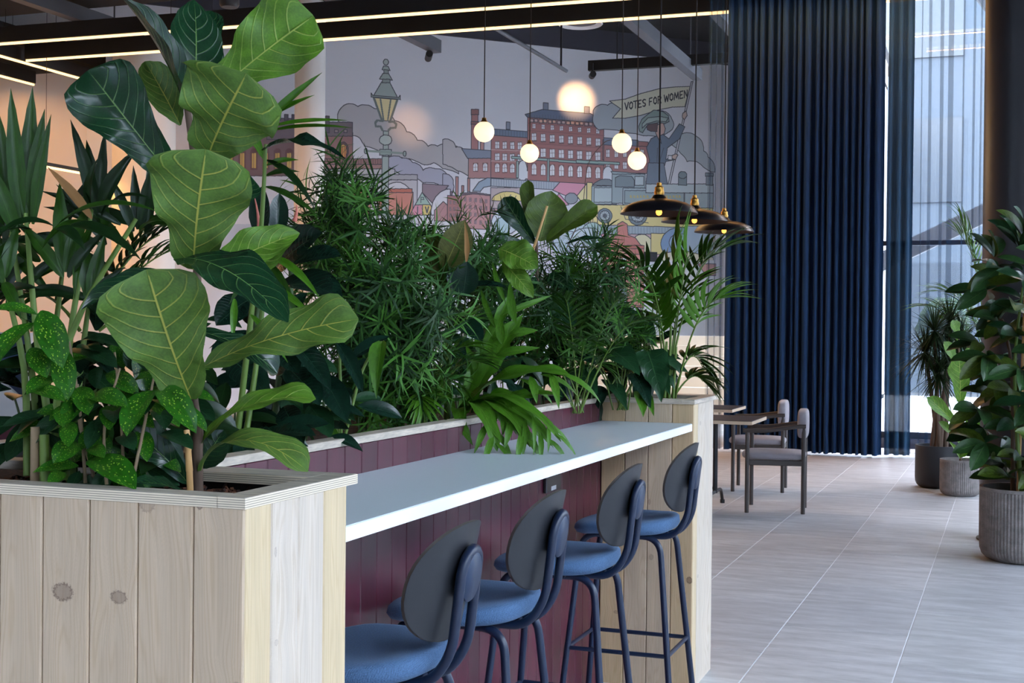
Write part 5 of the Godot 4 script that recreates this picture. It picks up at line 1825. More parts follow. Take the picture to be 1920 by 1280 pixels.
func fern_plant() -> void:
	rng.seed = 400
	var base := at(862, 788, 4.2)
	var o := plant("strap_fern", "bright green strap fern with forked fronds spilling over the counter", "plant", base)
	var F := "fern"
	# [base, tip, width px, bend, shape]
	var list := [
		[868, 780, 4.2, 980, 590, 4.15, 46, F, "jag", 0.5, 0.2, 0.3, [-0.3, 0.2, 0.9]], [862, 780, 4.22, 958, 548, 4.3, 30, F, "jag", 0.3, 0.2, 0.3, [-0.2, 0, 1]], [872, 762, 4.18, 1068, 702, 4.0, 44, F, "strap", 1.1, 0.3, 0.2, [0, 0.9, 0.5]], [870, 776, 4.18, 1000, 745, 4.0, 40, F, "strap", 0.8, 0.3, 0.3, [0, 0.9, 0.5]],
		[866, 770, 4.16, 932, 846, 3.92, 34, F, "strap", 2.0, 0.3, 0.2, [0.2, 0.7, 0.7]], [874, 768, 4.16, 994, 838, 3.92, 36, F, "strap", 1.8, 0.3, 0.2, [0.3, 0.7, 0.7]], [880, 764, 4.16, 1034, 836, 3.92, 28, F, "strap", 1.6, 0.3, 0.2, [0.3, 0.7, 0.7]], [884, 758, 4.14, 1052, 828, 3.9, 22, F, "strap", 1.6, 0.3, 0.2, [0.3, 0.7, 0.7]], [858, 776, 4.16, 868, 816, 3.98, 26, F, "strap", 1.8, 0.3, 0.2, [0, 0.6, 0.8]], [852, 770, 4.2, 800, 690, 4.1, 30, F, "jag", 0.7, 0.3, 0.2, [-0.3, 0.6, 0.8]], [860, 780, 4.2, 905, 650, 4.25, 34, "palm_bright", "jag", 0.4, 0.3, 0.3, [0.1, 0.1, 1]], [872, 775, 4.16, 955, 800, 3.96, 30, F, "strap", 1.7, 0.3, 0.2, [0.2, 0.8, 0.6]],
	]
	for q in list:
		var a := at(q[0], q[1], q[2])
		var b := at(q[3], q[4], q[5])
		var f := face(q[12][0], q[12][1], q[12][2])
		var w: float = q[6] * q[2] / FOCAL
		var lf := leaf(o, o.position, "fern_frond", a, b, w, f, q[7], q[8], q[9], q[10], q[11], 2.5, 0.0, 20, 6)
		var dir := (b - a).normalized()
		if q[9] > 1.0:
			dir = (dir + Vector3.DOWN * 0.9).normalized()
		var nrm: Vector3 = (f - dir * f.dot(dir)).normalized()
		var side := dir.cross(nrm)
		var l := a.distance_to(b)
		for k in 5:      # forked fingers near the end
			var sg := -1.0 if k % 2 == 0 else 1.0
			var t := 0.5 + 0.1 * k
			# where the blade runs at t, on its arc
			var up: Vector3 = nrm * (q[9] / 8.0) * 4.0 * t * (1.0 - t) * l
			var p: Vector3 = a.lerp(b, t) + up * 0.95
			var d := (dir * 0.8 + side * sg * rng.randf_range(0.35, 0.7) - Vector3.UP * 0.35).normalized()
			var inv: Transform3D = lf.transform.affine_inverse()
			var e := leaf(lf, Vector3.ZERO, "lobe", p, p + d * l * rng.randf_range(0.22, 0.42), w * 0.4, f, q[7], "lance", 0.8, 0.3, 0.0, 2.0, 0.0, 8, 2)
			e.transform = inv * Transform3D(e.transform.basis, e.transform.origin - o.position)

func philodendrons() -> void:
	rng.seed = 500
	var base := at(1170, 745, 5.3)
	var o := plant("philodendron", "dark philodendron with hanging heart shaped leaves over the far planter end", "plant", base)
	var H := "heart"
	var Q := "philo"
	var list := [[1168, 576, 5.3, 1160, 640, 5.22, 65, Q, H, 0.4, 0.2, 0.0, [0.1, 0.2, 1]], [1136, 652, 5.2, 1200, 704, 5.06, 70, Q, H, 0.7, 0.2, 0.0, [0.1, 0.7, 0.7]], [1214, 658, 5.2, 1240, 754, 5.06, 67, Q, H, 0.5, 0.3, 0.2, [0.1, 0.5, 0.8]], [1188, 700, 5.16, 1220, 768, 5.04, 42, "rubber", H, 0.6, 0.3, 0.0, [0.2, 0.5, 0.8]], [1148, 720, 5.14, 1176, 770, 5.04, 30, Q, H, 0.5, 0.3, 0.0], [1200, 735, 5.12, 1206, 782, 5.02, 32, "fern", H, 0.5, 0.4, 0.0, [0.1, 0.4, 0.9]], [1206, 738, 5.12, 1226, 780, 5.02, 25, "fern", H, 0.5, 0.4, 0.0], [1228, 700, 5.2, 1256, 740, 5.1, 37, Q, H, 0.5, 0.3, 0.0], [1080, 690, 5.2, 1120, 740, 5.08, 57, Q, H, 0.6, 0.2, 0.0, [0.1, 0.7, 0.7]], [1110, 600, 5.3, 1100, 660, 5.2, 55, Q, H, 0.5, 0.2, 0.0], [1190, 610, 5.35, 1230, 650, 5.25, 55, Q, H, 0.6, 0.2, 0.0], [1060, 640, 5.25, 1040, 700, 5.15, 55, Q, H, 0.5, 0.2, 0.0]]
	leaves(o, "leaf", list, 12, 6)
	for q in list:
		var e := at(q[0], q[1], q[2])
		stem(o, "petiole", [base + Vector3(rng.randf_range(-0.04, 0.04), -0.05, rng.randf_range(-0.03, 0.03)), base.lerp(e, 0.5) + Vector3(0, 0.05, 0), e], 0.0035, 0.0025, "stem_green", 6)
	filler(o, at(1180, 690, 5.45), Vector3(0.17, 0.11, 0.08), 26, 0.10, 0.08, "heart", ["philo", "philo", "rubber"], 0.5)
	# climbing philodendron with a split leaf in the middle
	base = at(640, 812, 3.4)
	o = plant("split_leaf_vine", "vine with one pale split leaf hanging before the needle bush", "plant", base)
	var list2 := [[716, 640, 3.45, 706, 748, 3.38, 42, "fern", H, 0.4, 0.6, 0.0, [-0.3, 0.2, 0.9]], [635, 640, 3.4, 675, 735, 3.3, 34, "rubber", "rubber", 0.5, 0.6, 0.0, [0.4, 0.2, 0.8]], [620, 770, 3.4, 668, 790, 3.3, 42, Q, H, 0.6, 0.3, 0.0], [600, 800, 3.36, 640, 826, 3.28, 34, "fern", H, 0.6, 0.3, 0.0]]
	leaves(o, "leaf", list2, 12, 6)
	for q in list2:
		var e := at(q[0], q[1], q[2])
		stem(o, "petiole", [base + Vector3(0, -0.05, 0), base.lerp(e, 0.5) + Vector3(0, 0.04, 0), e], 0.0045, 0.003, "stem_green", 6)

func second_fig() -> void:
	var base := at(1010, 745, 5.1)
	var o := plant("fiddle_leaf_fig", "fiddle leaf fig with olive leaves standing before the locomotive in the mural", "plant", base)
	stem(o, "stem", [base - Vector3(0, 0.06, 0), at(1008, 600, 5.1), at(1006, 450, 5.1)], 0.01, 0.006, "stem_brown")
	leaves(o, "leaf", [
		[1002, 456, 5.1, 944, 370, 5.06, 50, "fig_top", "fiddle", 0.4, 0.4, 0.1, [-0.3, 0, 1]], [1000, 452, 5.12, 990, 338, 5.14, 34, "fig_mid", "fiddle", 0.2, 0.4, 0.1, [-0.5, 0, 1]], [1012, 452, 5.1, 1034, 358, 5.1, 84, "fig_mid", "rubber", 0.3, 0.2, 0.1, [0.1, -0.1, 1]], [1026, 452, 5.1, 1120, 386, 5.04, 50, "fig_mid", "fiddle", 0.7, 0.5, 0.1, [0.0, 0.3, 1]],
		[936, 466, 4.7, 1008, 502, 4.64, 66, "fig_light", "rubber", 0.6, 0.3, 0.2, [0, 0.4, 0.9]], [942, 490, 4.7, 1000, 558, 4.64, 40, "fig_light", "rubber", 0.6, 0.3, 0.2, [0, 0.3, 0.9]], [1060, 458, 5.1, 1138, 448, 5.04, 20, "fig_top", "lance", 0.5, 0.3, 0.1, [0, 0.8, 0.5]], [1000, 480, 5.1, 915, 440, 5.04, 30, "fig_top", "lance", 0.4, 0.4, 0.1], [1020, 520, 5.08, 1075, 545, 5.0, 44, "fig_top", "rubber", 0.7, 0.3, 0.1], [1005, 520, 5.08, 950, 590, 5.0, 44, "fig_top", "rubber", 0.7, 0.3, 0.1], [1012, 560, 5.08, 1080, 610, 5.0, 50, "fig_top", "rubber", 0.7, 0.3, 0.1],
	], 16, 6)
	stem(o, "support_cane", [at(996, 480, 5.05), at(1026, 386, 5.05)], 0.006, 0.005, "bamboo", 8)
	stem(o, "aerial_twig", [at(1060, 470, 5.2), at(1090, 400, 5.2), at(1102, 310, 5.2), at(1130, 270, 5.2), at(1145, 262, 5.2)], 0.0018, 0.0012, "stem_brown", 5)

func background_foliage() -> void:
	# undergrowth that closes the planter between the taller plants
	rng.seed = 600
	var specs := [[60, 760, 2.62, 0.10, 26], [150, 700, 2.60, 0.12, 30], [260, 720, 2.60, 0.12, 28], [280, 850, 2.50, 0.07, 18], [440, 790, 3.0, 0.10, 16], [560, 800, 3.3, 0.12, 18], [620, 730, 3.6, 0.12, 16], [780, 700, 4.4, 0.14, 28], [860, 700, 4.6, 0.14, 30], [930, 680, 4.8, 0.13, 30], [1020, 690, 5.1, 0.13, 34], [1110, 700, 5.4, 0.12, 30], [830, 640, 4.8, 0.14, 30], [1000, 640, 5.35, 0.14, 40], [1190, 660, 5.65, 0.14, 36]]
	var names := ["under the palm at the far left", "behind the spotted dracaena", "between the spotted dracaena and the fig", "at the foot of the fig", "between the fig and the rubber plant", "in front of the rubber plant", "left of the tall needle bush", "behind the parlour palm", "under the olive rubber plant", "behind the strap fern", "under the second fig", "beside the hanging philodendron", "behind the bright fern fronds", "behind the second fig stem", "behind the kentia at the far end"]
	for i in specs.size():
		var q: Array = specs[i]
		var base := at(q[0], q[1] + 40, q[2])
		base.y = 1.11
		var o := plant("undergrowth_plant", "low dark leafy plant growing " + names[i], "plant", base, "low leafy undergrowth in the planter")
		for k in 4:
			var t := at(q[0] + rng.randf_range(-50, 50), q[1] - 20, q[2])
			stem(o, "stalk", [base, base.lerp(t, 0.5) + Vector3(0, 0.03, 0), t], 0.004, 0.002, "stem_dark", 5)
		filler(o, at(q[0], q[1], q[2]), Vector3(q[3], 0.1, 0.06), q[4], 0.12, 0.05, ["rubber", "lance"][i % 2], ["philo", "rubber", "palm_dark"], 0.3)

# ------------------------------------------------------------------ pots and their plants at the right
func pot(called: String, label: String, p: Vector3, r: float, h: float, m: Material, ribs: int) -> void:
	var o := thing(called, label, "plant pot", p)
	var st := mb()
	var b := r * 0.28
	lathe(st, [Vector2(0, 0.0), Vector2(r * 0.74, 0.0), Vector2(r - b * 0.6, b * 0.18), Vector2(r - b * 0.22, b * 0.5), Vector2(r - b * 0.04, b), Vector2(r, b * 1.6), Vector2(r, h - 0.02)], ribs * 4 if ribs > 0 else 48, Vector3.ZERO, ribs, 0.022 if ribs > 0 else 0.0)
	obj("body", st, m, o)
	st = mb()
	lathe(st, [Vector2(r, h - 0.02), Vector2(r, h), Vector2(r * 0.93, h), Vector2(r * 0.92, h - 0.09), Vector2(0, h - 0.09)], 48)
	obj("rim", st, m, o)
	st = mb()
	lathe(st, [Vector2(r * 0.92, h - 0.055), Vector2(r * 0.5, h - 0.04), Vector2(0, h - 0.045)], 24)
	obj("soil_fill", st, M.soil, o)

func strap_head(o: Node3D, c: Vector3, n: int, l: float, w: float, m: String) -> void:
	var st := mb()
	st.set_smooth_group(0)
	for i in n:
		var a := i * 2.4
		var el := lerpf(1.4, -0.9, pow(float(i) / n, 0.8)) + rng.randf_range(-0.2, 0.2)
		var d := Vector3(cos(a) * cos(el), sin(el), sin(a) * cos(el))
		var side := d.cross(Vector3.UP).normalized()
		var ll := l * rng.randf_range(0.75, 1.1)
		var q := []
		for j in 6:
			var s := j / 5.0
			var p := c - o.position + d * ll * s - Vector3.UP * 0.22 * ll * s * s
			var ww: float = w * 0.5 * [0.7, 1.0, 1.0, 0.8, 0.5, 0.05][j]
			q.append([p - side * ww, p + side * ww])
		for j in 5:
			quad(st, q[j][0], q[j + 1][0], q[j + 1][1], q[j][1])
	var h := obj("leaf_rosette", st, M[m], o)
	h.set_meta("kind", "stuff")

func pots() -> void:
	rng.seed = 700
	var big := Vector3(0.19, 0, -9.02)
	pot("ribbed_pot", "large ribbed grey concrete pot in front of the dark pillar", big, 0.262, 0.47, M.concrete, 74)
	var mid := Vector3(-0.263, 0, -12.44)
	pot("ribbed_pot", "small ribbed grey concrete pot beside the tall black pot", mid, 0.178, 0.325, M.concrete, 60)
	var blk := Vector3(-0.47, 0, -13.0)
	pot("black_pot", "tall matt black pot left of the small ribbed pot", blk, 0.215, 0.40, M.pot_black, 0)
	var hid := Vector3(0.06, 0, -13.0)
	pot("black_pot", "matt black pot half hidden between the ribbed pot and the pillar", hid, 0.215, 0.40, M.pot_black, 0)
	# umbrella plant in the large pot
	var o := plant("umbrella_plant", "tall glossy umbrella plant filling the large ribbed pot", "plant", big + Vector3(0, 0.43, 0))
	for k in 4:
		var a := k * 1.7
		stem(o, "stem", [big + Vector3(0.06 * cos(a), 0.41, 0.06 * sin(a)), big + Vector3(0.1 * cos(a + 0.5), 1.2, 0.1 * sin(a + 0.5)), big + Vector3(0.14 * cos(a), 1.95 - 0.2 * k, 0.14 * sin(a))], 0.016, 0.007, ["stem_brown", "stem_green"][k % 2])
	stem(o, "support_cane", [big + Vector3(-0.03, 0.41, 0.06), big + Vector3(0.0, 1.7, 0.06)], 0.011, 0.011, "bamboo")
	for i in 60:
		var hgt := 0.5 + 1.6 * (i + 0.5) / 60.0
		var a := i * 2.39
		var rr := 0.1 + 0.2 * rng.randf() - 0.1 * smoothstep(1.7, 2.1, hgt)
		if hgt < 0.7:
			rr *= 0.6
		var hub := big + Vector3(cos(a) * rr, hgt, sin(a) * rr)
		for j in 5:
			var b := a + (j - 2) * 0.75 + rng.randf_range(-0.2, 0.2)
			var up := 0.9 if hgt > 1.95 else rng.randf_range(-0.8, 0.35)
			var d := Vector3(cos(b), up, sin(b)).normalized()
			var l := rng.randf_range(0.19, 0.27)
			leaf(o, o.position, "leaf", hub, hub + d * l, l * 0.44, (Vector3.UP * 0.7 + face(0.3, 0.1, 0.8)).normalized(), ["umbrella_leaf", "umbrella_leaf", "philo", "fig_mid"][rng.randi() % 4], "rubber", [0.3, 0.6, 0.9][rng.randi() % 3], 0.3, 0.0, 2.0, 0.0, 8, 4)
	# young fig in the small ribbed pot
	var D := 11.75
	o = plant("fiddle_leaf_fig", "young light green fiddle leaf fig in the small ribbed pot", "plant", mid + Vector3(0, 0.28, 0))
	stem(o, "stem", [mid + Vector3(0, 0.26, 0), at(1802, 800, D), at(1800, 700, D), at(1796, 620, D)], 0.012, 0.007, "stem_brown")
	leaves(o, "leaf", [
		[1800, 755, D, 1798, 668, D - 0.1, 52, "fig_light", "fiddle", 0.3, 0.3, 0.2, [0, 0, 1]], [1800, 805, D, 1738, 745, D - 0.1, 30, "fig_light", "fiddle", 0.6, 0.4, 0.1, [-0.2, 0.4, 0.9]], [1803, 840, D - 0.05, 1832, 770, D - 0.2, 44, "fig_light", "fiddle", 0.4, 0.3, 0.2, [0.3, 0, 1]], [1802, 856, D - 0.05, 1834, 812, D - 0.25, 36, "fig_light", "fiddle", 0.4, 0.3, 0.2, [0.2, 0.2, 1]], [1800, 860, D, 1778, 826, D - 0.1, 14, "fig_light", "lance", 0.4, 0.4, 0.0], [1798, 700, D, 1770, 640, D, 26, "fig_light", "fiddle", 0.4, 0.3, 0.1], [1800, 700, D, 1828, 650, D, 30, "fig_light", "fiddle", 0.4, 0.3, 0.1], [1796, 640, D, 1786, 600, D, 24, "fig_light", "fiddle", 0.3, 0.3, 0.1], [1802, 835, D, 1760, 790, D, 18, "fig_light", "fiddle", 0.5, 0.3, 0.1], [1803, 862, D - 0.1, 1836, 862, D - 0.3, 16, "fig_light", "fiddle", 0.6, 0.3, 0.1, [0, 1, 0.4]],
	], 14, 6)
	# dragon tree in the black pot
	o = plant("dragon_tree", "dragon tree with dark spiky leaf heads in the tall black pot", "plant", blk + Vector3(0, 0.35, 0))
	var E := 12.35
	for q in [[1752, 620], [1780, 605], [1735, 660], [1775, 670], [1760, 700], [1800, 640]]:
		var t := at(q[0], q[1], E + rng.randf_range(-0.15, 0.15))
		var b := blk + Vector3(rng.randf_range(-0.07, 0.07), 0.33, rng.randf_range(-0.05, 0.05))
		stem(o, "trunk", [b, b.lerp(t, 0.5) + Vector3(rng.randf_range(-0.05, 0.05), 0, 0), t], 0.026, 0.014, "stem_brown", 8)
		strap_head(o, t, 130, 0.4, 0.013, "needle_dark")
	# feathery palm in the half hidden pot
	o = plant("areca_palm", "feathery areca palm rising behind the dark pillar", "plant", hid + Vector3(0, 0.35, 0))
	var hb := hid + Vector3(0, 0.33, 0)
	for q in [[1830, 560, 1735, 575], [1840, 500, 1775, 590], [1850, 480, 1800, 440], [1840, 470, 1800, 415], [1850, 540, 1760, 545], [1880, 480, 1930, 430], [1860, 520, 1800, 640], [1875, 560, 1940, 560]]:
		var d := 12.5 + rng.randf_range(-0.1, 0.1)
		frond(o, hb + Vector3(rng.randf_range(-0.05, 0.05), 0, rng.randf_range(-0.05, 0.05)), at(q[0], q[1], d), at(q[2], q[3], d), 16, 0.3, 0.02, "palm_bright", 0.5, 0.7, 0.3, Vector3.UP, 0.009)

func plants() -> void:
	fig_plant()
	near_palm()
	spotted_plant()
	rubber_plants()
	fan_palm()
	needle_bushes()
	parlour_palms()
	right_kentia()
	fern_plant()
	philodendrons()
	second_fig()
	background_foliage()

# ------------------------------------------------------------------ mural: flat print on the far wall
# colours, then shapes in print pixels: [colour, outline (1) or none (0) or stroke width (negative), x, y, x, y ...]
const MURAL_COLOURS := [[181, 179, 182], [184, 181, 184], [174, 175, 191], [125, 103, 105], [115, 103, 110], [98, 94, 104], [150, 115, 114], [121, 110, 116], [101, 98, 107], [151, 137, 137], [111, 86, 87], [215, 168, 100], [150, 86, 78], [202, 168, 100], [154, 119, 117], [169, 132, 127], [112, 94, 94], [192, 190, 193], [175, 174, 179], [197, 195, 201], [223, 223, 228], [198, 124, 110], [207, 144, 130], [152, 98, 94], [185, 184, 189], [202, 200, 205], [93, 95, 104], [202, 199, 207], [189, 194, 208], [212, 213, 220], [150, 134, 143], [167, 195, 186], [213, 152, 169], [223, 204, 133], [217, 218, 225], [181, 141, 143], [172, 128, 127], [189, 146, 146], [126, 111, 119], [126, 107, 110], [154, 137, 143], [181, 137, 133], [165, 127, 125], [128, 119, 130], [194, 163, 160], [141, 124, 130], [175, 129, 127], [150, 111, 110], [185, 142, 137], [136, 146, 164], [177, 136, 134], [124, 98, 99], [220, 224, 230], [169, 124, 122], [115, 128, 148], [139, 145, 160], [124, 107, 109], [202, 176, 171], [164, 117, 115], [107, 117, 138], [128, 134, 150], [194, 168, 164], [115, 98, 100], [226, 228, 233], [230, 233, 237], [215, 173, 153], [139, 103, 104], [157, 116, 115], [121, 132, 151], [168, 124, 123], [154, 181, 174], [157, 178, 173], [154, 170, 189], [172, 181, 193], [111, 124, 138], [188, 175, 179], [223, 207, 141], [202, 211, 220], [175, 199, 205], [214, 154, 173], [226, 212, 153], [229, 220, 169], [151, 158, 169], [175, 189, 199], [188, 208, 212], [188, 205, 214], [171, 186, 191], [184, 197, 201], [128, 137, 143], [157, 173, 178], [162, 176, 182], [134, 147, 154], [189, 201, 205], [181, 195, 201], [202, 183, 114], [151, 163, 171], [163, 181, 186], [128, 142, 150], [180, 191, 197], [167, 181, 193], [107, 120, 129], [202, 176, 182], [173, 198, 197], [215, 154, 169], [226, 222, 189], [139, 165, 199], [160, 183, 210], [175, 195, 212], [221, 217, 196], [194, 208, 215], [202, 137, 130], [212, 152, 143], [189, 122, 115], [150, 98, 97], [167, 181, 199], [223, 226, 232], [202, 158, 153], [187, 195, 207], [205, 208, 215], [171, 179, 186], [176, 185, 191], [212, 211, 192], [202, 204, 209], [115, 128, 145], [125, 137, 153], [202, 170, 160], [111, 94, 96], [141, 159, 155], [166, 181, 176], [202, 181, 173], [209, 186, 176], [226, 226, 230], [60, 62, 68], [167, 181, 176], [154, 170, 164], [184, 196, 191], [141, 157, 151], [115, 125, 123], [221, 207, 160], [159, 170, 166], [141, 153, 150], [171, 181, 178]]
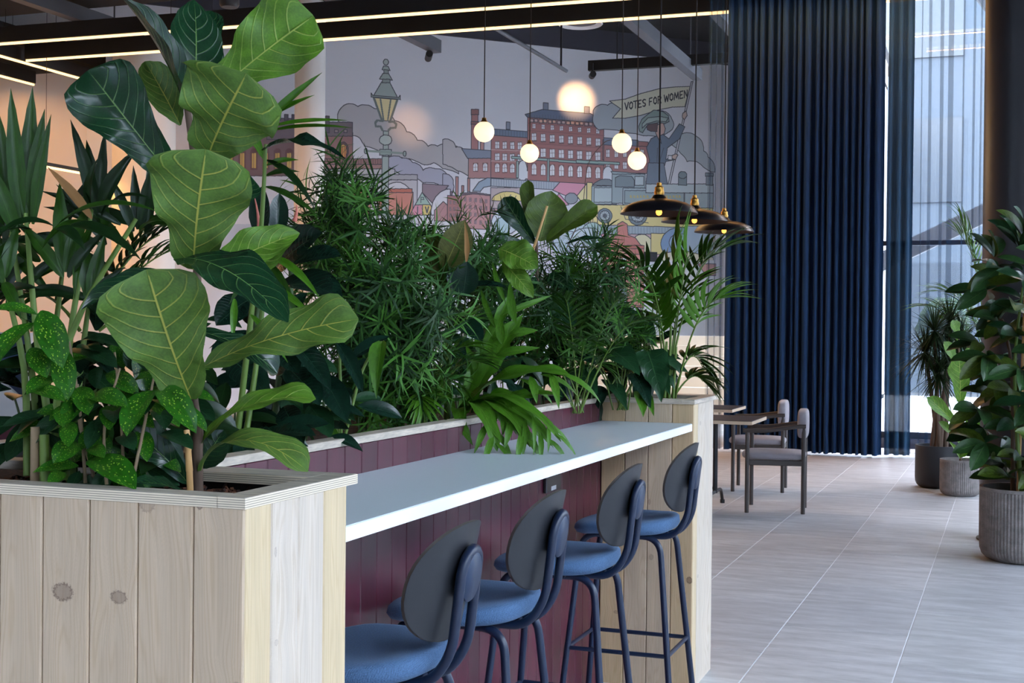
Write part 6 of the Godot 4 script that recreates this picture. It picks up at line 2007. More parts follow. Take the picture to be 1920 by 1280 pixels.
const MURAL_SHAPES := [
	[0, 1, 650, 259, 649, 250, 650, 241, 653, 233, 659, 225, 666, 218, 674, 213, 682, 211, 690, 211, 698, 213, 706, 217, 716, 212, 726, 211, 735, 211, 744, 214, 753, 219, 768, 219, 782, 222, 793, 227, 803, 236, 812, 248, 822, 250, 831, 254, 838, 260, 843, 267, 847, 276, 855, 277, 863, 280, 869, 284, 874, 290, 878, 297, 886, 297, 893, 298, 899, 301, 905, 306, 910, 312, 915, 309, 921, 307, 926, 307, 932, 308, 938, 310, 947, 305, 956, 302, 966, 301, 975, 303, 985, 307, 989, 306, 992, 306, 996, 307, 999, 309, 1002, 311, 1002, 326, 1002, 340, 1002, 355, 1002, 369, 1002, 384, 993, 380, 984, 377, 974, 375, 964, 373, 954, 372, 949, 368, 944, 365, 939, 362, 933, 359, 927, 357, 918, 362, 909, 364, 900, 365, 892, 363, 883, 359, 874, 356, 866, 353, 857, 351, 848, 350, 839, 350, 830, 348, 821, 347, 813, 347, 804, 347, 795, 348, 782, 341, 769, 335, 755, 330, 741, 326, 726, 324, 724, 320, 721, 316, 718, 312, 716, 308, 713, 304, 709, 301, 705, 299, 701, 298, 697, 297, 692, 297, 689, 297, 687, 296, 684, 295, 682, 295, 679, 294, 673, 287, 668, 280, 662, 273, 656, 266],
	[1, 1, 953, 291, 958, 289, 962, 288, 967, 288, 971, 289, 976, 291, 981, 293, 986, 296, 989, 300, 991, 304, 993, 310, 998, 308, 1003, 308, 1007, 309, 1011, 310, 1015, 313, 1026, 320, 1035, 329, 1040, 339, 1043, 350, 1042, 363, 1045, 369, 1046, 375, 1045, 380, 1043, 386, 1039, 391, 1038, 392, 1037, 392, 1037, 393, 1036, 393, 1035, 393, 1034, 392, 1034, 391, 1033, 390, 1032, 389, 1031, 388, 1025, 385, 1019, 382, 1013, 379, 1006, 377, 999, 376, 993, 373, 988, 370, 982, 367, 975, 365, 969, 364, 966, 362, 963, 361, 960, 360, 957, 360, 954, 359, 954, 346, 954, 332, 953, 318, 953, 305],
	[2, 1, 795, 350, 803, 347, 811, 345, 819, 345, 827, 346, 834, 350, 842, 349, 848, 350, 855, 352, 860, 355, 865, 360, 873, 361, 881, 364, 887, 367, 892, 373, 896, 380, 902, 375, 909, 373, 915, 371, 922, 372, 929, 373, 939, 373, 947, 374, 955, 377, 962, 382, 968, 388, 975, 393, 980, 398, 984, 405, 986, 412, 986, 421, 987, 425, 987, 430, 987, 434, 985, 438, 982, 442, 977, 439, 973, 436, 968, 433, 963, 430, 959, 426, 953, 423, 947, 420, 941, 417, 934, 415, 928, 413, 921, 413, 915, 413, 909, 413, 903, 414, 896, 415, 892, 412, 888, 409, 884, 407, 879, 405, 874, 404, 866, 402, 859, 401, 851, 401, 843, 401, 835, 402, 828, 395, 820, 390, 812, 385, 804, 381, 795, 377, 795, 372, 795, 366, 795, 361, 795, 356],
	[2, 1, 954, 387, 959, 386, 964, 386, 968, 387, 973, 388, 977, 391, 981, 394, 984, 398, 986, 402, 986, 407, 986, 412, 988, 418, 988, 424, 987, 429, 985, 435, 981, 440, 980, 439, 979, 438, 979, 436, 978, 435, 977, 433, 975, 432, 973, 430, 971, 429, 968, 428, 966, 427, 964, 425, 962, 424, 959, 423, 957, 421, 954, 421, 954, 414, 954, 407, 954, 401, 954, 394],
	[3, 1, 316, 311, 607, 291, 608, 412, 316, 428],
	[4, 1, 456, 268, 615, 256, 616, 313, 456, 324],
	[5, 1, 463, 257, 473, 256, 473, 272, 463, 273],
	[5, 1, 483, 256, 493, 255, 493, 270, 483, 271],
	[5, 1, 503, 254, 513, 253, 513, 269, 503, 270],
	[5, 1, 523, 253, 533, 252, 533, 268, 523, 268],
	[5, 1, 543, 251, 553, 250, 554, 266, 543, 267],
	[5, 1, 564, 250, 574, 249, 574, 265, 564, 265],
	[5, 1, 584, 248, 594, 247, 595, 263, 584, 264],
	[6, 1, 606, 295, 692, 289, 693, 363, 607, 368],
	[7, 1, 606, 267, 691, 261, 691, 299, 606, 305],
	[8, 1, 606, 251, 626, 249, 627, 294, 606, 295],
	[9, 1, 641, 284, 651, 284, 651, 292, 641, 293],
	[9, 1, 667, 283, 676, 282, 676, 290, 667, 291],
	[10, 1, 680, 339, 680, 346, 678, 353, 675, 358, 671, 362, 666, 363, 662, 362, 658, 359, 655, 354, 653, 348, 652, 341, 653, 333, 654, 327, 658, 321, 662, 318, 666, 316, 670, 317, 674, 320, 678, 325, 680, 332],
	[11, 1, 677, 341, 676, 347, 675, 352, 673, 357, 670, 360, 666, 361, 663, 360, 660, 358, 658, 353, 656, 348, 656, 342, 656, 336, 658, 330, 660, 326, 663, 323, 666, 322, 669, 323, 672, 325, 675, 329, 676, 335],
	[12, -2, 660, 328, 660, 360],
	[12, -2, 664, 328, 665, 360],
	[12, -2, 669, 327, 669, 360],
	[12, -2, 673, 327, 673, 360],
	[10, 0, 320, 365, 339, 364, 340, 410, 320, 411],
	[10, 0, 339, 364, 339, 367, 338, 370, 336, 372, 333, 374, 330, 374, 327, 374, 324, 373, 322, 371, 321, 368, 320, 365, 321, 362, 322, 359, 324, 357, 327, 355, 330, 355, 333, 355, 335, 356, 338, 358, 339, 361],
	[13, 0, 324, 368, 335, 367, 336, 406, 325, 407],
	[10, -1, 330, 363, 330, 408],
	[10, 0, 351, 363, 370, 362, 370, 408, 351, 409],
	[10, 0, 370, 362, 370, 365, 368, 368, 366, 370, 363, 372, 360, 372, 357, 372, 355, 371, 352, 369, 351, 366, 351, 363, 351, 360, 352, 357, 355, 355, 357, 353, 360, 353, 363, 353, 366, 354, 368, 356, 370, 359],
	[13, 0, 355, 366, 366, 365, 366, 404, 355, 405],
	[10, -1, 360, 361, 361, 406],
	[10, 0, 381, 361, 401, 360, 401, 406, 382, 407],
	[10, 0, 401, 360, 401, 363, 399, 366, 397, 368, 394, 370, 391, 370, 388, 370, 385, 369, 383, 367, 382, 364, 381, 361, 382, 358, 383, 355, 385, 353, 388, 351, 391, 351, 394, 351, 397, 352, 399, 354, 400, 357],
	[13, 0, 386, 364, 397, 363, 397, 402, 386, 403],
	[10, -1, 391, 359, 391, 404],
	[10, 0, 412, 359, 432, 358, 432, 405, 413, 406],
	[10, 0, 432, 358, 432, 361, 430, 364, 428, 366, 425, 368, 422, 369, 419, 368, 416, 367, 414, 365, 413, 362, 412, 359, 413, 356, 414, 353, 416, 351, 419, 349, 422, 349, 425, 349, 428, 350, 430, 352, 432, 355],
	[13, 0, 417, 362, 428, 361, 428, 401, 417, 401],
	[10, -1, 422, 357, 422, 402],
	[10, 0, 443, 357, 463, 356, 464, 403, 444, 404],
	[10, 0, 463, 356, 463, 359, 462, 362, 459, 364, 457, 366, 453, 367, 450, 366, 448, 365, 445, 363, 444, 360, 443, 357, 444, 354, 445, 351, 447, 349, 450, 347, 453, 347, 456, 347, 459, 348, 461, 350, 463, 353],
	[13, 0, 448, 360, 459, 359, 459, 399, 448, 399],
	[10, -1, 453, 355, 454, 400],
	[10, 0, 475, 355, 495, 354, 495, 401, 475, 402],
	[10, 0, 495, 354, 494, 357, 493, 360, 491, 362, 488, 364, 485, 365, 482, 364, 479, 363, 477, 361, 475, 358, 475, 355, 475, 352, 477, 349, 479, 347, 482, 345, 485, 345, 488, 345, 491, 346, 493, 348, 494, 351],
	[13, 0, 479, 358, 491, 357, 491, 397, 479, 398],
	[10, -1, 485, 353, 485, 399],
	[10, 0, 506, 353, 527, 352, 527, 399, 507, 400],
	[10, 0, 527, 352, 526, 355, 525, 358, 523, 360, 520, 362, 517, 363, 513, 362, 511, 361, 508, 359, 507, 356, 506, 353, 507, 350, 508, 347, 511, 345, 513, 343, 516, 343, 520, 343, 522, 344, 525, 346, 526, 349],
	[13, 0, 511, 356, 522, 355, 523, 395, 511, 396],
	[10, -1, 517, 351, 517, 397],
	[14, 1, 605, 366, 795, 354, 795, 370, 605, 381],
	[15, 1, 605, 381, 795, 370, 795, 382, 605, 393],
	[16, -2, 609, 368, 609, 378],
	[16, -2, 615, 367, 615, 378],
	[16, -2, 622, 367, 622, 377],
	[16, -2, 629, 366, 629, 377],
	[16, -2, 635, 366, 635, 377],
	[16, -2, 642, 366, 642, 376],
	[16, -2, 649, 365, 649, 376],
	[16, -2, 655, 365, 656, 375],
	[16, -2, 662, 364, 662, 375],
	[16, -2, 669, 364, 669, 375],
	[16, -2, 676, 364, 676, 374],
	[16, -2, 682, 363, 682, 374],
	[16, -2, 689, 363, 689, 373],
	[16, -2, 696, 362, 696, 373],
	[16, -2, 703, 362, 703, 373],
	[16, -2, 709, 362, 710, 372],
	[16, -2, 716, 361, 716, 372],
	[16, -2, 723, 361, 723, 371],
	[16, -2, 730, 360, 730, 371],
	[16, -2, 737, 360, 737, 371],
	[16, -2, 744, 359, 744, 370],
	[16, -2, 750, 359, 751, 370],
	[16, -2, 757, 359, 757, 369],
	[16, -2, 764, 358, 764, 369],
	[16, -2, 771, 358, 771, 369],
	[16, -2, 778, 357, 778, 368],
	[16, -2, 785, 357, 785, 368],
	[16, -2, 792, 357, 792, 367],
	[17, 1, 605, 393, 813, 381, 813, 397, 605, 408],
	[18, 1, 605, 408, 879, 393, 879, 408, 605, 422],
	[19, 1, 651, 420, 879, 408, 880, 518, 652, 528],
	[20, 1, 605, 445, 616, 452, 622, 472, 623, 521, 606, 522],
	[20, 1, 734, 469, 732, 483, 728, 496, 720, 507, 711, 516, 700, 522, 688, 524, 676, 523, 664, 518, 655, 510, 647, 499, 643, 487, 641, 473, 642, 460, 647, 447, 654, 435, 664, 426, 675, 420, 687, 418, 699, 419, 710, 424, 720, 432, 727, 442, 732, 455],
	[20, 1, 868, 469, 867, 483, 862, 496, 854, 507, 845, 516, 833, 522, 821, 525, 808, 523, 797, 519, 787, 510, 779, 500, 774, 487, 773, 473, 774, 459, 779, 446, 786, 435, 796, 425, 807, 420, 820, 417, 832, 418, 844, 423, 854, 431, 862, 442, 866, 455],
	[21, 1, 639, 455, 651, 444, 727, 445, 734, 465, 734, 471, 640, 471],
	[22, 1, 796, 445, 867, 442, 867, 506, 797, 509],
	[21, 1, 796, 437, 864, 433, 864, 444, 796, 447],
	[22, 1, 723, 459, 779, 456, 779, 510, 724, 512],
	[23, 1, 689, 434, 689, 437, 688, 439, 687, 440, 685, 441, 684, 442, 682, 442, 681, 441, 680, 439, 679, 437, 679, 435, 679, 432, 680, 430, 681, 429, 682, 428, 684, 427, 685, 427, 687, 428, 688, 430, 689, 432],
	[24, 1, 622, 422, 638, 421, 638, 480, 622, 480],
	[25, 1, 620, 480, 641, 479, 641, 528, 620, 529],
	[26, -1, 626, 423, 627, 478],
	[26, -1, 631, 423, 632, 478],
	[24, 1, 746, 415, 763, 414, 764, 474, 747, 474],
	[25, 1, 744, 474, 766, 473, 767, 523, 745, 524],
	[26, -1, 751, 417, 752, 472],
	[26, -1, 757, 416, 757, 472],
	[27, 1, 797, 509, 884, 505, 885, 564, 797, 567],
	[28, 1, 814, 531, 862, 529, 885, 564, 814, 566],
	[29, 1, 860, 529, 880, 531, 920, 562, 885, 564],
	[30, 1, 894, 417, 972, 419, 928, 474, 894, 442],
	[31, 1, 894, 442, 873, 478, 919, 475],
	[32, 1, 873, 478, 895, 476, 895, 505, 858, 507],
	[33, 1, 895, 476, 919, 475, 931, 503, 895, 505],
	[26, -2, 890, 470, 890, 455, 898, 455, 899, 461, 890, 462],
	[26, -3, 881, 483, 881, 500],
	[26, -3, 904, 482, 909, 498, 913, 481],
	[34, 1, 922, 504, 921, 498, 920, 492, 921, 486, 922, 480, 924, 474, 926, 466, 930, 459, 934, 452, 940, 446, 946, 440, 951, 436, 957, 433, 964, 430, 970, 429, 977, 428, 981, 442, 983, 457, 983, 472, 981, 486, 978, 501, 966, 502, 955, 502, 944, 503, 933, 503],
	[35, 1, 931, 520, 930, 491, 957, 464, 987, 488, 987, 518],
	[36, 1, 969, 446, 1011, 446, 1012, 518, 970, 518],
	[37, 1, 1011, 437, 1099, 437, 1100, 538, 1012, 537],
	[38, 1, 1007, 439, 1049, 433, 1099, 438, 1099, 441, 1049, 438, 1011, 444],
	[39, 0, 1018, 449, 1026, 448, 1026, 460, 1018, 460],
	[40, 0, 1018, 450, 1025, 449, 1025, 459, 1019, 459],
	[39, -1, 1022, 450, 1022, 459],
	[39, -1, 1019, 454, 1025, 454],
	[39, 0, 1018, 469, 1026, 469, 1026, 480, 1018, 480],
	[40, 0, 1019, 470, 1025, 470, 1025, 479, 1019, 479],
	[39, -1, 1022, 470, 1022, 479],
	[39, -1, 1019, 475, 1025, 474],
	[39, 0, 1018, 489, 1026, 489, 1026, 501, 1018, 501],
	[40, 0, 1019, 491, 1025, 490, 1025, 500, 1019, 500],
	[39, -1, 1022, 491, 1022, 500],
	[39, -1, 1019, 495, 1025, 495],
	[39, 0, 1018, 510, 1026, 510, 1026, 521, 1018, 521],
	[40, 0, 1019, 511, 1026, 511, 1026, 520, 1019, 520],
	[39, -1, 1022, 511, 1022, 520],
	[39, -1, 1019, 516, 1026, 515],
	[39, 0, 1034, 449, 1042, 449, 1042, 460, 1034, 461],
	[40, 0, 1034, 450, 1041, 450, 1041, 459, 1034, 460],
	[39, -1, 1038, 450, 1038, 459],
	[39, -1, 1034, 455, 1041, 455],
	[39, 0, 1034, 470, 1042, 469, 1042, 481, 1034, 481],
	[40, 0, 1035, 471, 1041, 471, 1041, 480, 1035, 480],
	[39, -1, 1038, 471, 1038, 480],
	[39, -1, 1035, 475, 1041, 475],
	[39, 0, 1034, 490, 1042, 490, 1042, 501, 1034, 502],
	[40, 0, 1035, 491, 1041, 491, 1041, 500, 1035, 501],
	[39, -1, 1038, 491, 1038, 500],
	[39, -1, 1035, 496, 1041, 496],
	[39, 0, 1034, 511, 1042, 510, 1042, 522, 1034, 522],
	[40, 0, 1035, 512, 1041, 512, 1042, 521, 1035, 521],
	[39, -1, 1038, 512, 1038, 521],
	[39, -1, 1035, 516, 1042, 516],
	[39, 0, 1050, 450, 1058, 449, 1058, 461, 1050, 461],
	[40, 0, 1050, 451, 1057, 451, 1057, 460, 1050, 460],
	[39, -1, 1054, 451, 1054, 460],
	[39, -1, 1050, 456, 1057, 455],
	[39, 0, 1050, 470, 1058, 470, 1058, 481, 1050, 482],
	[40, 0, 1051, 472, 1057, 471, 1057, 480, 1051, 481],
	[39, -1, 1054, 471, 1054, 481],
	[39, -1, 1051, 476, 1057, 476],
	[39, 0, 1050, 491, 1058, 490, 1058, 502, 1050, 502],
	[40, 0, 1051, 492, 1057, 492, 1057, 501, 1051, 501],
	[39, -1, 1054, 492, 1054, 501],
	[39, -1, 1051, 497, 1057, 496],
	[39, 0, 1050, 511, 1058, 511, 1058, 523, 1050, 523],
	[40, 0, 1051, 513, 1058, 512, 1058, 522, 1051, 522],
	[39, -1, 1054, 512, 1054, 522],
	[39, -1, 1051, 517, 1058, 517],
	[39, 0, 1066, 450, 1074, 450, 1074, 462, 1066, 462],
	[40, 0, 1066, 452, 1073, 451, 1073, 461, 1067, 461],
	[39, -1, 1070, 452, 1070, 461],
	[39, -1, 1066, 456, 1073, 456],
	[39, 0, 1066, 471, 1074, 471, 1074, 482, 1066, 483],
	[40, 0, 1067, 472, 1073, 472, 1073, 481, 1067, 481],
	[39, -1, 1070, 472, 1070, 481],
	[39, -1, 1067, 477, 1073, 476],
	[39, 0, 1066, 492, 1074, 491, 1074, 503, 1066, 503],
	[40, 0, 1067, 493, 1073, 493, 1073, 502, 1067, 502],
	[39, -1, 1070, 493, 1070, 502],
	[39, -1, 1067, 497, 1073, 497],
	[39, 0, 1066, 512, 1074, 512, 1074, 523, 1066, 524],
	[40, 0, 1067, 513, 1074, 513, 1074, 522, 1067, 523],
	[39, -1, 1070, 513, 1070, 522],
	[39, -1, 1067, 518, 1074, 518],
	[39, 0, 1082, 451, 1090, 451, 1090, 462, 1082, 463],
	[40, 0, 1083, 452, 1089, 452, 1089, 461, 1083, 462],
	[39, -1, 1086, 452, 1086, 461],
	[39, -1, 1083, 457, 1089, 456],
	[39, 0, 1082, 472, 1090, 471, 1090, 483, 1082, 483],
	[40, 0, 1083, 473, 1089, 473, 1089, 482, 1083, 482],
	[39, -1, 1086, 473, 1086, 482],
	[39, -1, 1083, 477, 1089, 477],
	[39, 0, 1082, 492, 1090, 492, 1090, 503, 1082, 504],
	[40, 0, 1083, 494, 1090, 493, 1090, 502, 1083, 503],
	[39, -1, 1086, 493, 1086, 503],
	[39, -1, 1083, 498, 1090, 498],
	[39, 0, 1082, 513, 1090, 513, 1091, 524, 1083, 524],
	[40, 0, 1083, 514, 1090, 514, 1090, 523, 1083, 523],
	[39, -1, 1086, 514, 1087, 523],
	[39, -1, 1083, 519, 1090, 518],
	[39, 0, 975, 460, 981, 460, 981, 470, 975, 470],
	[40, 0, 975, 461, 981, 461, 981, 469, 975, 469],
	[39, -1, 978, 461, 978, 469],
	[39, -1, 975, 465, 981, 465],
	[39, 0, 975, 478, 981, 478, 982, 488, 975, 489],
	[40, 0, 976, 479, 981, 479, 981, 487, 976, 488],
	[39, -1, 978, 479, 978, 488],
	[39, -1, 976, 483, 981, 483],
	[39, 0, 975, 496, 982, 496, 982, 507, 975, 507],
	[40, 0, 976, 497, 981, 497, 981, 506, 976, 506],
	[39, -1, 978, 497, 978, 506],
	[39, -1, 976, 502, 981, 501],
	[39, 0, 975, 515, 982, 514, 982, 525, 975, 525],
	[40, 0, 976, 516, 981, 516, 981, 524, 976, 524],
	[39, -1, 979, 516, 979, 524],
	[39, -1, 976, 520, 981, 520],
	[39, 0, 986, 459, 993, 459, 993, 470, 986, 470],
	[40, 0, 987, 460, 992, 460, 992, 469, 987, 469],
	[39, -1, 989, 460, 989, 469],
	[39, -1, 987, 465, 992, 464],
	[39, 0, 986, 478, 993, 477, 993, 488, 986, 488],
	[40, 0, 987, 479, 992, 478, 992, 487, 987, 487],
	[39, -1, 989, 479, 990, 487],
	[39, -1, 987, 483, 992, 483],
	[39, 0, 986, 496, 993, 496, 993, 506, 986, 506],
	[40, 0, 987, 497, 992, 497, 992, 505, 987, 505],
	[39, -1, 990, 497, 990, 505],
	[39, -1, 987, 501, 992, 501],
	[39, 0, 987, 514, 993, 514, 993, 524, 987, 525],
	[40, 0, 987, 515, 992, 515, 993, 524, 987, 524],
	[39, -1, 990, 515, 990, 524],
	[39, -1, 987, 519, 993, 519],
	[39, 0, 997, 459, 1004, 458, 1004, 469, 997, 469],
	[40, 0, 998, 460, 1003, 460, 1003, 468, 998, 468],
	[39, -1, 1001, 460, 1001, 468],
	[39, -1, 998, 464, 1003, 464],
	[39, 0, 997, 477, 1004, 477, 1004, 487, 998, 488],
	[40, 0, 998, 478, 1003, 478, 1004, 486, 998, 487],
	[39, -1, 1001, 478, 1001, 487],
	[39, -1, 998, 482, 1003, 482],
	[39, 0, 998, 495, 1004, 495, 1004, 506, 998, 506],
	[40, 0, 998, 497, 1004, 496, 1004, 505, 998, 505],
	[39, -1, 1001, 496, 1001, 505],
	[39, -1, 998, 501, 1004, 500],
	[39, 0, 998, 514, 1004, 513, 1005, 524, 998, 524],
	[40, 0, 999, 515, 1004, 515, 1004, 523, 999, 523],
	[39, -1, 1001, 515, 1001, 523],
	[39, -1, 999, 519, 1004, 519],
	[41, 1, 993, 392, 1001, 392, 1002, 444, 994, 445],
	[41, 1, 1029, 394, 1036, 393, 1037, 432, 1029, 433],
	[42, 1, 1011, 417, 1018, 416, 1019, 437, 1011, 437],
	[43, 1, 977, 435, 983, 435, 983, 445, 977, 446],
	[44, 1, 1101, 454, 1169, 454, 1170, 527, 1102, 527],
	[45, 1, 1114, 464, 1114, 466, 1113, 468, 1112, 469, 1111, 470, 1110, 471, 1109, 471, 1107, 470, 1106, 468, 1106, 466, 1106, 464, 1106, 462, 1106, 460, 1107, 459, 1108, 458, 1110, 457, 1111, 458, 1112, 458, 1113, 460, 1114, 462],
	[45, 1, 1114, 483, 1114, 485, 1114, 487, 1113, 489, 1111, 490, 1110, 490, 1109, 490, 1108, 489, 1107, 487, 1106, 486, 1106, 483, 1106, 481, 1107, 479, 1107, 478, 1109, 477, 1110, 477, 1111, 477, 1112, 478, 1113, 479, 1114, 481],
	[45, 1, 1114, 502, 1114, 504, 1114, 506, 1113, 508, 1112, 509, 1110, 509, 1109, 509, 1108, 508, 1107, 507, 1106, 505, 1106, 503, 1106, 501, 1107, 499, 1108, 497, 1109, 496, 1110, 496, 1111, 496, 1113, 497, 1114, 498, 1114, 500],
	[45, 1, 1115, 522, 1114, 524, 1114, 526, 1113, 527, 1112, 528, 1110, 529, 1109, 528, 1108, 527, 1107, 526, 1106, 524, 1106, 522, 1106, 520, 1107, 518, 1108, 516, 1109, 515, 1110, 515, 1112, 515, 1113, 516, 1114, 518, 1114, 519],
	[45, 1, 1132, 463, 1132, 465, 1131, 467, 1130, 469, 1129, 470, 1128, 470, 1126, 470, 1125, 469, 1124, 467, 1124, 465, 1123, 463, 1124, 461, 1124, 459, 1125, 458, 1126, 457, 1128, 456, 1129, 457, 1130, 458, 1131, 459, 1132, 461],
	[45, 1, 1132, 482, 1132, 484, 1131, 486, 1130, 488, 1129, 489, 1128, 489, 1127, 489, 1125, 488, 1124, 487, 1124, 485, 1124, 483, 1124, 481, 1124, 479, 1125, 477, 1126, 476, 1128, 476, 1129, 476, 1130, 477, 1131, 478, 1132, 480],
	[45, 1, 1132, 502, 1132, 504, 1132, 506, 1131, 507, 1129, 508, 1128, 509, 1127, 508, 1126, 507, 1125, 506, 1124, 504, 1124, 502, 1124, 500, 1125, 498, 1125, 496, 1127, 495, 1128, 495, 1129, 495, 1130, 496, 1131, 498, 1132, 499],
	[45, 1, 1132, 521, 1132, 523, 1132, 525, 1131, 526, 1130, 527, 1128, 528, 1127, 528, 1126, 527, 1125, 525, 1124, 523, 1124, 521, 1124, 519, 1125, 517, 1126, 516, 1127, 515, 1128, 514, 1129, 515, 1131, 515, 1132, 517, 1132, 519],
	[45, 1, 1150, 462, 1150, 464, 1149, 466, 1148, 468, 1147, 469, 1146, 469, 1144, 469, 1143, 468, 1142, 467, 1141, 465, 1141, 463, 1141, 460, 1142, 459, 1143, 457, 1144, 456, 1145, 456, 1147, 456, 1148, 457, 1149, 458, 1150, 460],
	[45, 1, 1150, 481, 1150, 484, 1149, 486, 1148, 487, 1147, 488, 1146, 488, 1144, 488, 1143, 487, 1142, 486, 1142, 484, 1141, 482, 1142, 480, 1142, 478, 1143, 476, 1144, 475, 1146, 475, 1147, 475, 1148, 476, 1149, 478, 1150, 479],
	[45, 1, 1150, 501, 1150, 503, 1149, 505, 1148, 506, 1147, 507, 1146, 508, 1145, 508, 1143, 507, 1142, 505, 1142, 503, 1142, 501, 1142, 499, 1142, 497, 1143, 496, 1144, 495, 1146, 494, 1147, 494, 1148, 495, 1149, 497, 1150, 499],
	[45, 1, 1150, 520, 1150, 522, 1150, 524, 1149, 526, 1147, 527, 1146, 527, 1145, 527, 1144, 526, 1143, 524, 1142, 523, 1142, 520, 1142, 518, 1143, 516, 1144, 515, 1145, 514, 1146, 514, 1147, 514, 1149, 515, 1150, 516, 1150, 518],
	[46, 1, 1039, 201, 1059, 199, 1061, 312, 1040, 314],
	[47, 1, 1038, 234, 1061, 233, 1061, 241, 1038, 242],
	[47, 1, 1038, 200, 1061, 198, 1061, 213, 1038, 215],
	[48, 1, 1067, 291, 1078, 290, 1078, 315, 1067, 315],
	[49, 1, 1010, 312, 1102, 312, 1102, 338, 1029, 339],
	[50, 1, 1031, 339, 1102, 334, 1103, 391, 1031, 395],
	[51, 0, 1045, 350, 1061, 349, 1061, 375, 1045, 375],
	[52, 0, 1059, 358, 1058, 362, 1055, 365, 1051, 365, 1048, 363, 1046, 358, 1047, 354, 1051, 351, 1055, 351, 1058, 353],
	[52, 0, 1046, 358, 1059, 358, 1059, 372, 1046, 373],
	[51, -1, 1053, 352, 1053, 373],
	[51, -1, 1046, 363, 1059, 362],
	[51, 0, 1074, 348, 1091, 347, 1091, 373, 1075, 374],
	[52, 0, 1089, 356, 1088, 360, 1085, 363, 1081, 363, 1077, 361, 1076, 357, 1077, 352, 1080, 349, 1084, 349, 1088, 351],
	[52, 0, 1076, 357, 1089, 356, 1089, 371, 1076, 371],
	[51, -1, 1082, 351, 1083, 371],
	[51, -1, 1076, 361, 1089, 360],
	[53, 1, 1100, 267, 1218, 262, 1219, 387, 1101, 390],
	[54, 1, 1106, 250, 1218, 250, 1218, 268, 1107, 269],
	[55, 1, 1146, 228, 1158, 227, 1158, 248, 1146, 249],
	[26, -1, 1109, 251, 1109, 269],
	[26, -1, 1118, 251, 1118, 268],
	[26, -1, 1127, 251, 1127, 268],
	[26, -1, 1136, 251, 1136, 268],
	[26, -1, 1145, 251, 1145, 268],
	[26, -1, 1154, 251, 1154, 268],
	[26, -1, 1163, 251, 1163, 268],
	[26, -1, 1172, 251, 1172, 267],
	[26, -1, 1181, 251, 1181, 267],
	[26, -1, 1190, 251, 1190, 267],
	[26, -1, 1199, 251, 1199, 267],
	[26, -1, 1208, 251, 1208, 267],
	[56, 0, 1112, 284, 1126, 283, 1126, 306, 1112, 307],
	[52, 0, 1113, 286, 1125, 286, 1125, 304, 1113, 305],
	[56, -1, 1119, 286, 1119, 305],
	[56, -1, 1113, 295, 1125, 295],
	[56, 0, 1111, 318, 1127, 317, 1128, 339, 1111, 340],
	[52, 0, 1113, 320, 1126, 319, 1126, 337, 1113, 338],
	[56, -1, 1119, 320, 1119, 338],
	[56, -1, 1113, 329, 1126, 328],
	[51, 0, 1111, 347, 1128, 346, 1128, 373, 1112, 374],
	[52, 0, 1126, 355, 1125, 360, 1122, 363, 1118, 363, 1114, 360, 1113, 356, 1114, 351, 1117, 348, 1121, 348, 1125, 350],
	[52, 0, 1113, 356, 1126, 355, 1126, 371, 1113, 372],
	[51, -1, 1119, 350, 1120, 371],
	[51, -1, 1113, 361, 1126, 360],
	[56, 0, 1135, 283, 1149, 282, 1150, 305, 1135, 306],
	[52, 0, 1136, 286, 1148, 285, 1148, 303, 1136, 304],
	[56, -1, 1142, 285, 1142, 304],
	[56, -1, 1136, 295, 1148, 294],
	[56, 0, 1134, 317, 1151, 316, 1151, 338, 1134, 339],
	[52, 0, 1136, 319, 1149, 319, 1149, 337, 1136, 337],
	[56, -1, 1142, 319, 1143, 337],
	[56, -1, 1136, 328, 1149, 327],
	[51, 0, 1135, 346, 1151, 345, 1151, 373, 1135, 374],
	[52, 0, 1149, 354, 1148, 359, 1145, 362, 1141, 363, 1138, 360, 1136, 355, 1137, 350, 1141, 347, 1145, 347, 1148, 350],
	[52, 0, 1136, 355, 1149, 354, 1150, 370, 1136, 371],
	[51, -1, 1143, 349, 1143, 371],
	[51, -1, 1136, 360, 1149, 359],
	[56, 0, 1158, 282, 1173, 281, 1173, 305, 1158, 305],
	[52, 0, 1160, 285, 1171, 284, 1172, 303, 1160, 303],
	[56, -1, 1165, 284, 1166, 303],
	[56, -1, 1160, 294, 1171, 293],
	[56, 0, 1158, 316, 1174, 315, 1174, 338, 1158, 339],
	[52, 0, 1159, 319, 1172, 318, 1173, 336, 1159, 337],
	[56, -1, 1166, 318, 1166, 336],
	[56, -1, 1159, 327, 1173, 327],
	[51, 0, 1158, 346, 1174, 345, 1175, 372, 1158, 373],
	[52, 0, 1173, 354, 1172, 359, 1168, 362, 1164, 362, 1161, 359, 1160, 355, 1161, 350, 1164, 347, 1168, 346, 1172, 349],
	[52, 0, 1160, 355, 1173, 354, 1173, 370, 1160, 371],
	[51, -1, 1166, 348, 1166, 370],
	[51, -1, 1160, 359, 1173, 359],
	[56, 0, 1182, 281, 1196, 280, 1196, 304, 1182, 305],
	[52, 0, 1183, 284, 1195, 283, 1195, 302, 1183, 303],
	[56, -1, 1189, 284, 1189, 302],
	[56, -1, 1183, 293, 1195, 292],
	[56, 0, 1181, 316, 1198, 315, 1198, 337, 1181, 338],
	[52, 0, 1183, 318, 1196, 317, 1196, 335, 1183, 336],
	[56, -1, 1189, 318, 1190, 336],
	[56, -1, 1183, 327, 1196, 326],
	[51, 0, 1181, 345, 1198, 344, 1198, 372, 1182, 372],
	[52, 0, 1196, 353, 1195, 358, 1192, 361, 1188, 361, 1184, 359, 1183, 354, 1184, 349, 1188, 346, 1192, 346, 1195, 348],
	[52, 0, 1183, 354, 1196, 353, 1197, 369, 1183, 370],
